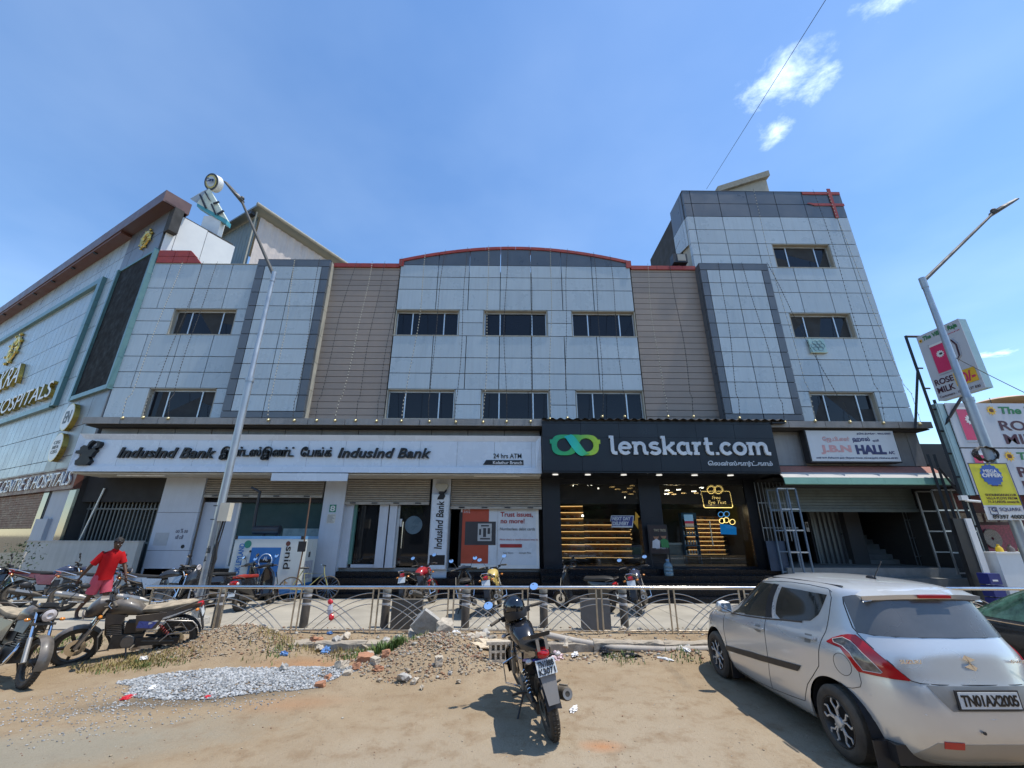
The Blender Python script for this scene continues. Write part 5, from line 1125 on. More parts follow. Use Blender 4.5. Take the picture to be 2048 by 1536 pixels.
MB().lathe([(0,.001),(0,rad),(.3,rad),(.3,.001)],(0,0,0),-axd,32).build('drum',m_white,rb,True); MB().lathe([(.02,.001),(.02,rad)],(0,0,0),axd,32).build('badge_rim',m_black,rb)
MB().lathe([(.03,.001),(.03,rad*.8),(.0,rad*.8)],(0,0,0),axd,10).build('badge_gold',mat('pale_gold',(.50,.45,.15),.4),rb); MB().lathe([(.04,.001),(.04,rad*.6)],(0,0,0),axd,24).build('badge_centre',mat('pale_blue',(.45,.55,.65),.4),rb)
text('badge_text','Cura',mat('navy_text',(.02,.05,.15),.5),rb,-rad*.45,rad*.45,-.1,.14,-.12,.02,.02)
# low boundary wall and grille at the left
lw=empty('boundary_wall','low whitewashed wall behind the parked motorcycles at the left','wall',(-13.9,14.5,.15))
m_lw2=mat('whitewashed_wall',(.46,.455,.42),.85,0,.08,2,stain=.35)
x0=P(58,1200,14.4).x; 
a=P(55,1083,14.4)
slab('wall_face',m_lw2,lw,P(56,1083,14.4).x+13.9,P(278,1083,14.4).x+13.9,-.1,.1,0,a.z-.15); slab('wall_cap',m_lw2,lw,P(52,1083,14.4).x+13.9,P(279,1083,14.4).x+13.9,-.12,.12,a.z-.15,a.z-.12); slab('side_return',m_lw2,lw,P(56,1083,14.4).x+13.9-.02,P(56,1083,14.4).x+13.9+.12,.1,2.5,0,a.z-.16)
gr=empty('collapsible_gate','tall grey collapsible gate in the dark recess left of the white pillar','gate',(-13.3,15.4,.15))
m_gm=mat('grey_gate_metal',(.16,.17,.165),.5,.3,.15)
for i in range(22): slab('gate_bar',m_gm,gr,-1.45+i*.133,-1.41+i*.133,0,.04,0,3.55)
for z in (1.5,2.6,3.5): slab('gate_rail',m_gm,gr,-1.5,1.45,-.02,.06,z,z+.05)
slab('lintel_shutter',mat('old_shutter_box',(.12,.12,.10),.6),gr,-1.55,1.5,.1,.3,2.9,3.75); MB().tube([(-1.3,-.2,.1),(-.75,-.25,3.3)],.03,6).build('leaning_pipe',m_alu,gr); slab('dark_backing',mat('dim_green_wall',(.08,.09,.08),.8),gr,-1.55,1.5,.8,.9,0,3.7)
slab('jamb',m_gm,gr,1.05,1.2,-.5,-.3,0,1.6)
# ================================================================ HALL ENTRANCE
m_hs=mat('hall_sign_white',(.58,.62,.65),.35,0,.04)
hs_=empty('hall_sign','white hall sign with faded red and navy letters above the striped awning','sign',(0,0,0)); Yh=13.85
a=P(1611,862,Yh); b=P(1806,923,Yh); x0,x1=P(1618,893,Yh).x,P(1793,893,Yh).x
hx0,hx1,hz0,hz1=P(1608,861,Yh).x+.05,P(1781,866,Yh).x+.08,P(1625,922,Yh).z,P(1609,861,Yh).z
slab('sign_face',m_hs,hs_,hx0,hx1,Yh,Yh+.02,hz0,hz1); slab('sign_box',m_black,hs_,hx0-.04,hx1+.04,Yh+.02,Yh+.3,hz0-.04,hz1+.03)
W=hx1-hx0; Hh=hz1-hz0
def ht(body,u0,u1,v0,v1,mt,bold=0): text('lettering',body,mt,hs_,hx0+W*u0,hx0+W*u1,hz0+Hh*v0,hz0+Hh*v1,Yh-.002,.006,bold)
m_fr=mat('faded_red_ink',(.60,.33,.33),.5); m_nv=mat('navy_ink',(.02,.025,.12),.4)
ht('J.B.N',.12,.47,.22,.52,m_fr,.05); ht('HALL',.52,.86,.22,.53,m_nv,.06); ht('A/C',.88,.95,.23,.33,m_nv,.03)
ht('ேஜ.பி.என்',.17,.48,.60,.80,m_fr,.03); ht('ஹால்',.51,.71,.60,.80,m_nv,.03); ht('ஏ/சி',.74,.81,.62,.72,m_nv,.01)
ht('தொடர்புக்கு :  99415 07777',.58,.97,.85,.94,m_nv,.02); ht('எண் 36/37, சீனிவாசா நகர், பிரதான சாலை, கொளத்தூர், சென்னை-600 099.',.05,.97,.06,.14,m_nv,.0)
rebase(hs_,(11.5,Yh,hz0))
aw=empty('striped_awning','sloping awning with faded brown white and green bands','awning',(11.6,14.2,3.5)); m_ab=mat('faded_brown_paint',(.36,.15,.11),.7,0,.3,9,aniso=(1,1,5)); m_aw=mat('awning_white',(.46,.44,.41),.7,0,.06,3); m_ag=mat('awning_green',(.16,.33,.27),.6,0,.1,3)
AX0,AX1=8.86,14.25
def aws(za,ya,zb,yb,mt):
    n=5
    for k in range(n): 
        u0=AX0+(AX1-AX0)*k/n-11.6+.002; u1=AX0+(AX1-AX0)*(k+1)/n-11.6-.002
        MB().hexa([(u0,yb-14.2,zb-3.5),(u1,yb-14.2,zb-3.5),(u1,yb-14.2+.03,zb-3.5-.02),(u0,yb-14.2+.03,zb-3.5-.02),(u0,ya-14.2,za-3.5),(u1,ya-14.2,za-3.5),(u1,ya-14.2+.03,za-3.5-.02),(u0,ya-14.2+.03,za-3.5-.02)]).build('awning_band',mt,aw)
aws(4.17,14.12,3.93,13.86,m_ab); aws(3.925,13.855,3.74,13.66,m_aw); aws(3.735,13.655,3.53,13.62,m_ag)
MB().box(AX0-11.6,AX1-11.6,-.5,.3,-.02,.0).build('awning_base',m_core,aw)
# entrance interior
he=empty('hall_entrance','dark recessed hall entrance with stairs under the awning','entrance',(11.6,15.0,.15)); HX=lambda px,py,Y: P(px,py,Y).x-11.6
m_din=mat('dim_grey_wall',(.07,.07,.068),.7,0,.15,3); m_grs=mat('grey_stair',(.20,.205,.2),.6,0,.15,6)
pf=P(1720,1136,14.4).z-.15
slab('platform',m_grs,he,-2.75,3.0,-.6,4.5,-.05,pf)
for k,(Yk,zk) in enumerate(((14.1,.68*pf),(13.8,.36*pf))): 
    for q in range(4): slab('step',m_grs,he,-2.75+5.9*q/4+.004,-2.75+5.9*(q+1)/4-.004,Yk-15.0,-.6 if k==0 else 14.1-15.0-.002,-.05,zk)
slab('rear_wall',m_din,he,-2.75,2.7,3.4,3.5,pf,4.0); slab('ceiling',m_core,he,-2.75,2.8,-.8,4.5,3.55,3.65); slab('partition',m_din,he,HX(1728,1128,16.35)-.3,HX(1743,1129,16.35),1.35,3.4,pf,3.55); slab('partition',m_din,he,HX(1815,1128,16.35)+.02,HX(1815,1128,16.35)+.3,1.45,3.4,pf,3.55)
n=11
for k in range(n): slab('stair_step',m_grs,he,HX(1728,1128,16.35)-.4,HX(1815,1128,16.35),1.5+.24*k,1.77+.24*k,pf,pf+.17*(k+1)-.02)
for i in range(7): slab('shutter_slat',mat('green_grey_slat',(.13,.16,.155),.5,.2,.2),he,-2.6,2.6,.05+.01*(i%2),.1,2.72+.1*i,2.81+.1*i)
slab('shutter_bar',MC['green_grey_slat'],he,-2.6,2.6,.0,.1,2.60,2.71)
# folding lift door
ld=empty('lift_door','folding metal lift door of upright slats at the left of the hall entrance','door',(0,0,0)); Yl=16.6; z0=.15+pf
for i in range(8):
    x=P(1640+i*10.0,1100,Yl).x; slab('door_leaf',mat('lift_steel',(.20,.22,.22),.35,.6,.1),ld,x,x+.09,Yl,Yl+.03,z0,z0+2.0)
slab('door_frame',m_din,ld,P(1632,1100,Yl).x,P(1722,1100,Yl).x,Yl+.04,Yl+.1,z0,z0+2.35); slab('door_edge',MC['lift_steel'],ld,P(1634,1100,Yl).x,P(1638,1100,Yl).x,Yl-.03,Yl+.05,z0,z0+2.0)
slab('number_plate',m_white,ld,P(1640,1010,Yl).x,P(1655,1010,Yl).x,Yl,Yl+.02,z0+2.1,z0+2.22); slab('call_panel',m_white,ld,P(1611,1050,Yl).x,P(1617,1050,Yl).x,Yl,Yl+.03,z0+1.1,z0+1.45); slab('call_display',m_black,ld,P(1612,1050,Yl).x,P(1616,1050,Yl).x,Yl-.005,Yl,z0+1.25,z0+1.4)
rebase(ld,(10.2,Yl,z0))
# ladders / trestle frames and gates
m_bm=mat('blue_grey_tube',(.13,.18,.24),.45,.3,.15); m_gt=mat('grey_tube',(.25,.27,.28),.4,.5,.15)
def ladder(label,pxs_top,pxs_bot,pyt,pyb,Y,mt,rungs=(.25,.5,.75),dep=.55):
    o=empty('steel_trestle',label,'trestle',P(pxs_bot[0],pyb,Y)); b=o.location.copy()
    for yy in (0,dep):
        for i in range(len(pxs_top)):
            t=P(pxs_top[i],pyt,Y)-b; q=P(pxs_bot[i],pyb,Y)-b; q.y=t.y=yy; x=(t.x+q.x)/2
            MB().box(t.x-.022,t.x+.022,yy-.022,yy+.022,q.z,t.z).build('upright',mt,o)
        for r in rungs+(0.02,1.0):
            t0=P(pxs_top[0],pyt,Y)-b; z=(P(pxs_bot[0],pyb,Y)-b).z*(1-r)+t0.z*r; x0=t0.x; x1=(P(pxs_top[-1],pyt,Y)-b).x
            MB().box(x0+.024,x1-.024,yy-.02,yy+.02,z-.02,z+.02).build('rung',m_alu if yy==0 else mt,o)
    return o
ladder('left blue grey steel trestle standing before the hall entrance',(1553,1573,1590),(1590,1606,1622),977,1150,13.9,m_bm)
ladder('right grey steel trestle standing before the hall entrance',(1862,1900,1925),(1915,1940,1960),980,1150,13.9,m_gt)
bg_=empty('blue_gate_panel','dark blue sheet gate with bars above at the edge of the optical shop','gate',(0,0,0)); Yg=14.5
slab('sheet',mat('dark_blue_sheet',(.04,.065,.11),.45,.2,.15),bg_,P(1538,1115,Yg).x,P(1575,1115,Yg).x,Yg,Yg+.03,P(1560,1142,Yg).z,P(1560,1082,Yg).z)
for i in range(9): x=P(1525,1020,Yg).x+.16*i*.8; slab('bar',m_gt,bg_,x,x+.02,Yg+.2,Yg+.22,P(1540,1082,Yg).z,3.7)
for z in (2.2,3.0): slab('bar_rail',m_gt,bg_,P(1525,1020,Yg).x,P(1525,1020,Yg).x+1.2,Yg+.19,Yg+.22,z,z+.03)
rebase(bg_,(9.0,Yg,.3))
sg=empty('side_grille','dark barred grille right of the hall stairs','grille',(0,0,0)); Yg=15.6
for i in range(7): x=P(1812,1050,Yg).x+.12*i; slab('bar',m_gt,sg,x,x+.02,Yg,Yg+.02,.9,3.3)
for z in (1.3,1.9,2.5,3.0): slab('bar_rail',m_gt,sg,P(1812,1050,Yg).x,P(1812,1050,Yg).x+.75,Yg-.02,Yg,z,z+.025)
rebase(sg,(13.2,Yg,.9))
rc2=empty('red_chair','dark red plastic chair inside the hall entrance','chair',P(1873,1118,15.3)); m_rp=mat('dark_red_plastic',(.22,.03,.03),.4)
MB().box(-.22,.22,-.2,.22,.42,.46).build('seat',m_rp,rc2); MB().box(-.22,.22,.2,.24,.46,.9).build('backrest',m_rp,rc2)
for a_ in (-.2,.18):
    for b_ in (-.18,.18): MB().box(a_,a_+.03,b_,b_+.03,0,.42).build('leg',m_rp,rc2)
# ================================================================ RIGHT SIDE: BILLBOARDS AND FOOD SHOP
m_flex=mat('flex_white',(.50,.52,.56),.45,0,.04,2); m_rose=mat('rose_pink',(.62,.03,.12),.35,0,.08); m_dgt=mat('dark_green_ink',(.02,.18,.06),.5); m_mar=mat('maroon_ink',(.06,.01,.025),.5); m_yel=mat('yellow_print_flat',(.75,.45,.03),.5); m_blk=mat('black_steel',(.012,.014,.018),.4,.3)
def wallframe(name,label,cat,o,ux):
    e=empty(name,label,cat,o,math.atan2(ux.y,ux.x)); return e
def glassmug(par,x0,x1,z0,z1,handle=True,y=-.012):
    w_=x1-x0; h=z1-z0
    slab('mug_body',m_rose,par,x0,x1,y,y+.004,z0+h*.1,z1-h*.1); slab('mug_rim',m_white,par,x0-.01,x1+.01,y-.002,y,z1-h*.1,z1-h*.04); slab('mug_base',mat('mug_grey',(.35,.36,.4),.3),par,x0,x1,y-.002,y,z0+h*.03,z0+h*.06)
    MB().tube([(x0-.01,y,z0+h*.1),(x0-.012,y,z1)],.01,4).build('mug_outline',MC['mug_grey'],par); cx,cz_=(x0+x1)/2,z0+h*.62; r=w_*.26
    star=[(cx+(r if k%2 else r*.72)*math.cos(k*PI/11),cz_+(r if k%2 else r*.72)*math.sin(k*PI/11)) for k in range(22)]
    me=MB().prism(star,y-.006,y-.003).mesh('emblem_star',m_white); link('emblem_star',me,par); MB().ball((cx+.02,y-.007,cz_),r*.42,8,5,(1,.02,.8)).build('emblem_face',m_black,par)
    if handle:
        for rr,mt in ((.0,m_mar),(.05,MC['mug_grey'])): MB().tube([(x1,y,z1-h*.16),(x1+w_*.35+rr,y,z1-h*.12),(x1+w_*.55+rr,y,z1-h*.3),(x1+w_*.5+rr,y,z1-h*.62),(x1+w_*.15,y,z0+h*.2)],.018,5).build('mug_handle',mt,par)
def sunflower(par,x,z,r,y=-.014):
    pts=[(x+(r if k%2 else r*.6)*math.cos(k*PI/10),z+(r if k%2 else r*.6)*math.sin(k*PI/10)) for k in range(20)]
    MB().prism(pts,y-.003,y).build('sunflower',m_yel,par); MB().ball((x,y-.003,z),r*.45,8,5,(1,.02,1)).build('sunflower_centre',mat('brown_ink',(.12,.04,.01),.5),par)
# high board: turned towards the left
Yb=11.9
A_=P(1832,675,Yb); 
def find_Y(px,py,z):  # depth at which this pixel has height z
    r=ray(px,py); t=(z-H0)/r.z; return Vector((r.x*t,r.y*t,z))
B_=find_Y(1916,637,A_.z)      # top edge is level
ux=(B_-A_); ux.z=0; W=ux.length; ux.normalize()
bb=wallframe('billboard','high tilted white rose milk billboard with pink mug on black steel posts','billboard',Vector((A_.x,A_.y,0)),ux)
bI=bb.matrix_basis.inverted() if False else (Matrix.Translation(Vector((A_.x,A_.y,0)))@Matrix.Rotation(math.atan2(ux.y,ux.x),4,'Z')).inverted()
def BP(px,py,y=0):
    o=bI@Vector((0,0,H0)); d=bI.to_3x3()@ray(px,py); t=(y-o.y)/d.y; return o+d*t
zt=A_.z; zb=BP(1876,803).z; wd=(BP(1978,771).x)
slab('board_face',m_flex,bb,0,W,0,.02,zb,zt); slab('board_box',mat('pale_teal_side',(.33,.48,.50),.4),bb,.002,W-.002,.02,.24,zb+.01,zt-.01)
Hb=zt-zb
def btx(body,u0,u1,v0,v1,mt,bold=0,shear=0): text('lettering',body,mt,bb,W*u0,W*u1,zb+Hb*v0,zb+Hb*v1,-.006,.004,bold,shear)
btx('The Village Raja',.14,.93,.88,.965,m_dgt,.03,.1); sunflower(bb,W*.08,zb+Hb*.915,W*.05); btx('Restaurant & Cafe',.62,.95,.845,.86,m_rose)
glassmug(bb,W*.22,W*.58,zb+Hb*.32,zb+Hb*.82); btx('ROSE\nMILK',.06,.48,.10,.30,m_mar,.022); slab('price_box',m_yel,bb,W*.5,W*.95,-.014,-.01,zb+Hb*.12,zb+Hb*.31); text('lettering','70/-',m_rose,bb,W*.53,W*.92,zb+Hb*.14,zb+Hb*.28,-.018,.004,.03); btx('Customers : 1800 - 137 600',.06,.93,.03,.065,m_mar)
# black steel truss that carries it
tr=empty('steel_truss','tall black ladder truss tower beside the billboards','truss',(14.1,13.0,.15)); tx=lambda px,py,Y=13.0: P(px,py,Y)-Vector((14.1,13.0,.15))
def beam(p,q,w_=.045,name='beam'): MB().tube([p,q],w_,4).build(name,m_blk,tr)
for (a,b) in (((1811,672),(2010,1180)),((1868,800),(1985,1150))):
    p=tx(*a); q=tx(*b); q.x=p.x; 
    q.z=0; beam(p,q,.055,'post')
pz0=tx(1811,672); pz1=tx(1868,800)
xL,xR=pz0.x,pz1.x+.0
for z in [pz0.z-.02]: beam((xL,0,z),(xL+.6,0,z))
for k in range(11): z=pz0.z-1.2-k*.72; beam((xL,0,z),(xR,0,z),.03)
beam((xL,0,pz0.z-1.3),(xL-.42,.3,pz0.z-3.2),.05); beam((xR,0,pz1.z-.9),(xR+.75,-.3,pz1.z+.15),.045); beam((xL-.3,.1,pz0.z-4.5),(xL+.02,0,pz0.z-5.4),.04)
beam((xL,.6,0),(xL,.6,pz0.z-4),.05,'post'); beam((xR,.6,0),(xR,.6,pz0.z-4),.05,'post')
# lower big board, parallel to the street
Yq=12.9; q0=P(1889,806,Yq); q1=P(1967,985,Yq); q2=P(2048,808,Yq)
lb=empty('billboard','large lower white rose milk billboard above the food shop','billboard',(q0.x,Yq,0)); ztp=q0.z; zbt=P(1967,990,Yq).z; WX=5.2; mid=(ztp+zbt)/2-.0
md=P(1925,895,Yq).z
for (a,b) in ((md,ztp),(zbt,md-.03)):
    slab('board_face',m_flex,lb,0,WX,0,.03,a+.01,b); h=b-a
    glassmug(lb,.28,.95,a+h*.08,b-h*.06,False); sunflower(lb,1.42,a+h*.83,.17); text('lettering','The Village Raja',m_dgt,lb,1.68,4.6,a+h*.70,a+h*.92,-.006,.004,.03,.1); text('lettering','ROSE\nMILK',m_mar,lb,1.5,2.95,a+h*.08,a+h*.60,-.006,.004,.022)
slab('board_side',MC['pale_teal_side'],lb,-.25,-.005,.05,.3,zbt,ztp); slab('board_back',m_blk,lb,0,WX,.04,.3,zbt,ztp-.02)
MB().tube([(1.9,.3,ztp),(1.9,.3,ztp+.28)],.012,4).build('rod',m_blk,lb)
dm=P(2003,806,14.5); tag(MB().lathe([(0,.9),(.08,.7),(.16,.35),(.2,.001)],(0,0,0),(0,0,1),20).build('dome_lamp',mat('orange_dome',(.75,.5,.25),.35),None,True,loc=(dm.x,14.5,dm.z)),'shallow orange dome behind the lower billboard','dome')
# food shop under the boards
fs=empty('food_shop','dark open food shop with maroon menu wall and pale counter','shop',(16.5,13.6,.15)); m_menu=mat('maroon_menu',(.10,.015,.035),.5,0,.5,5)
slab('side_wall',m_din,fs,-1.9,-1.7,.8,5,0,3.6); slab('rear_wall',m_menu,fs,-1.7,5,2.2,2.3,0,3.4); slab('ceiling',m_core,fs,-1.9,5,.0,5,3.3,3.4); slab('menu_board',mat('menu_pink',(.35,.06,.10),.5,0,.6,14),fs,-1.2,1.5,1.9,2.0,1.3,2.2)
for i in range(5): slab('menu_strip',mat('menu_strip',(.3,.25,.22),.5,0,.6,30),fs,-1.1+.5*i,-.7+.5*i,1.85,1.88,2.3,2.6)
MB().lathe([(0,.05),(-.01,.3),(0,.32)],(.4,1.84,1.75),(0,1,0),24).build('menu_disc',MC['menu_strip'],fs)
a=P(1992,1107,12.6); ctr=empty('shop_counter','pale grey counter front of the food shop','counter',(a.x,12.6,.15)); slab('counter_front',m_hs,ctr,0,3.5,0,.6,0,a.z-.15); slab('counter_top',m_white,ctr,-.02,3.5,-.03,.62,a.z-.15,a.z-.11)
for i,(c,s) in enumerate(((.75,.03),(.6,.5),(.1,.4),(.5,.1))): tag(MB().lathe([(0,.001),(0,.09),(.14,.08),(.2,.03),(.24,.03),(.24,.001)],(0,0,0),(0,0,1),12).build('jar',mat('jar%d'%i,((.7,.45,.02),(.15,.12,.1),(.65,.6,.25),(.5,.5,.5))[i],.4),None,True,loc=(a.x+.3+.33*i,12.75,a.z)),('yellow jar on the pale shop counter','dark jar on the pale shop counter','pale yellow jar on the pale shop counter','grey jar on the pale shop counter')[i],'jar')
bxq=P(1995,1172,12.3); cr_=empty('blue_crate','blue plastic crate standing beside the leaning white post','crate',(bxq.x,12.3,.15)); mbx=mat('blue_crate_plastic',(.012,.02,.16),.5)
for z in (0,.3,.6): slab('crate_panel',mbx,cr_,-.15,.17,0,.3,z,z+.27)
slab('crate_label',m_white,cr_,-.08,.06,-.01,0,.68,.72)
wpq=empty('white_post','white edged board standing at the boundary of the food shop','post',(0,0,0)); a=P(1926,1037,12.8); b=P(1992,1168,12.8)
slab('board',m_black,wpq,P(1950,1100,12.8).x-.35,P(1950,1100,12.8).x-.02,12.8,12.9,.15,a.z); slab('edge',m_white,wpq,P(1950,1100,12.8).x-.02,P(1950,1100,12.8).x+.16,12.75,12.9,.15,a.z); rebase(wpq,(P(1950,1100,12.8).x,12.8,.15))
cc=empty('cctv_camera','white security camera on the dark truss post','camera',P(1930,1002,12.9)); MB().box(-.12,.08,-.05,.05,.02,.16).build('housing',m_white,cc); MB().tube([(0,0,.02),(.3,-.15,-.03)],.035,8).build('camera_body',m_white,cc)
nw=empty('neighbour_wall','dark neighbouring wall behind the steel truss','wall',(15.5,16,.15)); slab('wall_face',m_din,nw,-.8,9,0,.2,0,5.2)
# ================================================================ LAMP POSTS
m_pole=mat('galvanised_pole',(.40,.43,.45),.4,.55,.12,3,stain=.2); m_head=mat('lamp_head_grey',(.07,.07,.065),.6,.1); m_lens=mat('lamp_lens',(.30,.31,.27),.3)
def lamp_post(label,X_,Y_,ztop,zj,armend,headend,zb=.15,r0=.085):
    o=empty('street_lamp',label,'street lamp',(X_,Y_,zb)); b=Vector((X_,Y_,zb))
    MB().tube([(0,0,0),(0,0,1.6-zb),(0,0,zj-zb)],[r0,r0,r0],18).build('pole',m_pole,o,True)
    MB().tube([(0,0,zj-zb),(0,0,zj-zb+.06),(0,0,ztop-zb)],[r0,r0*.8,r0*.62],18).build('upper_pole',m_pole,o,True)
    MB().lathe([(-.05,r0+.012),(.05,r0+.012)],(0,0,zj-zb),(0,0,1),18).build('collar',m_pole,o)
    a=armend-b; MB().cyl((0,0,ztop-zb-.25),(0,0,ztop-zb+.06),r0*.75,n=14).build('sleeve',m_pole,o,True)
    MB().tube([(0,0,ztop-zb-.05),a],[.05,.035],10).build('arm',m_head,o,True)
    h=headend-b; d=(h-a).normalized(); s=d.cross(Vector((0,0,1))).normalized(); u=s.cross(d); L_=(h-a).length
    prof=[(0,.05,.05),(.06,.13,.07),(.2,.21,.07),(.85,.20,.05),(1,.13,.03)]
    rings=[]
    for t,w_,hh in prof:
        c=a+d*(L_*t); rings.append([c+s*w_*cx+u*hh*cz_ for cx,cz_ in ((-1,-.6),(1,-.6),(1,.2),(.7,1),(-.7,1),(-1,.2))])
    MB().loft(rings).build('lamp_head',m_head,o,False)
    c0=a+d*(L_*.28)-u*.045; c1=a+d*(L_*.88)-u*.035
    MB().add([c0-s*.16,c0+s*.16,c1+s*.155,c1-s*.155],[(0,1,2,3)]).build('lamp_lens',m_lens,o); MB().ball(tuple(a+d*.12+u*.07),.07,10,6).build('sensor',m_head,o,True)
    return o
Yp=10.35; b0=P(402,1240,Yp); tp=P(548,545,Yp)
XP=(b0.x+tp.x)/2; 
r=ray(548,548); Yp2=XP/r.x*r.y; 
pl=lamp_post('galvanised street lamp at the left with a cable box and sprayed mark',XP,Yp2,H0+XP/r.x*r.z,P(497,760,Yp2).z,P(484,404,Yp2-.0),P(453,368,Yp2))
cb=empty('cable_box','cream metal cable box strapped to the left lamp post','box',P(446,1024,Yp2-.12)); MB().box(-.06,.16,-.06,.1,-.2,.2).build('box',mat('cream_box',(.62,.57,.45),.6,0,.08),cb); MB().box(-.28,.12,.04,.06,.13,.15).box(-.28,.12,.04,.06,-.17,-.15).build('strap',m_black,cb)
MB().tube([(.05,0,-.2),(.0,.02,-.6),(.06,.03,-1.0),(.0,.02,-1.35)],.022,6).tube([(.1,0,-.2),(.06,.03,-.5),(.02,.03,-.9)],.015,5).build('cable',m_wire,cb)
me=text_mesh('ரயில்\nஅட',m_letter,.002,.03,.0); 
nn=len(me.vertices); a_=np.empty(nn*3,'f'); me.vertices.foreach_get('co',a_); a_=a_.reshape(-1,3); lo,hi=a_.min(0),a_.max(0)
th=(a_[:,0]-lo[0])/(hi[0]-lo[0])*1.3-2.35; zz=(a_[:,1]-lo[1])/(hi[1]-lo[1])*.34+1.22; rr_=.0885
out=np.stack([rr_*np.cos(th),rr_*np.sin(th),zz],1).astype('f').ravel(); me.vertices.foreach_set('co',out); me.update(); link('graffiti',me,pl)
MB().cyl((0,0,-.2),(0,0,.12),.32,.26,14).build('concrete_footing',m_conc,pl)
m_guy=MB().tube([(.16,-.02,0),(.13,-.02,1.6)],.035,6).build('cable_conduit',m_wire,pl)
rp=ray(1845,560); Yr=9.6; XR=Yr/rp.y*rp.x; ZR=H0+Yr/rp.y*rp.z
pr=lamp_post('galvanised street lamp at the right with yellow plot banner',XR,Yr,ZR,P(1945,800,Yr).z,P(1985,428,Yr),P(2028,403,Yr),r0=.10)
MB().tube([(0,0,ZR-.15),(.2,0,ZR+.1)],.06,8)
bn=empty('pole_banner','yellow offer banner with blue seal hung on the right lamp post','banner',(0,0,0)); Yn2=9.4
n0=P(1949,931,Yn2); n1=P(2021,921,Yn2); nb_=P(1988,1040,Yn2); XW0=n0.x; 
zt_=P(1985,926,Yn2).z; zb_=P(2000,1040,Yn2).z; x0=P(1960,960,Yn2).x-.14; x1=x0+.86
mb=MB(); 
def bquad(name,mt,u0,u1,v0,v1,d): return slab(name,mt,bn,x0+(x1-x0)*u0,x0+(x1-x0)*u1,Yn2-d,Yn2-d+.004,zb_+(zt_-zb_)*v0,zb_+(zt_-zb_)*v1)
m_by=mat('banner_yellow',(.72,.66,.03),.5,0,.08,6); bquad('cloth',m_by,.0,1,.25,1,.0); bquad('cloth',m_white,0,1,0,.25,.0)
for (u0,u1,v0,v1) in ((-.02,1.02,.985,1.0),(-.02,0,.2,1.0),(1,1.02,0,1.0)): bquad('banner_rod',m_nv,u0,u1,v0,v1,.01)
cxs,czs=x0+(x1-x0)*.5,zb_+(zt_-zb_)*.78; rs=.25
MB().prism([(cxs+(rs if k%2 else rs*.88)*math.cos(k*PI/16),czs+(rs if k%2 else rs*.88)*math.sin(k*PI/16)) for k in range(32)],Yn2-.008,Yn2-.003).build('seal',mat('seal_blue',(.04,.12,.42),.5),bn)
def bt_(body,u0,u1,v0,v1,mt,bold=0): text('lettering',body,mt,bn,x0+(x1-x0)*u0,x0+(x1-x0)*u1,zb_+(zt_-zb_)*v0,zb_+(zt_-zb_)*v1,Yn2-.009,.003,bold)
bt_('MEGA',.32,.68,.82,.88,m_white,.03); bt_('OFFER',.25,.76,.74,.81,m_white,.04); bt_('PONMAR',.4,.68,.58,.60,m_mar); bt_('SHOLINGANALLUR\nVILLA PLOTS FROM\n71.3 LAKHS onwards',.15,.95,.29,.45,m_mar,.01); bt_('SQUARE',.38,.93,.14,.21,m_nv,.0); bt_('89397 40002',.14,1.0,.02,.09,m_letter,.02); bt_('G',.17,.29,.14,.21,m_nv,.03)
MB().box(x0+.1,x0+.27,Yn2-.01,Yn2-.006,zb_+.11,zb_+.12).box(x0+.1,x0+.27,Yn2-.01,Yn2-.006,zb_+.26,zb_+.27).box(x0+.1,x0+.11,Yn2-.01,Yn2-.006,zb_+.11,zb_+.27).box(x0+.26,x0+.27,Yn2-.01,Yn2-.006,zb_+.11,zb_+.27).build('logo_square',m_nv,bn)
rebase(bn,(x0,Yn2,zb_))
co_=P(1972,908,Yr-.1); cl_=empty('cable_coil','loose coil of black cable hanging on the right lamp post','cable',co_); mbx2=MB()
for k in range(5): mbx2.tube([(.24*math.cos(t*PI/10)*(1+.05*k),-.05+.02*k,.16*math.sin(t*PI/10)+.02*math.sin(3*t+k)) for t in range(21)],.012,5,False)
mbx2.build('coil',m_wire,cl_)
# overhead wires
def wire(pa,pb,label,r=.010,sag=.3):
    n=14; pts=[pa.lerp(pb,k/n)-Vector((0,0,sag*4*(k/n)*(1-k/n))) for k in range(n+1)]; return tag(MB().tube(pts,r,5,False).build('overhead_wire',m_wire,None),label,'wire')
wire(P(1670,-30,6),P(1413,378,15.5),'thin wire crossing the sky towards the tower roof',.008,.0)
wire(P(1905,712,Yr),P(2080,800,Yr-1.5),'thin wire running right from the right lamp post',.008,.02)
wire(P(1360,480,15),P(1290,640,30),'thin wire dropping from the left side of the tower',.006,.0)
# ================================================================ THE OTHER SIDE OF THE STREET (behind the camera, seen in the glass)
m_asph=mat('road_asphalt',(.05,.05,.048),.9,0,.15,2,bump=.1); struct(MB().box(-80,80,-13,-3.5,-.02,.035).build('road',m_asph)); 
rs_=random.Random(4); xo=-38
for k,(w_,h_,col,lab) in enumerate(((14,9,(.16,.14,.12),'three storey beige building across the street on the left'),(11,6.5,(.10,.12,.13),'low grey building across the street'),(13,11,(.20,.19,.18),'tall pale building across the street'),(10,7,(.13,.08,.06),'brown building across the street'),(15,8.5,(.12,.13,.12),'wide dull green building across the street'),(12,10,(.17,.16,.15),'pale building across the street on the right'))):
    o=empty('street_building',lab,'building',(xo+w_/2,-19,0)); mt=mat('far_wall%d'%k,col,.85,0,.15,1)
    slab('wall',mt,o,-w_/2+.1,w_/2-.1,-6,0,0,h_)
    for f in range(int(h_/3.1)):
        for c in range(int(w_/2.6)):
            x=-w_/2+1.0+c*2.55; slab('window',m_wglass,o,x,x+1.5,.0,.05,1.0+3.1*f,2.4+3.1*f)
    xo+=w_+.6
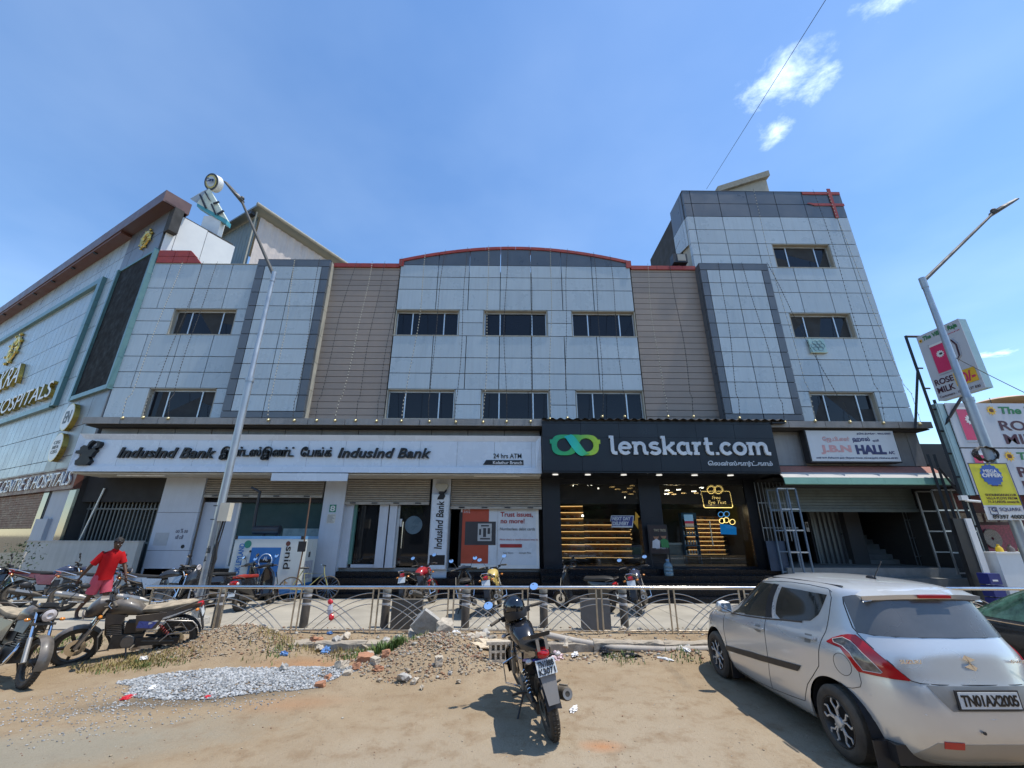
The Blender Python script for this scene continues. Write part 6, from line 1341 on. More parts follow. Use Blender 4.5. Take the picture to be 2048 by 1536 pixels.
for k in range(7):
    x=-30+k*9.5; o=empty('street_tree','leafy green street tree across the road behind the viewer','tree',(x,-15.5,0),0,'trees across the road'); rg=np.random.default_rng(k+40); VV=[];FF=[];q=0
    MB().tube([(0,0,0),(.1,0,2.2),(.3,.2,4)],[.18,.14,.08],8).build('trunk',m_conc,o)
    for i in range(500):
        d=rg.normal(0,1,3); d/=np.linalg.norm(d); c=d*np.array([2.2,2.0,1.6])*rg.uniform(.4,1)**.5+np.array([0,0,4.6]); e1=rg.normal(0,1,3); e2=rg.normal(0,1,3); e1/=np.linalg.norm(e1); e2/=np.linalg.norm(e2)
        VV+= [c,c+e1*.35,c+e1*.35+e2*.3,c+e2*.3]; FF.append((q,q+1,q+2,q+3)); q+=4
    tag(link('crown',np_mesh('crown',np.array(VV,'f'),np.array(FF,'i'),mat('tree_leaf',(.05,.09,.03),.6,0,.3,3),False),o),kind='stuff')
# ================================================================ RAILING, BOLLARDS, BLOCKS, GENERATOR
FY=9.42; FZ=.16; RZ=.955
m_rod=mat('dusty_steel_rod',(.55,.48,.38),.35,.85,.15,8)
fence=empty('railing','stainless steel railing of crossing arched rods along the lot edge','railing',(0,FY,FZ))
ZR_=RZ-FZ
def rod(a,b,c=None): pass
posts=[-8.8+0,-7.17,-5.70,-4.19,-2.64,-1.13,.365,1.85,3.32,4.75,6.2,7.65,9.1,10.55]
gapp=.055
def fence_panel(x0,x1):
    W=x1-x0
    for s,xx in ((1,x0),(-1,x1)):
        MB().tube([(xx,0,-.05),(xx,0,ZR_-.03)],.017,8).build('post',m_rod,fence,True)
        for k in range(3):
            zt=ZR_*(.87-.125*k); w_=W*(.93-.115*k)
            pts=[(xx+s*w_*t/12,random.uniform(-.003,.003),zt*(1-(t/12)**1.9)) for t in range(13)]
            MB().tube(pts,.0085,6,False,ref=(0,1,0)).build('arched_rod',m_rod,fence,True)
for a,b in zip(posts[1:-1],posts[2:]):
    fence_panel(a+gapp,b-gapp)
MB().tube([(-7.25,0,ZR_),(-3,0,ZR_+.0),(2,0,ZR_+.005),(11,0,ZR_)],.033,16).build('top_rail',m_steel,fence,True)
MB().tube([(-7.2,0,.03),(11,0,.03)],.012,6).build('bottom_rail',m_rod,fence)
f2=empty('railing','short far left piece of steel railing behind the parked motorcycles','railing',(-11.8,FY+.4,FZ))
MB().tube([(-3,0,ZR_),(.05,0,ZR_)],.033,12).build('top_rail',m_steel,f2,True)
for xx in (0,-1.5,-2.9):
    MB().tube([(xx,0,-.05),(xx,0,ZR_)],.017,8).build('post',m_rod,f2,True)
for k in range(3): MB().tube([(-1.5*math.sin(t*PI/20)*.9,0,ZR_*(.87-.125*k)*math.cos(t*PI/20)) for t in range(11)],.0085,6,False,ref=(0,1,0)).build('arched_rod',m_rod,f2,True)
m_bol=mat('black_bollard',(.018,.018,.02),.45,0,.2,4,dust=.45); m_boltop=mat('dusty_bollard_top',(.20,.19,.16),.7,0,.2,6); m_band=mat('pale_band',(.50,.50,.50),.5,0,.15,10)
gbb='black bollards behind the railing'
bnames={430:'black bollard with two white bands just right of the left lamp post',606:'black bollard second from the left behind the railing',768:'black bollard just left of the left concrete slab',930:'black bollard in front of the dark parked scooter left of centre',1088:'black bollard right behind the helmeted motorcycle',1250:'black bollard just right of the right concrete slab'}
for px in (430,606,768,930,1088,1250):
    q=G(px,1255,.15); o=empty('bollard',bnames[px],'bollard',q,0,gbb)
    MB().lathe([(0,.085),(.60,.085),(.62,.078),(.65,.078)],(0,0,0),(0,0,1),24).build('post',m_bol,o,True)
    MB().lathe([(.65,.085),(.70,.09),(.745,.075),(.775,.045),(.785,.001)],(0,0,0),(0,0,1),24).build('domed_cap',m_boltop,o,True)
    for z in (.42,.58): MB().lathe([(z,.0865),(z+.045,.0865)],(0,0,0),(0,0,1),24).build('white_band',m_band,o,True)
q=G(1385,1255,.15)
m_blk2=mat('grey_granite_slab',(.12,.12,.12),.7,0,.15,5,bump=.1,dust=.15); m_blk3=mat('dark_slab',(.075,.07,.06),.75,0,.15,5,bump=.1,dust=.15)
def sslab(px0,px1,pyt,pyb,mt,label,Y=9.72):
    o=empty('stone_slab',label,'slab',P((px0+px1)/2,pyb,Y)); b=o.location; a=P(px0,pyt,Y)-b; c=P(px1,pyb,Y)-b; c2=P(px1,pyt,Y)-b
    MB().box(P(px0,(pyt+pyb)/2,Y).x-b.x,P(px1,(pyt+pyb)/2,Y).x-b.x,0,.14,-.02,a.z).build('slab_body',mt,o); return o
sslab(782,843,1199,1256,m_blk3,'dark upright stone slab behind the railing left of centre'); sslab(1163,1221,1198,1256,m_blk2,'grey upright stone slab behind the railing right of centre')
tag(chunk('stone',m_conc,1240,1258,.15,(.35,.2,.14),(0,0,10),'low dark stone at the foot of the bollard right of the slab','stone',seed=70),None)
# red and white bag hung on the railing
rbg=empty('hanging_bag','red and white plastic packet hanging on the railing','bag',P(661,1215,FY-.03)); m_rp2=MC['red_wrapper']
mb=MB()
def crumple(c,s,mt,name,seed):
    rg=np.random.default_rng(seed); bm=bmesh.new(); bmesh.ops.create_icosphere(bm,subdivisions=2,radius=1)
    for v in bm.verts: v.co=Vector((v.co.x*s[0]*rg.uniform(.75,1.2)+c[0],v.co.y*s[1]*rg.uniform(.75,1.2)+c[1],v.co.z*s[2]*rg.uniform(.85,1.15)+c[2]))
    me=bpy.data.meshes.new(name); bm.to_mesh(me); bm.free(); me.materials.append(mt); return link(name,me,rbg)
crumple((-.02,0,.10),(.05,.03,.05),m_rp2,'red_top',1); crumple((0,0,-.04),(.055,.03,.10),mat('clear_white_film',(.55,.55,.6),.25,0,.2,30),'clear_bag',2); crumple((.04,0,-.17),(.055,.04,.06),m_rp2,'red_foot',3)
# generator set
m_gw=mat('generator_white',(.60,.63,.60),.35,0,.05,2,stain=.06); m_gb=mat('generator_blue',(.03,.16,.42),.35,0,.05); m_gb2=mat('generator_light_blue',(.16,.36,.62),.35)
gs=empty('generator_set','white and blue silent diesel generator box with black exhaust','generator',(-7.35,14.0,.15)); 
gx0,gx1=P(462,1120,13.6).x+7.35,P(600,1120,13.6).x+7.35; gy0=-.4; zt=P(530,1073,13.6).z-.15; dep=1.05
MB().box(gx0,gx1,gy0,gy0+dep,.42,zt).build('body',m_gw,gs); slab('base_skirt',m_gb,gs,gx0-.003,gx1+.003,gy0-.003,gy0+dep+.003,.18,.42); slab('top_strip',m_gb2,gs,gx0-.005,gx1+.005,gy0-.006,gy0+dep,zt-.07,zt+.01)
for q in (gx0,gx1-.06): slab('corner_cap',m_black,gs,q-.01,q+.07,gy0-.012,gy0+.02,zt-.08,zt+.015)
W=gx1-gx0
def gp(u0,u1,v0,v1,mt,d=.004,name='print'): return slab(name,mt,gs,gx0+W*u0,gx0+W*u1,gy0-d,gy0-d+.003,.2+(zt-.2)*v0,.2+(zt-.2)*v1)
gp(.27,.70,.28,.80,m_gb,.006,'blue_door'); c=(gx0+W*.50,.2+(zt-.2)*.56)
MB().tube([(c[0]+.19*math.cos(t*PI/12),gy0-.01,c[1]+.19*math.sin(t*PI/12)) for t in range(25)],.014,5,False).build('round_logo',MC['pale_blue'],gs); gp(.42,.58,.53,.59,m_letter,.012,'logo_band'); text('lettering','AL',m_white,gs,c[0]-.07,c[0]+.07,c[1]+.01,c[1]+.12,gy0-.012,.004,.03)
VR=Matrix(((0,0,-1,0),(0,1,0,0),(1,0,0,0),(0,0,0,1)))
z0_=.2+(zt-.2)
text('lettering','ASHOK LEYLAND',m_gb,gs,.42,zt-.20,-(gx0+W*.16),-(gx0+W*.08),gy0-.005,.004,.03,M=VR)
text('lettering','plus',m_letter,gs,.0,.0,0,0,0) if False else text('lettering','snid',m_letter,gs,-(zt-.28),-(zt-.28)+.62,gx0+W*.77,gx0+W*.87,gy0-.005,.004,.01,M=Matrix(((0,0,1,0),(0,1,0,0),(-1,0,0,0),(0,0,0,1))))
text('star','+',m_gold,gs,gx0+W*.79,gx0+W*.88,.42,.53,gy0-.006,.003,.0)
MB().lathe([(0,.001),(0,.11)],(gx0+W*.20,gy0-.006,zt-.22),(0,1,0),20).build('round_sticker',mat('green_sticker',(.03,.22,.16),.4),gs); MB().lathe([(0,.001),(0,.07)],(gx0+W*.79,gy0-.006,zt-.2),(0,1,0),16).build('round_sticker',mat('brown_sticker',(.12,.04,.03),.4),gs)
for (u,v) in ((.26,.73),(.26,.30)): MB().lathe([(0,.001),(0,.035),(.02,.03)],(gx0+W*u,gy0-.02,.2+(zt-.2)*v),(0,1,0),10).build('lock',m_black,gs)
for k in range(3): slab('side_panel',m_gw,gs,gx1,gx1+.01,gy0+.04+.33*k,gy0+.34+.33*k,.5,zt-.12)
for k in range(5): slab('louvre',MC['mug_grey'],gs,gx1+.01,gx1+.03,gy0+.3+.12*k,gy0+.37+.12*k,.55,1.05)
slab('side_door_handle',m_black,gs,gx1+.01,gx1+.03,gy0+.5,gy0+.58,1.15,1.3)
ex=lambda px,py,Y=14.0: P(px,py,Y)-gs.location
MB().tube([ex(508,1060),ex(560,1060)],.13,14).build('silencer',m_black,gs,True); MB().tube([ex(512,1066),ex(508,1050),ex(513,1020),ex(520,982)],.045,10).tube([ex(520,984),ex(503,975)],.04,8).build('exhaust_pipe',m_black,gs,True); MB().box(ex(525,1070).x,ex(525,1070).x+.06,.0,.06,zt,zt+.2).box(ex(550,1070).x,ex(550,1070).x+.06,.0,.06,zt,zt+.2).build('bracket',m_black,gs)
# leaning rod and speaker like box in front of it
lr=empty('leaning_rod','thin rusty rod with a small box leaning before the generator','rod',P(592,1172,13.0)); b=lr.location
MB().tube([(0,0,0),P(606,1100,13.1)-b,P(621,995,13.3)-b],.022,6).build('rod',mat('rusty_rod',(.14,.08,.05),.7,.3,.3,20),lr); q=P(604,1093,13.05)-b; MB().box(q.x-.09,q.x+.09,q.y-.06,q.y+.05,q.z-.14,q.z+.14).build('meter_box',m_black,lr)
# small heap of building spoil beside the generator
sp=G(580,1195,.15); 
st_=MB(); 
tag(chunk('stone',m_conc,585,1190,.15,(.9,.5,.5),(0,0,0),'rough grey stone heap beside the black steps','stone',seed=80),None)
# potted shrub at far left
m_leaf=mat('dark_leaf',(.03,.06,.02),.5,0,.4,12); sq=P(28,1150,13.2); shb=empty('shrub','dark leafy shrub behind the motorcycles at the far left edge','shrub',(sq.x,13.2,.15)); rg=np.random.default_rng(5); VV=[];FF=[];o=0
for i in range(420):
    a=rg.uniform(0,6.28); r_=rg.uniform(0,.55)**.8; z=rg.uniform(.35,1.55); r_*=(1-abs(z-.9)*.5); c=np.array([r_*math.cos(a),r_*math.sin(a),z]); d=rg.normal(0,1,3); d/=np.linalg.norm(d); e=np.cross(d,[.3,.5,.8]); e/=np.linalg.norm(e); L_=rg.uniform(.05,.11)
    VV+= [c,c+d*L_*.5+e*L_*.25,c+d*L_,c+d*L_*.5-e*L_*.25]; FF.append((o,o+1,o+2,o+3)); o+=4
tag(link('foliage',np_mesh('foliage',np.array(VV,'f'),np.array(FF,'i'),m_leaf,False),shb),kind='stuff'); MB().tube([(0,0,0),(.05,0,.7),(0,.1,1.3)],.03,6).build('stem',m_conc,shb)
# ================================================================ MOTORCYCLES
# local axes: x forward, y left, z up; origin on the ground midway between the wheels
def ring_se(c,ry,rz,n=14,p=2.6,ax='x'):
    out=[]
    for i in range(n):
        t=2*PI*i/n; cy=math.copysign(abs(math.cos(t))**(2/p),math.cos(t)); cz=math.copysign(abs(math.sin(t))**(2/p),math.sin(t))
        out.append((c[0],c[1]+ry*cy,c[2]+rz*cz))
    return out
def body(secs,n=14,p=2.6):   # secs: (x, z centre, half width, half height)
    return MB().loft([ring_se((x,0,z),w_,h,n,p) for x,z,w_,h in secs])
def wheel_meshes(r,wd,style,key):
    if key in UNIT: return UNIT[key]
    ty=MB(); q=[]
    for i in range(10):
        a=PI*i/9; q.append((-wd/2*math.cos(a),r-wd*.42+wd*.42*math.sin(a)*1.0))
    prof=[(-wd*.30,r-wd*.85)]+[(-wd/2,r-wd*.55)]+[(x,min(r,z)) for x,z in q]+[(wd/2,r-wd*.55),(wd*.30,r-wd*.85)]
    ty.lathe(prof,(0,0,0),(0,1,0),40)
    for k in range(44):
        a=2*PI*k/44
        for s in (-1,1): 
            c=Vector((math.cos(a+.03*s)*(r+.001),s*wd*.17,math.sin(a+.03*s)*(r+.001))); t=Vector((-math.sin(a),0,math.cos(a))); n_=Vector((math.cos(a),0,math.sin(a)))
            ty.hexa([c-t*.011-Vector((0,.011,0)),c+t*.011-Vector((0,.011,0)),c+t*.011+Vector((0,.011,0)),c-t*.011+Vector((0,.011,0))]+[p_+n_*.006 for p_ in (c-t*.011-Vector((0,.011,0)),c+t*.011-Vector((0,.011,0)),c+t*.011+Vector((0,.011,0)),c-t*.011+Vector((0,.011,0)))])
    ri=MB(); ro=r-wd*.85
    ri.lathe([(-wd*.32,ro+.01),(-wd*.34,ro-.012),(-.02,ro-.022),(.02,ro-.022),(wd*.34,ro-.012),(wd*.32,ro+.01),(-wd*.32,ro+.01)],(0,0,0),(0,1,0),40)
    ri.lathe([(-.055,.001),(-.055,.035),(-.02,.05),(.02,.05),(.055,.035),(.055,.001)],(0,0,0),(0,1,0),20)
    ns=5 if style=='alloy' else (10 if style=='twin' else 3)
    if style=='spoke':
        for k in range(24):
            a=2*PI*k/24; s=1 if k%2 else -1; ri.tube([(math.cos(a)*.04,s*.03,math.sin(a)*.04),(math.cos(a+.3*s)*ro,0,math.sin(a+.3*s)*ro)],.0025,4,False)
    else:
        for k in range(ns):
            a=2*PI*k/ns; c,s=math.cos(a),math.sin(a); n_=Vector((-s,0,c)); d=Vector((c,0,s)); w0,w1=.026,.017
            pts=[d*.03-n_*w0,d*.03+n_*w0,d*(ro-.01)+n_*w1,d*(ro-.01)-n_*w1]
            ri.hexa([p_-Vector((0,.018,0)) for p_ in pts]+[p_+Vector((0,.018,0)) for p_ in pts])
    UNIT[key]=(ty.mesh('tyre',m_rubber,True,40),ri.mesh('rim',mat('black_alloy',(.03,.03,.032),.4,.4,.1,dust=.3) if style!='silver' else m_alu,True,30)); return UNIT[key]
def wheel(par,name,x,r,wd,style,brake=True,par_obj=None):
    e=bpy.data.objects.new(name,None); COL.objects.link(e); e.parent=par_obj or par; e.location=(x,0,r); e.rotation_euler=(0,random.uniform(0,1),0)
    ty,ri=wheel_meshes(r,wd,style,('wh',round(r,3),wd,style)); link('tyre',ty,e); link('rim',ri,e)
    if brake: MB().lathe([(.05,.06),(.05,.125),(.056,.125),(.056,.06),(.05,.06)],(0,0,0),(0,1,0),24).build('brake_disc',m_steel,e,True)
    return e
PAINT={}
def paint(name,col,dust=.0,rough=.18,metal=.0): return mat('paint_'+name,col,rough,metal,.04,2,dust=dust,coat=.6,local=True)
m_seat=mat('black_vinyl',(.013,.013,.013),.5,0,.15,6,dust=.03,local=True); m_engine=mat('grey_engine_metal',(.16,.16,.16),.45,.6,.25,14,dust=.35,local=True); m_engblk=mat('black_engine_paint',(.03,.03,.03),.5,.2,.25,14,dust=.35,local=True)
m_tail=mat('red_lens',(.45,.01,.012),.12,0,.1,spec=.8); m_orange=mat('orange_lens',(.65,.22,.02),.15,0,.1,spec=.8); m_clear=mat('clear_lens',(.55,.5,.48),.1,0,.1,spec=.8); m_plate=mat('number_plate_white',(.62,.65,.65),.45,0,.05); m_mirror=mat('mirror_glass',(.9,.92,.95),.02,1.0,.02)
m_spring=mat('red_spring',(.35,.03,.02),.4); m_heat=mat('dull_silver',(.38,.37,.35),.4,.7,.15,dust=.2)
def motorcycle(label,pos,heading,lean=-8,tank=None,side=None,seatm=None,steer=0,style='alloy',plate=None,fairing=False,mirrors=(1,1),grab=True,dust=False,exh=1,ind=m_orange,zb=.15,helmet=False,sari=False,fork='tele',tail_col=None,group=None):
    """sx: x forward. lean in degrees, negative leans towards the left"""
    tank=tank or paint('black',(.012,.012,.014)); side=side or tank; seatm=seatm or m_seat; fr=m_engblk
    o=empty('motorcycle',label,'motorcycle',(pos[0],pos[1],zb)); o.rotation_mode='XYZ'; o.rotation_euler=(R(lean),0,heading); 
    if group: o['group']=group
    WB=1.27; r=.300; xf,xr=WB/2,-WB/2
    wheel(o,'rear_wheel',xr,r,.10,style,True)
    # steered front assembly
    fa_=bpy.data.objects.new('front_fork',None); COL.objects.link(fa_); fa_.parent=o
    head=Vector((.36,0,.86)); ax=Vector((-(.36-xf)*0-.0,0,1)); ax=(head-Vector((xf,0,r))).normalized()
    Mx=Matrix.Translation(head)@Matrix.Rotation(R(steer),4,ax)@Matrix.Translation(-head); fa_.matrix_local=Mx
    wheel(o,'front_wheel',xf,r,.085,style,True,o).matrix_local=Mx@Matrix.Translation((xf,0,r))
    for s in (-1,1):
        y=.095*s
        MB().tube([(xf,y,r),(xf+(.36-xf)*.50,y,r+.56*.50)],.030,10).build('fork_leg',m_heat,fa_,True); MB().tube([(xf+(.36-xf)*.48,y,r+.56*.48),(.345,y,.90)],.020,10).build('fork_tube',m_chrome,fa_,True)
    MB().box(.30,.40,-.13,.13,.895,.925).box(.36,.46,-.13,.13,.73,.76).build('fork_clamp',m_engblk,fa_)
    # mudguard front
    mg=[]; 
    for i in range(13):
        a=R(-12+ (172+12-20)*i/12); c=Vector((xf+(r+.028)*math.cos(a),0,r+(r+.028)*math.sin(a))); n_=Vector((math.cos(a),0,math.sin(a)))
        mg.append([c+Vector((0,y,0))-n_*(abs(y)*.35)*(1 if abs(y)>.05 else .2) for y in (-.07,-.055,-.02,.02,.055,.07)])
    m1=MB().grid(mg); m1.grid([[p_-Vector((0,0,.004)) for p_ in row] for row in mg]); m1.build('front_mudguard',tank if not dust else side,fa_,True)
    # handlebar
    hb=[(.26,.36,1.02),(.30,.22,1.03),(.33,.10,.955),(.335,0,.95),(.33,-.10,.955),(.30,-.22,1.03),(.26,-.36,1.02)]
    MB().tube(hb,.013,8,ref=(1,0,0)).build('handlebar',m_engblk,fa_,True)
    for s in (-1,1):
        MB().tube([(.295,.235*s,1.03),(.255,.375*s,1.02)],.020,10).build('grip',m_rubber,fa_,True); MB().tube([(.33,.20*s,1.02),(.35,.30*s,1.015),(.31,.40*s,1.01)],.006,5).build('lever',m_alu,fa_)
        MB().box(.28,.33,.17*s-.03,.17*s+.03,.985,1.04).build('switch_box',m_black,fa_)
        if mirrors[0 if s>0 else 1]:
            MB().tube([(.31,.19*s,1.03),(.33,.24*s,1.12),(.30,.31*s,1.20)],.006,5).build('mirror_stem',m_black,fa_)
            c=Vector((.295,.34*s,1.235)); MB().ball(tuple(c),1,14,8,(.022,.065,.042)).build('mirror',m_black,fa_,True)
            rr=[c+Vector((-.026+.018*math.sin(t*PI/10),.060*math.cos(t*PI/10),.040*math.sin(t*PI/10)+.004)) for t in range(20)]; mb=MB(); mb.add(rr,[tuple(range(20))]); mb.build('mirror_glass',m_mirror,fa_)
    # headlight
    if fairing: MB().loft([ring_se((x,0,z),w_,h,14,2.4) for x,z,w_,h in ((.36,.90,.10,.13),(.46,.89,.125,.15),(.55,.84,.10,.11),(.61,.80,.05,.06))]).build('headlight_cowl',side,fa_,True)
    else: MB().lathe([(-.09,.001),(-.07,.06),(0,.088),(.03,.09)],(.47,0,.86),(1,0,-.12),20).build('headlight',tank,fa_,True)
    MB().lathe([(0,.001),(.02,.04),(.0,.08)],(.62 if fairing else .50,0,.79 if fairing else .855),(1,0,-.15),16).build('headlight_glass',m_clear,fa_,True)
    MB().box(.30,.40,-.09,.09,.96,1.01).build('instrument',m_black,fa_)
    # frame, engine
    MB().tube([(.345,0,.85),(.18,0,.80),(-.25,0,.66),(-.62,0,.72),(-.82,0,.80)],.024,8).build('frame',fr,o,True); MB().tube([(.345,0,.78),(.30,0,.45),(.18,0,.27),(-.15,0,.24),(-.3,0,.32)],.022,8).build('down_tube',fr,o,True)
    for s in (-1,1): MB().tube([(-.25,.10*s,.64),(-.5,.13*s,.66),(-.85,.11*s,.80)],.014,6).build('subframe',fr,o,True)
    e=MB(); e.hexa([(-.16,-.10,.24),(.22,-.10,.25),(.22,.10,.25),(-.16,.10,.24),(-.20,-.09,.44),(.20,-.09,.44),(.20,.09,.44),(-.20,.09,.44)]); e.build('crankcase',m_engblk,o)
    for s in (-1,1): MB().lathe([(0,.001),(0,.085),(-.03*s,.10),(-.05*s,.10)],(-.02,.13*s,.34),(0,s,0),20).build('engine_cover',m_engine,o,True)
    c=MB(); 
    for k in range(8): c.box(.08+k*.006,.27+k*.006,-.085,.085,.45+k*.028,.462+k*.028)
    c.box(.12,.25,-.06,.06,.44,.68); c.build('cylinder_fins',m_engine,o); MB().box(-.18,.06,-.08,.08,.46,.62).build('air_box',m_black,o)
    # swing arm, chain, shocks
    for s in (-1,1):
        MB().tube([(-.2,.11*s,.34),(xr,.12*s,r)],.020,8).build('swing_arm',fr,o,True)
        pts=[]; 
        sp=MB(); a0=Vector((-.34,.135*s,.64)); a1=Vector((xr+.03,.135*s,r+.05)); 
        n=60; d=(a1-a0); dn=d.normalized(); u=dn.orthogonal().normalized(); v=dn.cross(u)
        sp.tube([a0+d*(.2+.6*k/n)+u*.027*math.cos(k*.65)+v*.027*math.sin(k*.65) for k in range(n+1)],.006,4,False)
        sp.build('spring',m_spring if dust else m_chrome,o); MB().tube([a0,a1],.013,8).build('shock',m_black,o,True)
    cc_=[]; MB().hexa([(-.12,.10,.27),(xr-.06,.10,.26),(xr-.06,.125,.26),(-.12,.125,.27),(-.12,.10,.40),(xr-.06,.10,.35),(xr-.06,.125,.35),(-.12,.125,.40)]).build('chain_cover',m_black,o)
    # exhaust on the right
    MB().tube([(.24,-.06,.50),(.30,-.11,.40),(.26,-.14,.26),(.0,-.16,.22),(-.2,-.165,.24)],.020,10).build('exhaust_header',m_chrome,o,True)
    MB().tube([(-.18,-.165,.24),(-.26,-.17,.26),(-.34,-.175,.29),(-.80,-.19,.40),(-.83,-.19,.407)],[.022,.045,.058,.062,.05],16).build('silencer',m_engblk if exh==1 else m_heat,o,True); MB().lathe([(0,.025),(.002,.050)],(-.835,-.19,.408),(-1,-.02,.22),16).build('silencer_tip',m_heat,o); 
    MB().hexa([(-.38,-.245,.30),(-.70,-.25,.38),(-.70,-.235,.38),(-.38,-.23,.30),(-.38,-.24,.36),(-.70,-.245,.44),(-.70,-.23,.44),(-.38,-.225,.36)]).build('heat_shield',m_heat,o)
    # tank, seat, panels
    body([(.36,.80,.03,.04),(.33,.82,.085,.085),(.24,.85,.135,.12),(.10,.855,.15,.125),(-.04,.82,.13,.10),(-.14,.77,.09,.06),(-.17,.76,.05,.03)],16,2.5).build('fuel_tank',tank,o,True); MB().lathe([(0,.04),(.015,.035),(.02,.001)],(.14,0,.975),(0,0,1),16).build('fuel_cap',m_chrome,o,True)
    body([(-.10,.785,.08,.02),(-.14,.80,.105,.035),(-.28,.80,.125,.05),(-.42,.81,.13,.055),(-.60,.84,.125,.055),(-.78,.86,.10,.045),(-.86,.865,.06,.02)],14,3.2).build('seat',seatm,o,True)
    for s in (-1,1):
        MB().hexa([(-.10,.115*s,.50),(-.36,.135*s,.53),(-.36,.150*s,.53),(-.10,.135*s,.50),(-.06,.115*s,.74),(-.46,.12*s,.77),(-.46,.145*s,.77),(-.06,.135*s,.74)]).build('side_panel',side,o)
        MB().hexa([(-.36,.10*s,.66),(-.90,.06*s,.80),(-.90,.08*s,.80),(-.36,.145*s,.66),(-.36,.10*s,.78),(-.92,.06*s,.875),(-.92,.085*s,.875),(-.36,.14*s,.78)]).build('tail_panel',side,o)
        MB().hexa([(.30,.10*s,.62),(.10,.13*s,.64),(.10,.145*s,.64),(.30,.12*s,.62),(.34,.08*s,.80),(.06,.12*s,.76),(.06,.14*s,.76),(.34,.10*s,.80)]).build('tank_shroud',side,o)
    # rear mudguard, lights
    mg=[]
    for i in range(9):
        a=R(75+100*i/8*.93); c=Vector((xr+(r+.05)*math.cos(a),0,r+(r+.07)*math.sin(a))); mg.append([c+Vector((0,y,-abs(y)*.2)) for y in (-.075,-.05,0,.05,.075)])
    m1=MB().grid(mg); m1.grid([[p_+Vector((.004,0,-.004)) for p_ in row] for row in mg]); m1.build('rear_mudguard',m_black,o,True)
    MB().hexa([(xr-.375,-.055,.42),(xr-.36,-.055,.42),(xr-.36,.055,.42),(xr-.375,.055,.42),(xr-.30,-.085,.70),(xr-.285,-.085,.70),(xr-.285,.085,.70),(xr-.30,.085,.70)]).build('mud_flap',mat('grey_flap',(.20,.20,.20),.5,0,.1,dust=.3) if plate else m_black,o)
    body([(-.95,.83,.03,.02),(-.93,.835,.06,.04),(-.86,.835,.075,.05),(-.80,.84,.06,.04)],12,2.6).build('tail_light',tail_col or m_tail,o,True)
    pl=MB().hexa([(xr-.335,-.10,.66),(xr-.325,-.10,.66),(xr-.325,.10,.66),(xr-.335,.10,.66),(xr-.29,-.10,.79),(xr-.28,-.10,.79),(xr-.28,.10,.79),(xr-.29,.10,.79)]).build('number_plate',m_plate,o)
    if plate:
        for k,(t,z0,z1) in enumerate(((plate[0],.73,.78),(plate[1],.67,.72))):
            text('plate_text',t,m_letter,o,-.085,.085,z0,z1,0,.004,.02,M=Matrix.Translation((xr-.338,0,0))@Matrix(((1,0,.34,-.34*.66),(0,1,0,0),(0,0,1,0),(0,0,0,1)))@Matrix.Rotation(-PI/2,4,'Z'))
    for s in (-1,1):
        MB().tube([(xr-.22,.06*s,.80),(xr-.24,.13*s,.79)],.010,6).build('indicator_stem',m_black,o); MB().ball((xr-.245,.155*s,.79),1,10,6,(.03,.035,.024)).build('indicator',ind,o,True)
        MB().tube([(.40,.08*s,.80),(.41,.17*s,.80)],.010,6).build('indicator_stem',m_black,fa_); MB().ball((.42,.19*s,.80),1,10,6,(.03,.035,.024)).build('indicator',ind,fa_,True)
        MB().tube([(-.12,.12*s,.30),(-.10,.27*s,.29)],.014,6).build('foot_peg',m_rubber,o); MB().tube([(-.40,.14*s,.38),(-.40,.25*s,.40)],.013,6).build('foot_peg',m_rubber,o)
    if grab: MB().tube([(-.55,.14,.80),(-.82,.13,.90),(-.97,.07,.94),(-.97,-.07,.94),(-.82,-.13,.90),(-.55,-.14,.80)],.012,8).build('grab_rail',m_chrome if not dust else m_engblk,o,True)
    if sari: MB().tube([(-.40,.19,.60),(-.50,.19,.66),(-.85,.19,.62),(-.93,.19,.54),(-.86,.19,.47),(-.55,.19,.44),(-.45,.19,.34)],.010,6).tube([(-.5,.19,.62),(-.6,.19,.48),(-.7,.19,.62),(-.8,.19,.48)],.006,5).build('sari_guard',m_chrome if not dust else m_heat,o,True)
    MB().tube([(-.02,.12,.26),(-.08,.24,.06),(-.11,.30,.0)],.012,6).build('side_stand',m_black,o); MB().tube([(.32,.10,.55),(.33,.26,.50),(.30,.27,.30),(.20,.11,.25)],.012,6).tube([(.32,-.10,.55),(.33,-.26,.50),(.30,-.27,.30),(.20,-.11,.25)],.012,6).build('crash_guard',m_chrome if not dust else m_engblk,o,True)
    return o
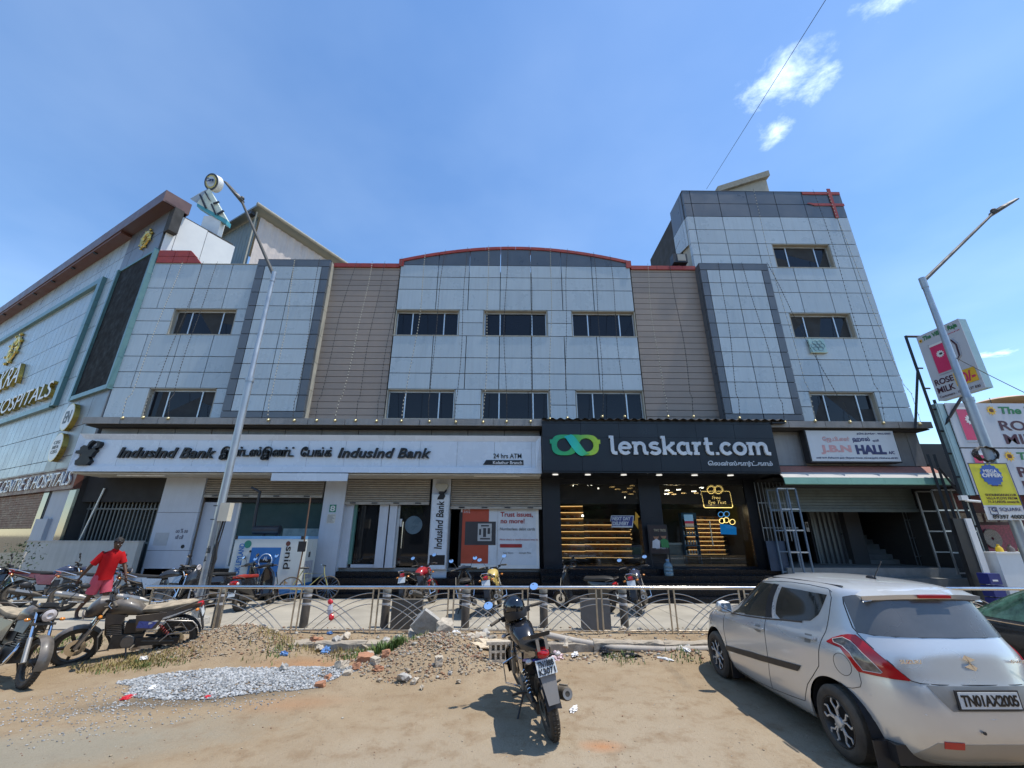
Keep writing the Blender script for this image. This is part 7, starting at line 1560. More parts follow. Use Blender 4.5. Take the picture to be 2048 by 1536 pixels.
def scooter(label,pos,heading,lean=-7,col=None,seatm=None,steer=0,zb=.15,mirrors=(1,1),tail=m_tail,accent=None,guard=True):
    col=col or paint('black',(.012,.012,.014)); seatm=seatm or m_seat; accent=accent or col
    o=empty('scooter',label,'scooter',(pos[0],pos[1],zb)); o.rotation_euler=(R(lean),0,heading); WB=1.24; r=.235; xf,xr=WB/2,-WB/2
    fa_=bpy.data.objects.new('steering',None); COL.objects.link(fa_); fa_.parent=o; head=Vector((.42,0,.8)); ax=(head-Vector((xf,0,r))).normalized(); Mx=Matrix.Translation(head)@Matrix.Rotation(R(steer),4,ax)@Matrix.Translation(-head); fa_.matrix_local=Mx
    wheel(o,'front_wheel',xf,r,.09,'alloy3',True,o).matrix_local=Mx@Matrix.Translation((xf,0,r)); wheel(o,'rear_wheel',xr,r,.095,'alloy3',False)
    for s in (-1,1): MB().tube([(xf,.07*s,r),(xf-.06,.07*s,.50)],.022,8).build('fork_leg',m_heat,fa_,True)
    mg=[]
    for i in range(11):
        a=R(5+150*i/10); c=Vector((xf+(r+.03)*math.cos(a),0,r+(r+.03)*math.sin(a))); n_=Vector((math.cos(a),0,math.sin(a))); mg.append([c+Vector((0,y,0))-n_*(abs(y)**1.5*2.2) for y in (-.09,-.07,-.03,.03,.07,.09)])
    MB().grid(mg).grid([[p_-Vector((0,0,.004)) for p_ in row] for row in mg]).build('front_mudguard',accent,fa_,True)
    # apron
    MB().loft([ring_se((x,0,z),w_,h,16,3) for x,z,w_,h in ()]) if False else None
    rows=[]
    for z,x,w_,d in ((.27,.33,.17,.03),(.36,.37,.20,.045),(.50,.42,.215,.07),(.65,.44,.21,.09),(.80,.43,.17,.09),(.90,.41,.11,.07),(.95,.40,.07,.05)):
        rows.append([(x+d*math.cos(t*2*PI/16)*(1 if math.cos(t*2*PI/16)>0 else .55),w_*math.copysign(abs(math.sin(t*2*PI/16))**.7,math.sin(t*2*PI/16)),z) for t in range(16)])
    MB().loft(rows).build('front_apron',col,o,True)
    MB().box(-.12,.36,-.17,.17,.24,.29).build('floor_board',m_black,o)
    rows=[]
    for z,x0,x1,w_ in ((.26,-.12,-.50,.13),(.40,-.14,-.80,.17),(.55,-.15,-.90,.19),(.66,-.13,-.92,.18),(.73,-.13,-.90,.15)):
        xc,a=(x0+x1)/2,(x0-x1)/2; rows.append([(xc+a*math.copysign(abs(math.cos(t*2*PI/18))**.65,math.cos(t*2*PI/18)),w_*math.copysign(abs(math.sin(t*2*PI/18))**.75,math.sin(t*2*PI/18))*(1 if math.cos(t*2*PI/18)>-.5 else .8),z) for t in range(18)])
    MB().loft(rows).build('rear_body',col,o,True)
    body([(-.08,.74,.06,.03),(-.12,.765,.12,.05),(-.35,.77,.145,.05),(-.60,.79,.14,.055),(-.80,.79,.11,.045),(-.88,.785,.05,.02)],14,3).build('seat',seatm,o,True)
    body([(-.95,.66,.04,.03),(-.93,.66,.08,.055),(-.88,.66,.10,.06),(-.82,.66,.10,.05)],12,3).build('tail_light',tail,o,True)
    for s in (-1,1): MB().ball((-.90,.12*s,.64),1,8,6,(.04,.03,.035)).build('indicator',m_clear,o,True)
    MB().hexa([(xr-.33,-.09,.36),(xr-.325,-.09,.36),(xr-.325,.09,.36),(xr-.33,.09,.36),(xr-.30,-.09,.50),(xr-.295,-.09,.50),(xr-.295,.09,.50),(xr-.30,.09,.50)]).build('number_plate',m_plate,o); MB().hexa([(xr-.30,-.07,.28),(xr-.10,-.07,.40),(xr-.10,.07,.40),(xr-.30,.07,.28),(xr-.32,-.07,.52),(xr-.10,-.07,.55),(xr-.10,.07,.55),(xr-.32,.07,.52)]).build('rear_mudguard',m_black,o)
    MB().box(-.60,-.12,.08,.17,.20,.32).build('engine',m_engblk,o); MB().tube([(-.35,-.17,.24),(-.42,-.18,.25),(-.85,-.19,.33)],[.03,.055,.055],12).build('silencer',m_engblk,o,True); MB().tube([(-.08,-.175,.3),(-.3,.0,.3)],.01,4).build('stay',m_black,o)
    # handlebar cowl
    MB().loft([[(x+.05*math.cos(t*2*PI/12),y,z+.045*math.sin(t*2*PI/12)) for t in range(12)] for x,y,z in ((.33,-.20,.985),(.37,-.10,1.0),(.385,0,1.0),(.37,.10,1.0),(.33,.20,.985))]).build('handlebar_cowl',col,fa_,True)
    MB().lathe([(0,.001),(.015,.06),(0,.075)],(.435,0,1.0),(1,0,.1),14).build('headlight',m_clear,fa_,True)
    for s in (-1,1):
        MB().tube([(.33,.19*s,.985),(.29,.34*s,.97)],.019,8).build('grip',m_rubber,fa_,True); MB().tube([(.37,.2*s,.985),(.35,.34*s,.96)],.006,5).build('lever',m_alu,fa_)
        if mirrors[0 if s>0 else 1]:
            MB().tube([(.33,.18*s,1.02),(.35,.23*s,1.12),(.33,.29*s,1.18)],.006,5).build('mirror_stem',m_black,fa_); c=Vector((.325,.31*s,1.215)); MB().ball(tuple(c),1,12,8,(.02,.06,.045)).build('mirror',m_black,fa_,True); mb=MB(); mb.add([c+Vector((-.024+.018*math.sin(t*PI/10),.055*math.cos(t*PI/10),.042*math.sin(t*PI/10))) for t in range(20)],[tuple(range(20))]); mb.build('mirror_glass',m_mirror,fa_)
    if guard: MB().tube([(.42,.20,.32),(.52,.24,.50),(.47,.22,.80)],.011,6).tube([(.42,-.20,.32),(.52,-.24,.50),(.47,-.22,.80)],.011,6).build('steel_guard',m_chrome,o,True)
    MB().tube([(-.70,.15,.74),(-.95,.12,.82),(-1.0,0,.83),(-.95,-.12,.82),(-.70,-.15,.74)],.011,8).build('grab_rail',m_engblk,o,True)
    MB().tube([(-.05,.12,.25),(-.1,.24,.0)],.012,6).build('side_stand',m_black,o)
    return o
def two(px_rear,px_front,z=.15):
    a=G(*px_rear,z); b=G(*px_front,z); return ((a.x+b.x)/2,(a.y+b.y)/2),math.atan2(b.y-a.y,b.x-a.x)
# the black motorcycle in the middle of the lot, a helmet on its tank
pos,hd=(.36,5.88),math.atan2(1.62,-.30)
mid=motorcycle('black motorcycle parked mid lot seen from behind with helmet resting on its tank',pos,hd,-11,plate=('TN18BB','K3071'),zb=.0,steer=14,fairing=True,ind=m_clear,side=paint('black_sport',(.014,.014,.016)),grab=False)
MB().hexa([(-.60,-.12,.92),(-.93,-.10,.99),(-.93,.10,.99),(-.60,.12,.92),(-.60,-.13,.95),(-.94,-.105,1.03),(-.94,.105,1.03),(-.60,.13,.95)]).build('grab_handle',m_black,mid); 
for s in (-1,1): MB().box(-.945,-.94,.045*s-.016,.045*s+.016,.87,.98).build('grab_strut',m_heat,mid)
MB().hexa([(-.50,.02,.70),(-.88,.03,.78),(-.88,.115,.78),(-.50,.15,.70),(-.50,.02,.72),(-.88,.03,.80),(-.88,.115,.80),(-.50,.15,.72)]).build('blue_decal',mat('blue_decal',(.04,.06,.35),.3),mid)
MID=mid
# helmet
hm=empty('helmet','glossy black full face helmet resting on the tank of the middle motorcycle','helmet',(0,0,0))
m_helm=mat('gloss_black_helmet',(.006,.007,.010),.10,0,.05,coat=1.0); 
MB().ball((0,0,0),.145,24,16,(1.12,.92,1.0)).build('shell',m_helm,hm,True); MB().ball((.075,0,-.05),.10,16,10,(1.05,1.05,.85)).build('chin_guard',m_helm,hm,True)
MB().lathe([(-.10,.135),(-.05,.150),(0,.148)],(0,0,-.03),(0,0,1),24).build('rim',m_black,hm,True); 
for s in (-1,1): MB().lathe([(0,.001),(0,.03),(-.012,.034)],(.02,s*.137,-.01),(0,s,0),12).build('visor_pivot',m_black,hm,True)
dg=bpy.context.view_layer.update()
hm.location=mid.matrix_world@Vector((.20,.03,1.11)); hm.rotation_euler=(R(-12),R(12),hd+.3)
# the dusty black motorcycle at the left
dustm=paint('dusty_black',(.018,.018,.02),.42,.3); dseat=mat('dusty_seat',(.05,.045,.035),.7,0,.1,6,dust=1.0,dustcol=(.46,.37,.25),local=True)
a,b=G(335,1312,.02),G(152,1330,.02)
dbk=motorcycle('black motorcycle thick with beige dust parked beside the left lamp post',((a.x+b.x)/2,(a.y+b.y)/2),math.atan2(b.y-a.y,b.x-a.x),-12,tank=dustm,side=paint('dusty_blueblack',(.02,.02,.026),.45,.3),seatm=dseat,zb=.0,steer=16,fairing=True,dust=True,sari=True,style='alloy')
MB().hexa([(-.10,.15,.56),(-.30,.155,.54),(-.30,.158,.54),(-.10,.153,.56),(-.12,.145,.66),(-.36,.15,.63),(-.36,.153,.63),(-.12,.148,.66)]).build('blue_decal',mat('blue_graphic',(.05,.08,.30),.3,0,.2,30),dbk)
MB().hexa([(-.25,.155,.60),(-.80,.11,.78),(-.80,.112,.78),(-.25,.158,.60),(-.25,.15,.63),(-.80,.108,.80),(-.80,.11,.80),(-.25,.153,.63)]).build('silver_stripe',m_alu,dbk)
MB().tube([(-.02,.11,.18),(-.10,.26,.10),(-.2,.3,.02)],.01,6).build('stand',mat('rusty_rod',(.14,.08,.05),.7),dbk)

def along(pr,ang,wb=1.27): return ((pr[0]+wb/2*math.cos(R(ang)),pr[1]+wb/2*math.sin(R(ang))),R(ang))
p_silver=paint('silver',(.30,.31,.32),.03,.25,.6); p_red=paint('red',(.38,.008,.02),.1); p_grey=paint('grey',(.035,.038,.042),.04,.22,.4); p_yel=paint('yellow',(.62,.45,.12),.15,.35); p_blue=paint('blue',(.02,.03,.07),.1); p_mar=paint('maroon',(.12,.01,.015),.2)
grp='motorcycles and scooters parked on the pavement'
pos,hd=along((-12.75,12.3),42); motorcycle('dark motorcycle with glossy blue black tank at the far left of the row',pos,hd,-8,tank=p_blue,side=p_mar,grab=True,group=grp)
pos,hd=along((-11.05,11.80),40); motorcycle('grey motorcycle with fat dusty rear tyre behind the man in red',pos,hd,-8,tank=p_grey,side=p_silver,exh=2,group=grp)
pos,hd=along((-9.15,11.35),36); motorcycle('grey silver motorcycle with slotted exhaust just right of the man in red',pos,hd,-8,tank=p_grey,side=p_silver,exh=2,mirrors=(0,0),group=grp)
pos,hd=along((-13.9,11.6),45); motorcycle('black motorcycle cut by the left picture edge in the back row',pos,hd,-8,group=grp)
scooter('dusty grey scooter with bare handlebar before the widest white pillar',(-8.55,12.15),R(-28),-8,col=p_grey,mirrors=(0,1),steer=18)
scooter('black scooter half hidden behind the left lamp post',(-7.55,13.05),R(62),-7)['group']=grp
sc_=scooter('black scooter with red seat and red rear standing before the generator',((-6.62),12.46),math.atan2(1.14,.12),-8,accent=p_red,seatm=mat('red_black_seat',(.30,.03,.02),.5,0,.3,6,local=True)); sc_['group']=grp
pos,hd=along((-2.5,12.1),72); motorcycle('red motorcycle with scarlet tank parked in front of the vertical bank sign',pos,hd,-9,tank=p_red,side=paint('black',(.012,.012,.014)),group=grp)
scooter('black scooter with maroon tail in front of the bank poster',(-.98,11.62),R(96),-7,tail=m_tail,accent=p_mar)['group']=grp
pos,hd=along((-.36,11.4),82); motorcycle('yellow and black motorcycle with orange indicators beside the black scooter',pos,hd,-9,tank=p_yel,side=p_yel,group=grp)
scooter('black scooter with red tail lamp before the left shop window',(1.98,12.1),R(148),-8)['group']=grp
pos,hd=along((3.2,11.35),68); motorcycle('dark blue motorcycle with round mirror before the shop pillar',pos,hd,-9,tank=p_blue,group=grp)
f=(-6.5,6.72); ang=R(-22); fl_=motorcycle('dusty motorcycle at the left picture edge showing only its front wheel',(f[0]-.635*math.cos(ang),f[1]-.635*math.sin(ang)),ang,-9,tank=dustm,side=dustm,seatm=dseat,zb=0,dust=True,style='spoke',steer=-6)
# bicycle behind the red scooter
bcy=empty('bicycle','old yellowish bicycle leaning near the generator','bicycle',(-5.75,13.55,.15),R(20)); bcy.rotation_euler=(R(-8),0,R(20)); m_by2=mat('bicycle_paint',(.35,.33,.12),.4)
for nm,x in (('front_wheel',.5),('rear_wheel',-.5)):
    e=bpy.data.objects.new(nm,None); COL.objects.link(e); e.parent=bcy; e.location=(x,0,.33); MB().tube([(.31*math.cos(t*PI/16),0,.31*math.sin(t*PI/16)) for t in range(33)],.018,6,False).build('tyre',m_rubber,e,True)
    sp=MB(); 
    for k in range(18): a=k*PI/9; sp.tube([(0,0,0),(.3*math.cos(a),0,.3*math.sin(a))],.002,3,False)
    sp.build('spokes',m_chrome,e)
for n_,pts in (('frame',[(-.5,0,.33),(-.12,0,.30),(.33,0,.72),(-.2,0,.74),(-.12,0,.30)]),('seat_stay',[(-.5,0,.33),(-.22,0,.85)]),('fork',[(.5,0,.33),(.35,0,.72),(.32,0,.92)])): MB().tube(pts,.014,6).build(n_,m_by2,bcy,True)
MB().tube([(.25,.26,.95),(.36,.1,.93),(.33,0,.95),(.36,-.1,.93),(.25,-.26,.95)],.012,6).build('handlebar',m_chrome,bcy,True); body([(-.36,.88,.08,.02),(-.2,.89,.06,.03),(-.08,.88,.02,.015)],10).build('seat',m_seat,bcy,True)
# ================================================================ CARS
def catmull(tab,z):
    zs=[t[0] for t in tab]
    if z<=zs[0]: return tab[0][1:]
    if z>=zs[-1]: return tab[-1][1:]
    i=max(k for k in range(len(zs)) if zs[k]<=z); i=min(i,len(zs)-2); t=(z-zs[i])/(zs[i+1]-zs[i]); out=[]
    for c in range(1,len(tab[0])):
        p1,p2=tab[i][c],tab[i+1][c]; d=lambda a,b:(tab[b][c]-tab[a][c])/(zs[b]-zs[a]) if a!=b else 0
        m1=d(max(i-1,0),i+1); m2=d(i,min(i+2,len(zs)-1)); s0=d(i,i+1)
        if s0==0: m1=m2=0
        else:
            m1=0 if m1*s0<0 else math.copysign(min(abs(m1),3*abs(s0)),m1); m2=0 if m2*s0<0 else math.copysign(min(abs(m2),3*abs(s0)),m2)
        h=zs[i+1]-zs[i]; a=2*t**3-3*t*t+1; b=t**3-2*t*t+t; cc=-2*t**3+3*t*t; dd=t**3-t*t
        out.append(a*p1+b*h*m1+cc*p2+dd*h*m2)
    return out
class Car:
    def __init__(s,tab,wheels,wr,paintm,root):
        s.tab=tab; s.w=wheels; s.wr=wr; s.p=paintm; s.o=root
    def prm(s,z):
        xr,xf,w_,n=catmull(s.tab,z); return (xr+xf)/2,(xf-xr)/2,w_,n
    def pt(s,ph,z):
        xc,a,w_,n=s.prm(z); c,q=math.cos(ph),math.sin(ph)
        x=xc+a*math.copysign(abs(c)**(2/n),c); u=(x-xc)/max(a,1e-6); y=w_*math.copysign(abs(q)**(2/n),q)*(1-.05*max(0,u)**2-.02*max(0,-u)**2)
        return Vector((x,y,z))
    def nrm(s,ph,z):
        e=1e-3; a=s.pt(ph+e,z)-s.pt(ph-e,z); b=s.pt(ph,z+e)-s.pt(ph,z-e); return a.cross(b).normalized()
    def ph_x(s,x,z,side=1):
        xc,a,w_,n=s.prm(z); u=max(-.99999,min(.99999,(x-xc)/a)); c=math.copysign(abs(u)**(n/2),u); return math.acos(c)*side
    def ph_y(s,y,z,rear=True):
        xc,a,w_,n=s.prm(z); u=max(-.99999,min(.99999,y/w_/.98)); q=math.copysign(abs(u)**(n/2),u); p=math.asin(q); return (PI-p) if rear else p
    def shell(s,z0,zm):
        zs=[]; z=z0
        while z<zm-1e-6: zs.append(z); z+=.022 if z<1.38 else .008
        zs.append(zm)
        base=[s.pt(2*PI*k/4000,.6) for k in range(4001)]; L_=[0]
        for a,b in zip(base,base[1:]): L_.append(L_[-1]+(b-a).length)
        N_=300; phs=np.interp(np.linspace(0,L_[-1],N_+1)[:-1],L_,np.linspace(0,2*PI,4001))
        V=[[s.pt(p,z) for p in phs] for z in zs]; Ra=s.wr+.065
        # every lower edge follows the wheel arch: rows below it are lifted onto it
        for j in range(N_):
            x=V[int(.4/.022)][j].x; y=V[int(.4/.022)][j].y
            if abs(y)<.5: continue
            for wx in s.w:
                dx=x-wx
                if abs(dx)<Ra:
                    za=s.wr+.01+math.sqrt(Ra*Ra-dx*dx)
                    top=za+.16
                    for i,z in enumerate(zs):
                        if z<top:
                            zn=za+(z-zs[0])/(top-zs[0])*(top-za); V[i][j]=s.pt(phs[j],zn)
        mb=MB(); mb.loft(V,cap=False); mb.f.append(tuple(len(mb.v)-N_+k for k in range(N_)))
        me=mb.mesh('body',s.p,True,50); link('body',me,s.o)
    def patch(s,name,top,bot,mt,off=.004,nu=24,nv=8,skirt=.012):
        def samp(L_,t):
            k=t*(len(L_)-1); i=min(int(k),len(L_)-2); f=k-i; return (L_[i][0]*(1-f)+L_[i+1][0]*f,L_[i][1]*(1-f)+L_[i+1][1]*f)
        g=[]; gi=[]
        for j in range(nv+1):
            row=[];ri=[]
            for i in range(nu+1):
                a=samp(top,i/nu); b=samp(bot,i/nu); t=j/nv; ph,z=a[0]*(1-t)+b[0]*t,a[1]*(1-t)+b[1]*t; p=s.pt(ph,z); n_=s.nrm(ph,z); row.append(p+n_*off); ri.append(p-n_*skirt)
            g.append(row); gi.append(ri)
        mb=MB(); mb.grid(g); e=[(0,i) for i in range(nu+1)]+[(j,nu) for j in range(1,nv+1)]+[(nv,i) for i in range(nu-1,-1,-1)]+[(j,0) for j in range(nv-1,0,-1)]
        A=[g[j][i] for j,i in e]; B=[gi[j][i] for j,i in e]; o_=len(mb.v); mb.v+=[tuple(p) for p in A+B]; n=len(A)
        for k in range(n): k2=(k+1)%n; mb.f.append((o_+k,o_+k2,o_+n+k2,o_+n+k))
        return mb.build(name,mt,s.o,True,50)
    def line(s,name,pts,mt,r=.004,off=0):
        P_=[]
        for (ph,z) in pts: P_.append(s.pt(ph,z)+s.nrm(ph,z)*off)
        return MB().tube(P_,r,5,False).build(name,mt,s.o)
    def XL(s,L_,side=1,n=6):
        out=[]
        for (a,b) in zip(L_,L_[1:]):
            for k in range(n): x=a[0]+(b[0]-a[0])*k/n; z=a[1]+(b[1]-a[1])*k/n; out.append((s.ph_x(x,z,side),z))
        out.append((s.ph_x(L_[-1][0],L_[-1][1],side),L_[-1][1])); return out
m_seam=mat('panel_gap',(.01,.01,.012),.8)
def alloy_wheel(par,x,y,r,wd,side,rimmat):
    e=bpy.data.objects.new('wheel',None); COL.objects.link(e); e.parent=par; e.location=(x,y,r); e.rotation_euler=(0,random.uniform(0,6),0)
    s=side
    ro=r*.66
    key=('carwheel',r,s)
    if key not in UNIT:
        t=MB(); t.lathe([(-wd/2*s*-1*-1+0,ro)]+[(-wd/2*s+0*s,r-.05),(-wd/2*s+.012*s,r-.018),(-wd/2*s+.035*s,r),(wd/2*s-.035*s,r),(wd/2*s-.012*s,r-.018),(wd/2*s,r-.05),(wd/2*s-.01*s,ro+.01),(wd/2*s-.03*s,ro-.005)],(0,0,0),(0,1,0),56)
        rim=MB(); f=wd/2*s-.012*s
        rim.lathe([(f-.0*s,ro+.004),(f+.004*s,ro-.004),(f-.01*s,ro-.016),(f-.09*s,ro-.035),(-wd/2*s,ro-.03)],(0,0,0),(0,1,0),48)
        face=MB()
        for k in range(5):
            a=2*PI*k/5
            for dl in (-.16,.16):
                path=[]
                for rr,da in ((.045,dl*.6),(.11,dl*.75),(.155,dl*2.1),(ro-.008,dl*1.25)):
                    path.append(Vector((math.cos(a+da)*rr,f-.012*s+(-.006*s if rr<.1 else 0),math.sin(a+da)*rr)))
                for p,q in zip(path,path[1:]):
                    d=(q-p).normalized(); u=Vector((-d.z,0,d.x))*.0085; h=Vector((0,.009*s,0)); dd=d*.004
                    face.hexa([p-u-dd,p+u-dd,q+u+dd,q-u+dd,p-u*.7+h-dd,p+u*.7+h-dd,q+u*.7+h+dd,q-u*.7+h+dd])
        hub=MB(); hub.lathe([(f-.02*s,.05),(f-.0*s,.045),(f+.004*s,.034),(f+.006*s,.001)],(0,0,0),(0,1,0),24)
        for k in range(5): a=2*PI*k/5+.3; hub.lathe([(f-.015*s,.009),(f-.0*s,.009),(f-.0*s,.001)],(math.cos(a)*.058,0,math.sin(a)*.058),(0,1,0),8)
        back=MB(); back.lathe([(f-.10*s,.001),(f-.10*s,ro-.03)],(0,0,0),(0,1,0),40)
        UNIT[key]=(t.mesh('tyre',m_rubber,True,35),rim.mesh('rim_barrel',mat('dark_rim',(.03,.03,.032),.4,.5,.1,dust=.2),True,40),face.mesh('spokes',rimmat,False),hub.mesh('hub',rimmat,True,30),back.mesh('brake',m_seam))
    for nm,me in zip(('tyre','rim_barrel','spokes','hub','brake'),UNIT[key]): link(nm,me,e)
    return e
# ---- silver hatchback
swm=mat('silver_paint',(.66,.67,.665),.22,.45,.02,2,dust=.22,dustcol=(.52,.49,.40),coat=.8,local=True,dscale=1.1)
hb_tab=[(.17,-1.74,1.80,.74,4.2),(.24,-1.83,1.90,.80,4.2),(.40,-1.90,1.97,.838,4.2),(.55,-1.915,1.985,.848,4.2),(.70,-1.90,1.93,.852,4.2),(.80,-1.875,1.80,.852,4.2),(.86,-1.862,1.62,.85,4.2),(.92,-1.85,1.32,.838,4.1),(.97,-1.84,1.08,.818,4.0),(1.02,-1.825,.95,.79,3.9),(1.10,-1.79,.82,.753,3.8),(1.20,-1.745,.66,.716,3.8),(1.32,-1.69,.47,.675,3.7),(1.40,-1.65,.33,.645,3.6),(1.445,-1.61,.20,.612,3.4),(1.475,-1.53,.09,.560,3.1),(1.50,-1.38,-.06,.46,2.8),(1.52,-1.10,-.24,.30,2.5),(1.53,-.85,-.42,.11,2.2)]
hroot=empty('hatchback','dusty silver hatchback parked at the right seen from its rear left','car',(3.97,6.03,0),R(90.2))
hc=Car(hb_tab,(1.215,-1.215),.29,swm,hroot); hc.shell(.18,1.53)
MB().box(-1.7,1.8,-.7,.7,.16,.30).build('underbody',m_black,hroot)
for wx in (1.215,-1.215):
    for s in (-1,1):
        alloy_wheel(hroot,wx,.745*s,.295,.185,s,m_alu)
        n=20; rows=[[(wx+.36*math.cos(PI*k/n),s*.56,.30+.36*math.sin(PI*k/n)) for k in range(n+1)],[(wx+.36*math.cos(PI*k/n),s*.80,.30+.36*math.sin(PI*k/n)) for k in range(n+1)]]
        mb=MB(); mb.grid(rows); mb.add([(wx-.36,s*.56,.1),(wx+.36,s*.56,.1)]+rows[0],[tuple([0,1]+list(range(2,n+3)))]); mb.build('wheel_well',m_seam,hroot)
        MB().box(wx-.40,wx-.385,.66*s,.82*s,.10,.30).build('mud_flap',m_black,hroot)
m_cglass=mat('tinted_car_glass',(.02,.024,.024),.03,0,.1,spec=.9,dust=.10,dustcol=(.35,.33,.27),local=True,dscale=1.4); m_rglass=mat('dusty_rear_glass',(.045,.05,.058),.16,0,.3,3,spec=.9,dust=.34,dustcol=(.33,.32,.28),local=True,dscale=1.4)
for s in (1,-1):
    sg=lambda L_: [(p*s,z) for p,z in L_]
    hc.patch('side_window',hc.XL([(.36,1.315),(.12,1.375),(-.27,1.39)],s),hc.XL([(.60,.945),(.2,.975),(-.22,1.015)],s),m_cglass)
    hc.patch('side_window',sg([(1.525,1.375),(1.60,1.380),(1.683,1.378),(1.80,1.378),(1.885,1.376)]),sg([(1.574,1.035),(1.62,1.055),(1.683,1.090),(1.735,1.105),(1.80,1.180)]),m_cglass)
    hc.patch('pillar_trim',hc.XL([(-.265,1.395),(-.385,1.395)],s),hc.XL([(-.21,1.01),(-.355,1.03)],s),m_black,.003,4)
    hc.line('window_seal',hc.XL([(.64,.928),(.2,.960),(-.22,.998),(-.6,1.045),(-.88,1.075)],s),m_black,.009)
    hc.line('door_gap',hc.XL([(-.24,1.01),(-.245,.85),(-.215,.55),(-.16,.36),(-.12,.245)],s),m_seam,.0035)
    hc.line('door_gap',hc.XL([(.80,.90),(.86,.7),(.84,.4),(.76,.22),(.30,.215),(-.12,.245),(-.5,.285),(-.74,.315),(-.80,.40),(-.87,.50),(-1.0,.62),(-1.10,.72),(-1.14,.85),(-1.17,.93),(-1.21,1.05),(-1.225,1.2),(-1.235,1.36),(-1.20,1.42)],s),m_seam,.0035)
    hc.line('door_gap',hc.XL([(.30,1.36),(-.3,1.425),(-.6,1.443),(-.9,1.446),(-1.17,1.436),(-1.23,1.41)],s),m_seam,.003)
    hc.patch('side_moulding',hc.XL([(.85,.485),(.1,.565),(-.83,.656)],s),hc.XL([(.87,.425),(.1,.50),(-.76,.590)],s),m_black,.014,30,3)
    for x,z in ((-.12,.875),(-1.0,.948)):
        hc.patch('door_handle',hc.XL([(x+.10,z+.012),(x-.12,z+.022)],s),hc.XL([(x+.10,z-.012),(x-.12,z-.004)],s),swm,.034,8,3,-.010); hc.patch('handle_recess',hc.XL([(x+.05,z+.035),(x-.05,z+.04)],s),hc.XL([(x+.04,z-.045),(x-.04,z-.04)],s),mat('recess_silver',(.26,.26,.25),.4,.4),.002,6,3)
    MB().loft([[(x+d*math.cos(t*2*PI/12),s*y,z+h*math.sin(t*2*PI/12)) for t in range(12)] for x,y,z,d,h in ((.60,.80,1.0,.03,.03),(.58,.84,1.01,.06,.07),(.57,.93,1.02,.065,.082),(.58,1.0,1.02,.05,.06),(.59,1.02,1.02,.02,.02))]).build('side_mirror',swm,hroot,True); MB().hexa([(.515,s*.85,.96),(.515,s*.985,.97),(.512,s*.985,.97),(.512,s*.85,.96),(.515,s*.85,1.075),(.515,s*.98,1.07),(.512,s*.98,1.07),(.512,s*.85,1.075)]).build('mirror_glass',m_mirror,hroot)
    top=sg([(1.935,.970),(1.986,1.012),(2.074,1.048),(2.15,1.066),(2.23,1.072),(2.32,1.035),(2.406,.992),(2.50,.948),(2.601,.902),(2.69,.848),(2.765,.792)]); bot=sg([(1.938,.962),(2.01,.952),(2.083,.944),(2.14,.905),(2.2,.866),(2.235,.822),(2.269,.784),(2.36,.784),(2.45,.785),(2.60,.786),(2.75,.788)])
    hc.patch('tail_lamp',top,bot,m_tail,.010,40,8,.02)
    hc.patch('clear_lens',sg([(1.99,.998),(2.093,1.030),(2.181,1.012),(2.25,.98),(2.318,.944),(2.435,.884),(2.515,.822)]),sg([(2.01,.974),(2.103,.962),(2.2,.920),(2.24,.885),(2.279,.854),(2.327,.806),(2.493,.812)]),mat('grey_lens',(.16,.15,.14),.10,.3,.5,30),.014,20,5,.0)
    hc.line('lamp_edge',sg([(1.99,.998),(2.093,1.030),(2.181,1.012),(2.25,.98),(2.318,.944),(2.435,.884),(2.515,.822),(2.493,.812),(2.327,.806),(2.279,.854),(2.24,.885),(2.2,.920),(2.103,.962),(2.01,.974),(1.99,.998)]),m_clear,.0035,.016)
    hc.line('lamp_gap',top+bot[::-1]+[top[0]],m_seam,.003,.002)
    hc.line('bumper_gap',sg([(2.06,.610),(2.16,.628),(2.24,.66),(2.262,.70),(2.269,.784)]),m_seam,.003)
    hc.patch('rear_reflector',[(hc.ph_y(.42,.385)*s,.385),(hc.ph_y(.28,.385)*s,.385)],[(hc.ph_y(.42,.335)*s,.335),(hc.ph_y(.28,.335)*s,.335)],m_tail,.006,6,3)
fx_=[(1.285+0*0,0)]
fc=[(hc.ph_x(-1.385+.085*math.cos(t*PI/12),.806+.09*math.sin(t*PI/12)),.806+.09*math.sin(t*PI/12)) for t in range(25)]; hc.line('fuel_lid_gap',fc,m_seam,.0025)
RY=lambda L_:[(hc.ph_y(y,z),z) for y,z in L_]
MI=lambda L_: L_+[(2*PI-p,z) for p,z in L_[::-1] if abs(p-PI)>.02]
gt_=MI([(2.11,1.375),(2.249,1.398),(2.5,1.412),(2.8,1.420),(PI,1.422)]); gb_=MI([(2.245,1.098),(2.445,1.094),(2.7,1.10),(2.982,1.105),(PI,1.105)])
ml=[(2.113,1.322),(2.161,1.208),(2.2,1.13)]
hc.patch('rear_window',gt_,gb_,m_rglass,.005,44,14)
hc.line('window_seal',gt_+[(2*PI-2.161,1.208),(2*PI-2.2,1.13)]+gb_[::-1]+[(2.2,1.13),(2.161,1.208),(2.113,1.322),gt_[0]],m_seam,.006)
gl_=MI([(2.245,1.090),(2.30,1.055),(2.406,1.0),(2.60,.908),(2.77,.790),(2.85,.778),(3.0,.776),(PI,.776)]); hc.line('tailgate_gap',gl_,m_seam,.0045)
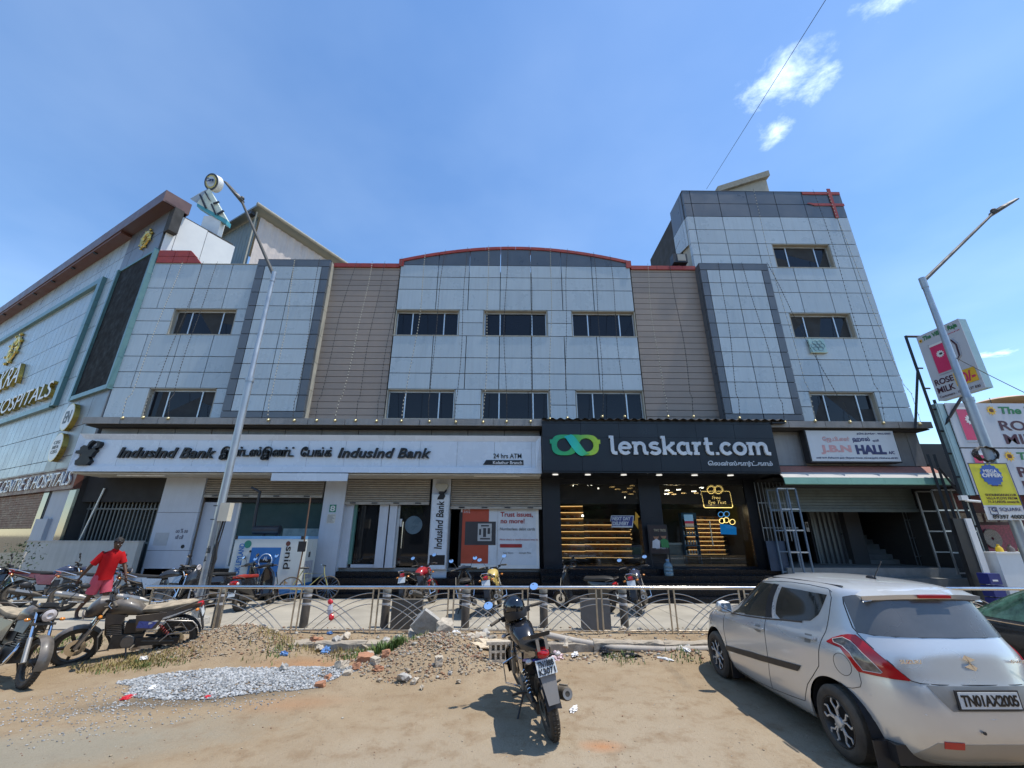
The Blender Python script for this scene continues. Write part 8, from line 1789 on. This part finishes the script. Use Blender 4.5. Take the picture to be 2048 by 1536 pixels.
# spoiler with brake lamp
sp_=[]
for y in (-.58,-.5,-.3,0,.3,.5,.58):
    k=1-abs(y)**2*.25; sp_.append([(-1.50,y,1.478-.03*(abs(y)>.55)-abs(y)**2*.09),(-1.715*k-.0,y,1.445-abs(y)**2*.10),(-1.70*k,y,1.405-abs(y)**2*.10),(-1.58,y,1.39-abs(y)**2*.08)])
MB().loft(sp_).build('roof_spoiler',swm,hroot,True,40); MB().box(-1.722,-1.70,-.15,.15,1.412,1.436).build('brake_lamp',m_tail,hroot)
# plate recess and plate
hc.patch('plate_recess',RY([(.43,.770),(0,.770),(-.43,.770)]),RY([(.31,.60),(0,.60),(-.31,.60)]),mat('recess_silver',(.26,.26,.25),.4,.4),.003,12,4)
pf=MB().box(-1.925,-1.912,-.265,.265,.612,.752).build('plate_frame',m_black,hroot); slab('number_plate',m_plate,hroot,-1.930,-1.924,-.25,.25,.624,.740)
text('plate_text','TN01AX2005',m_letter,hroot,-.235,.235,.642,.722,-.0,.004,.025,.0,.95,M=Matrix.Translation((-1.931,0,0))@Matrix.Rotation(-PI/2,4,'Z'))
MR=lambda x:Matrix.Translation((x,0,0))@Matrix.Rotation(-PI/2,4,'Z')
text('badge_text','SUZUKI',m_chrome,hroot,-.60,-.42,.925,.955,0,.006,.03,M=MR(-1.853)); text('badge_text','Swift',m_chrome,hroot,.36,.52,.93,.955,0,.006,.02,M=MR(-1.853))
MB().prism([(.055,.955),(-.03,.99),(-.055,.965),(.01,.925),(-.055,.905),(.03,.87),(.055,.895),(-.01,.935)],-.008,0).build('maker_badge',m_chrome,hroot).matrix_local=MR(-1.852)
MB().box(-1.96,-1.90,-.62,.62,.395,.41).build('bumper_step',swm,hroot) if False else hc.line('bumper_crease',RY([(.72,.62),(.5,.56),(0,.545),(-.5,.56),(-.72,.62)]),swm,.006,-.002)
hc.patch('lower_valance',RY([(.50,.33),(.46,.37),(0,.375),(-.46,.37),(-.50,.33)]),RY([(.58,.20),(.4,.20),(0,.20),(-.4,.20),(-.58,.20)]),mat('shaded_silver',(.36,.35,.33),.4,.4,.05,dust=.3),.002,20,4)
MB().cyl((-1.93,.12,.46),(-1.92,.12,.46),.012,n=10).build('parking_sensor',m_black,hroot)
MB().tube([(-1.02,0,1.525),(-1.08,0,1.54),(-1.22,0,1.70)],[.012,.006,.004],6).ball((-1.03,0,1.53),.05,10,6,(1.3,.6,.5)).build('antenna',m_black,hroot)
for s in (-1,1): MB().tube([(.05,.545*s,1.452),(-.6,.565*s,1.474),(-1.3,.535*s,1.47)],.006,5).build('roof_seam',m_seam,hroot)
hc.patch('windscreen',[(hc.ph_y(y,1.40,False),1.40) for y in (.5,0,-.5)],[(hc.ph_y(y,1.02,False),1.02) for y in (.68,0,-.68)],m_cglass,.004,20,8)
# ---- black saloon at the right edge
bp_=paint('saloon_black',(.008,.009,.010),.12); m_ggl=mat('green_tinted_glass',(.06,.13,.09),.04,0,.7,7,spec=1.0,local=True)
sroot=empty('saloon_car','black saloon with green tinted glass behind the hatchback at the right edge','car',(6.95,5.55,0),R(90))
sb_tab=[(.17,-2.05,2.05,.76,4.4),(.3,-2.18,2.15,.83,4.4),(.5,-2.22,2.2,.855,4.4),(.7,-2.2,2.15,.86,4.4),(.82,-2.12,1.95,.855,4.3),(.90,-2.0,1.55,.845,4.2),(.96,-1.6,1.15,.82,4.0),(1.02,-1.4,.95,.78,3.8),(1.15,-1.2,.7,.71,3.6),(1.3,-.98,.38,.645,3.4),(1.38,-.82,.15,.60,3.2),(1.43,-.7,-.0,.52,2.9),(1.46,-.5,-.1,.36,2.6),(1.47,-.35,-.2,.12,2.2)]
sc2=Car(sb_tab,(1.32,-1.3),.30,bp_,sroot); sc2.shell(.18,1.47); MB().box(-2,2,-.7,.7,.16,.3).build('underbody',m_black,sroot)
for wx in (1.32,-1.3):
    for s in (-1,1): alloy_wheel(sroot,wx,.76*s,.30,.185,s,m_alu)
for s in (1,-1):
    sc2.patch('side_window',sc2.XL([(.12,1.365),(-.30,1.385)],s),sc2.XL([(.78,.985),(-.25,1.0)],s),m_ggl); sc2.patch('side_window',sc2.XL([(-.36,1.385),(-.72,1.35)],s),sc2.XL([(-.31,1.0),(-1.12,1.01)],s),m_ggl); sc2.line('chrome_line',sc2.XL([(.9,.955),(-.3,.965),(-1.2,.975)],s),m_chrome,.007,.004)
sc2.patch('windscreen',[(sc2.ph_y(y,1.37,False),1.37) for y in (.5,0,-.5)],[(sc2.ph_y(y,1.02,False),1.02) for y in (.68,0,-.68)],m_ggl,.004,20,8); sc2.patch('rear_window',[(sc2.ph_y(y,1.35),1.35) for y in (.5,0,-.5)],[(sc2.ph_y(y,1.03),1.03) for y in (.66,0,-.66)],m_ggl,.004,20,8)
# ================================================================ THE MAN IN RED
man=empty('person','man in a red polo shirt and pink shorts walking past the parked motorcycles','person',(-9.42,10.85,.15),0)
m_sk=mat('dark_skin',(.085,.042,.026),.55,0,.08,8,spec=.4); m_shirt=mat('red_polo_cloth',(.45,.010,.014),.9,0,.08,6,bump=.25,bscale=9,spec=.2); m_short=mat('pink_shorts_cloth',(.50,.085,.12),.85,0,.08,6,bump=.3,bscale=10,spec=.2); m_hair=mat('black_hair',(.012,.010,.009),.6,0,.3,40,bump=.5,bscale=120)
def skin(name,verts,edges,radii,mt,root,par,sub=2):
    me=bpy.data.meshes.new(name); me.from_pydata(verts,edges,[]); o=bpy.data.objects.new(name,me); COL.objects.link(o)
    md=o.modifiers.new('skin','SKIN'); md.use_smooth_shade=True; md.branch_smoothing=.6
    for i,r in enumerate(radii):
        v=me.skin_vertices[0].data[i]; v.radius=(r,r) if not isinstance(r,tuple) else r; v.use_root=(i==root)
    ms=o.modifiers.new('sub','SUBSURF'); ms.levels=sub; ms.render_levels=sub
    bpy.context.view_layer.update(); dg=bpy.context.evaluated_depsgraph_get(); m2=bpy.data.meshes.new_from_object(o.evaluated_get(dg)); bpy.data.objects.remove(o); m2.name=name; m2.materials.clear(); m2.materials.append(mt); m2.shade_smooth()
    return link(name,m2,par)
# facing +x, a little towards the camera; y left of him
V=[(0,0,.86),(.03,0,1.02),(.06,0,1.20),(.09,0,1.36),(.11,0,1.43),(.14,0,1.50),
   (-.01,.09,.82),(.09,.10,.48),(-.02,.11,.10),(.08,.12,.03),(.14,.12,.02),
   (-.02,-.09,.82),(-.10,-.10,.47),(-.36,-.11,.16),(-.33,-.11,.04),(-.25,-.11,.02),
   (.09,.17,1.36),(.18,.25,1.12),(.33,.24,.93),(.37,.23,.86),
   (.06,-.17,1.36),(-.10,-.25,1.13),(-.26,-.28,.92),(-.31,-.28,.85)]
E_=[(0,1),(1,2),(2,3),(3,4),(4,5),(0,6),(6,7),(7,8),(8,9),(9,10),(0,11),(11,12),(12,13),(13,14),(14,15),(3,16),(16,17),(17,18),(18,19),(3,20),(20,21),(21,22),(22,23)]
Rr=[.11,.11,.13,.10,.055,.05,.085,.055,.038,.036,.028,.085,.055,.038,.036,.028,.055,.042,.03,.026,.055,.042,.03,.026]
skin('body',V,E_,Rr,m_sk,0,man)
# hands with five fingers
def hand(c,d,side):
    d=Vector(d).normalized(); up=Vector((0,side,0)); n_=d.cross(up).normalized(); vv=[tuple(c),tuple(Vector(c)+d*.05),tuple(Vector(c)+d*.085)]; ee=[(0,1),(1,2)]; rr=[.024,.030,.026]
    for k,(off,L_) in enumerate(((-.027,.062),(-.009,.072),(.009,.068),(.026,.052))):
        b=Vector(c)+d*.085+n_*off; i=len(vv); vv+= [tuple(b),tuple(b+d*L_*.5+up*-.008),tuple(b+d*L_*.95+up*-.026)]; ee+= [(2,i),(i,i+1),(i+1,i+2)]; rr+= [.010,.009,.007]
    b=Vector(c)+d*.03-n_*.03; i=len(vv); vv+= [tuple(b-n_*.012+d*.02),tuple(b-n_*.025+d*.05)]; ee+= [(1,i),(i,i+1)]; rr+= [.011,.008]
    skin('hand',vv,ee,rr,m_sk,0,man,1)
hand((.37,.23,.87),(.25,0,-.9),-1); hand((-.31,-.28,.86),(-.35,0,-.8),1)
# head
hv=Vector((.165,0,1.585))
hd_=MB(); rows=[]
for z,rx,ry,dx in ((-.125,.03,.028,.03),(-.11,.055,.045,.025),(-.08,.078,.060,.012),(-.04,.090,.070,.004),(0,.098,.076,0),(.04,.100,.078,-.004),(.08,.088,.070,-.008),(.105,.060,.050,-.010),(.118,.02,.02,-.01)):
    rows.append([(dx+rx*math.cos(t*2*PI/20),ry*math.sin(t*2*PI/20),z) for t in range(20)])
h_=hd_.loft(rows).build('head',m_sk,man,True,80,loc=hv,rot=(0,R(22),R(-12)))
MB().loft([[(.098,-.008,.012),(.098,.008,.012),(.094,0,.02)],[(.122,-.014,-.022),(.122,.014,-.022),(.108,0,-.008)],[(.096,-.016,-.030),(.096,.016,-.030),(.094,0,-.016)]]).build('nose',m_sk,h_,True); MB().box(.088,.096,-.022,.022,-.058,-.050).build('mouth',mat('dark_lips',(.06,.02,.015),.5),h_)
for s in (-1,1): MB().ball((.087,.032*s,.018),.011,8,6).build('eye',m_white,h_,True); MB().ball((.096,.032*s,.018),.005,6,4).build('pupil',m_black,h_); MB().ball((0,.078*s,0),.022,8,6,(.7,.35,1.1)).build('ear',m_sk,h_,True)
MB().tube([(.088,.018,-.036),(.094,0,-.034),(.088,-.018,-.036)],.006,5).build('moustache',m_hair,h_)
rg=np.random.default_rng(3); bm=bmesh.new(); bmesh.ops.create_icosphere(bm,subdivisions=3,radius=1)
for v in bm.verts:
    c=v.co; k=1+rg.normal(0,.035); v.co=Vector((c.x*.112*k-.018,c.y*.092*k,max(c.z,-.35 if c.x<.2 else .35)*.105*k+.045))
me=bpy.data.meshes.new('hair'); bm.to_mesh(me); bm.free(); me.materials.append(m_hair); link('hair',me,h_)
# clothes: shirt shell and shorts following the body
def se_ring(c,rx,ry,n=20,tilt=0): return [(c[0]+rx*math.cos(2*PI*i/n),c[1]+ry*math.sin(2*PI*i/n),c[2]+tilt*rx*math.cos(2*PI*i/n)) for i in range(n)]
def cloth_loft(rings,amp=.006,seed=1):
    rg=np.random.default_rng(seed); out=[]
    for r_ in rings: out.append([(x+rg.normal(0,amp),y+rg.normal(0,amp),z) for x,y,z in r_])
    return out
sh_=MB().loft(cloth_loft([se_ring(c,rx,ry) for c,rx,ry in (((-.01,0,.80),.145,.185),((0,0,.90),.145,.18),((.03,0,1.02),.14,.175),((.05,0,1.15),.145,.185),((.07,0,1.28),.14,.20),((.085,0,1.36),.125,.205),((.10,0,1.41),.095,.15),((.115,0,1.445),.062,.07))])).build('shirt',m_shirt,man,True,80)
MB().loft([se_ring((.12,0,1.435),.068,.074),se_ring((.13,0,1.475),.060,.064,tilt=.2)]).build('collar',m_shirt,sh_,True)
for nm,a,b,s in (('sleeve',(.085,.15,1.385),(.155,.235,1.15),1),('sleeve',(.06,-.15,1.385),(-.075,-.245,1.15),-1)):
    a=Vector(a); b=Vector(b); MB().tube([a,a.lerp(b,.35),a.lerp(b,.7),b],[.075,.080,.074,.074],16,False).build(nm,m_shirt,man,True,80)
MB().tube([(-.01,.07,.90),(-.005,.088,.80),(.03,.095,.66),(.065,.10,.52)],[.11,.118,.108,.105],18,False).build('shorts_leg',m_short,man,True,80); MB().tube([(-.01,-.07,.90),(-.02,-.088,.80),(-.05,-.095,.66),(-.09,-.10,.52)],[.11,.118,.108,.105],18,False).build('shorts_leg',m_short,man,True,80)
for c in ((.10,.12,0),(-.29,-.11,0)): body([(c[0]-.07,.012,.035,.012),(c[0],.015,.045,.014),(c[0]+.12,.012,.048,.012),(c[0]+.15,.010,.03,.008)],10).build('sandal',m_black,man,True).location=(0,c[1],0)
man.rotation_euler=(0,0,R(-18))
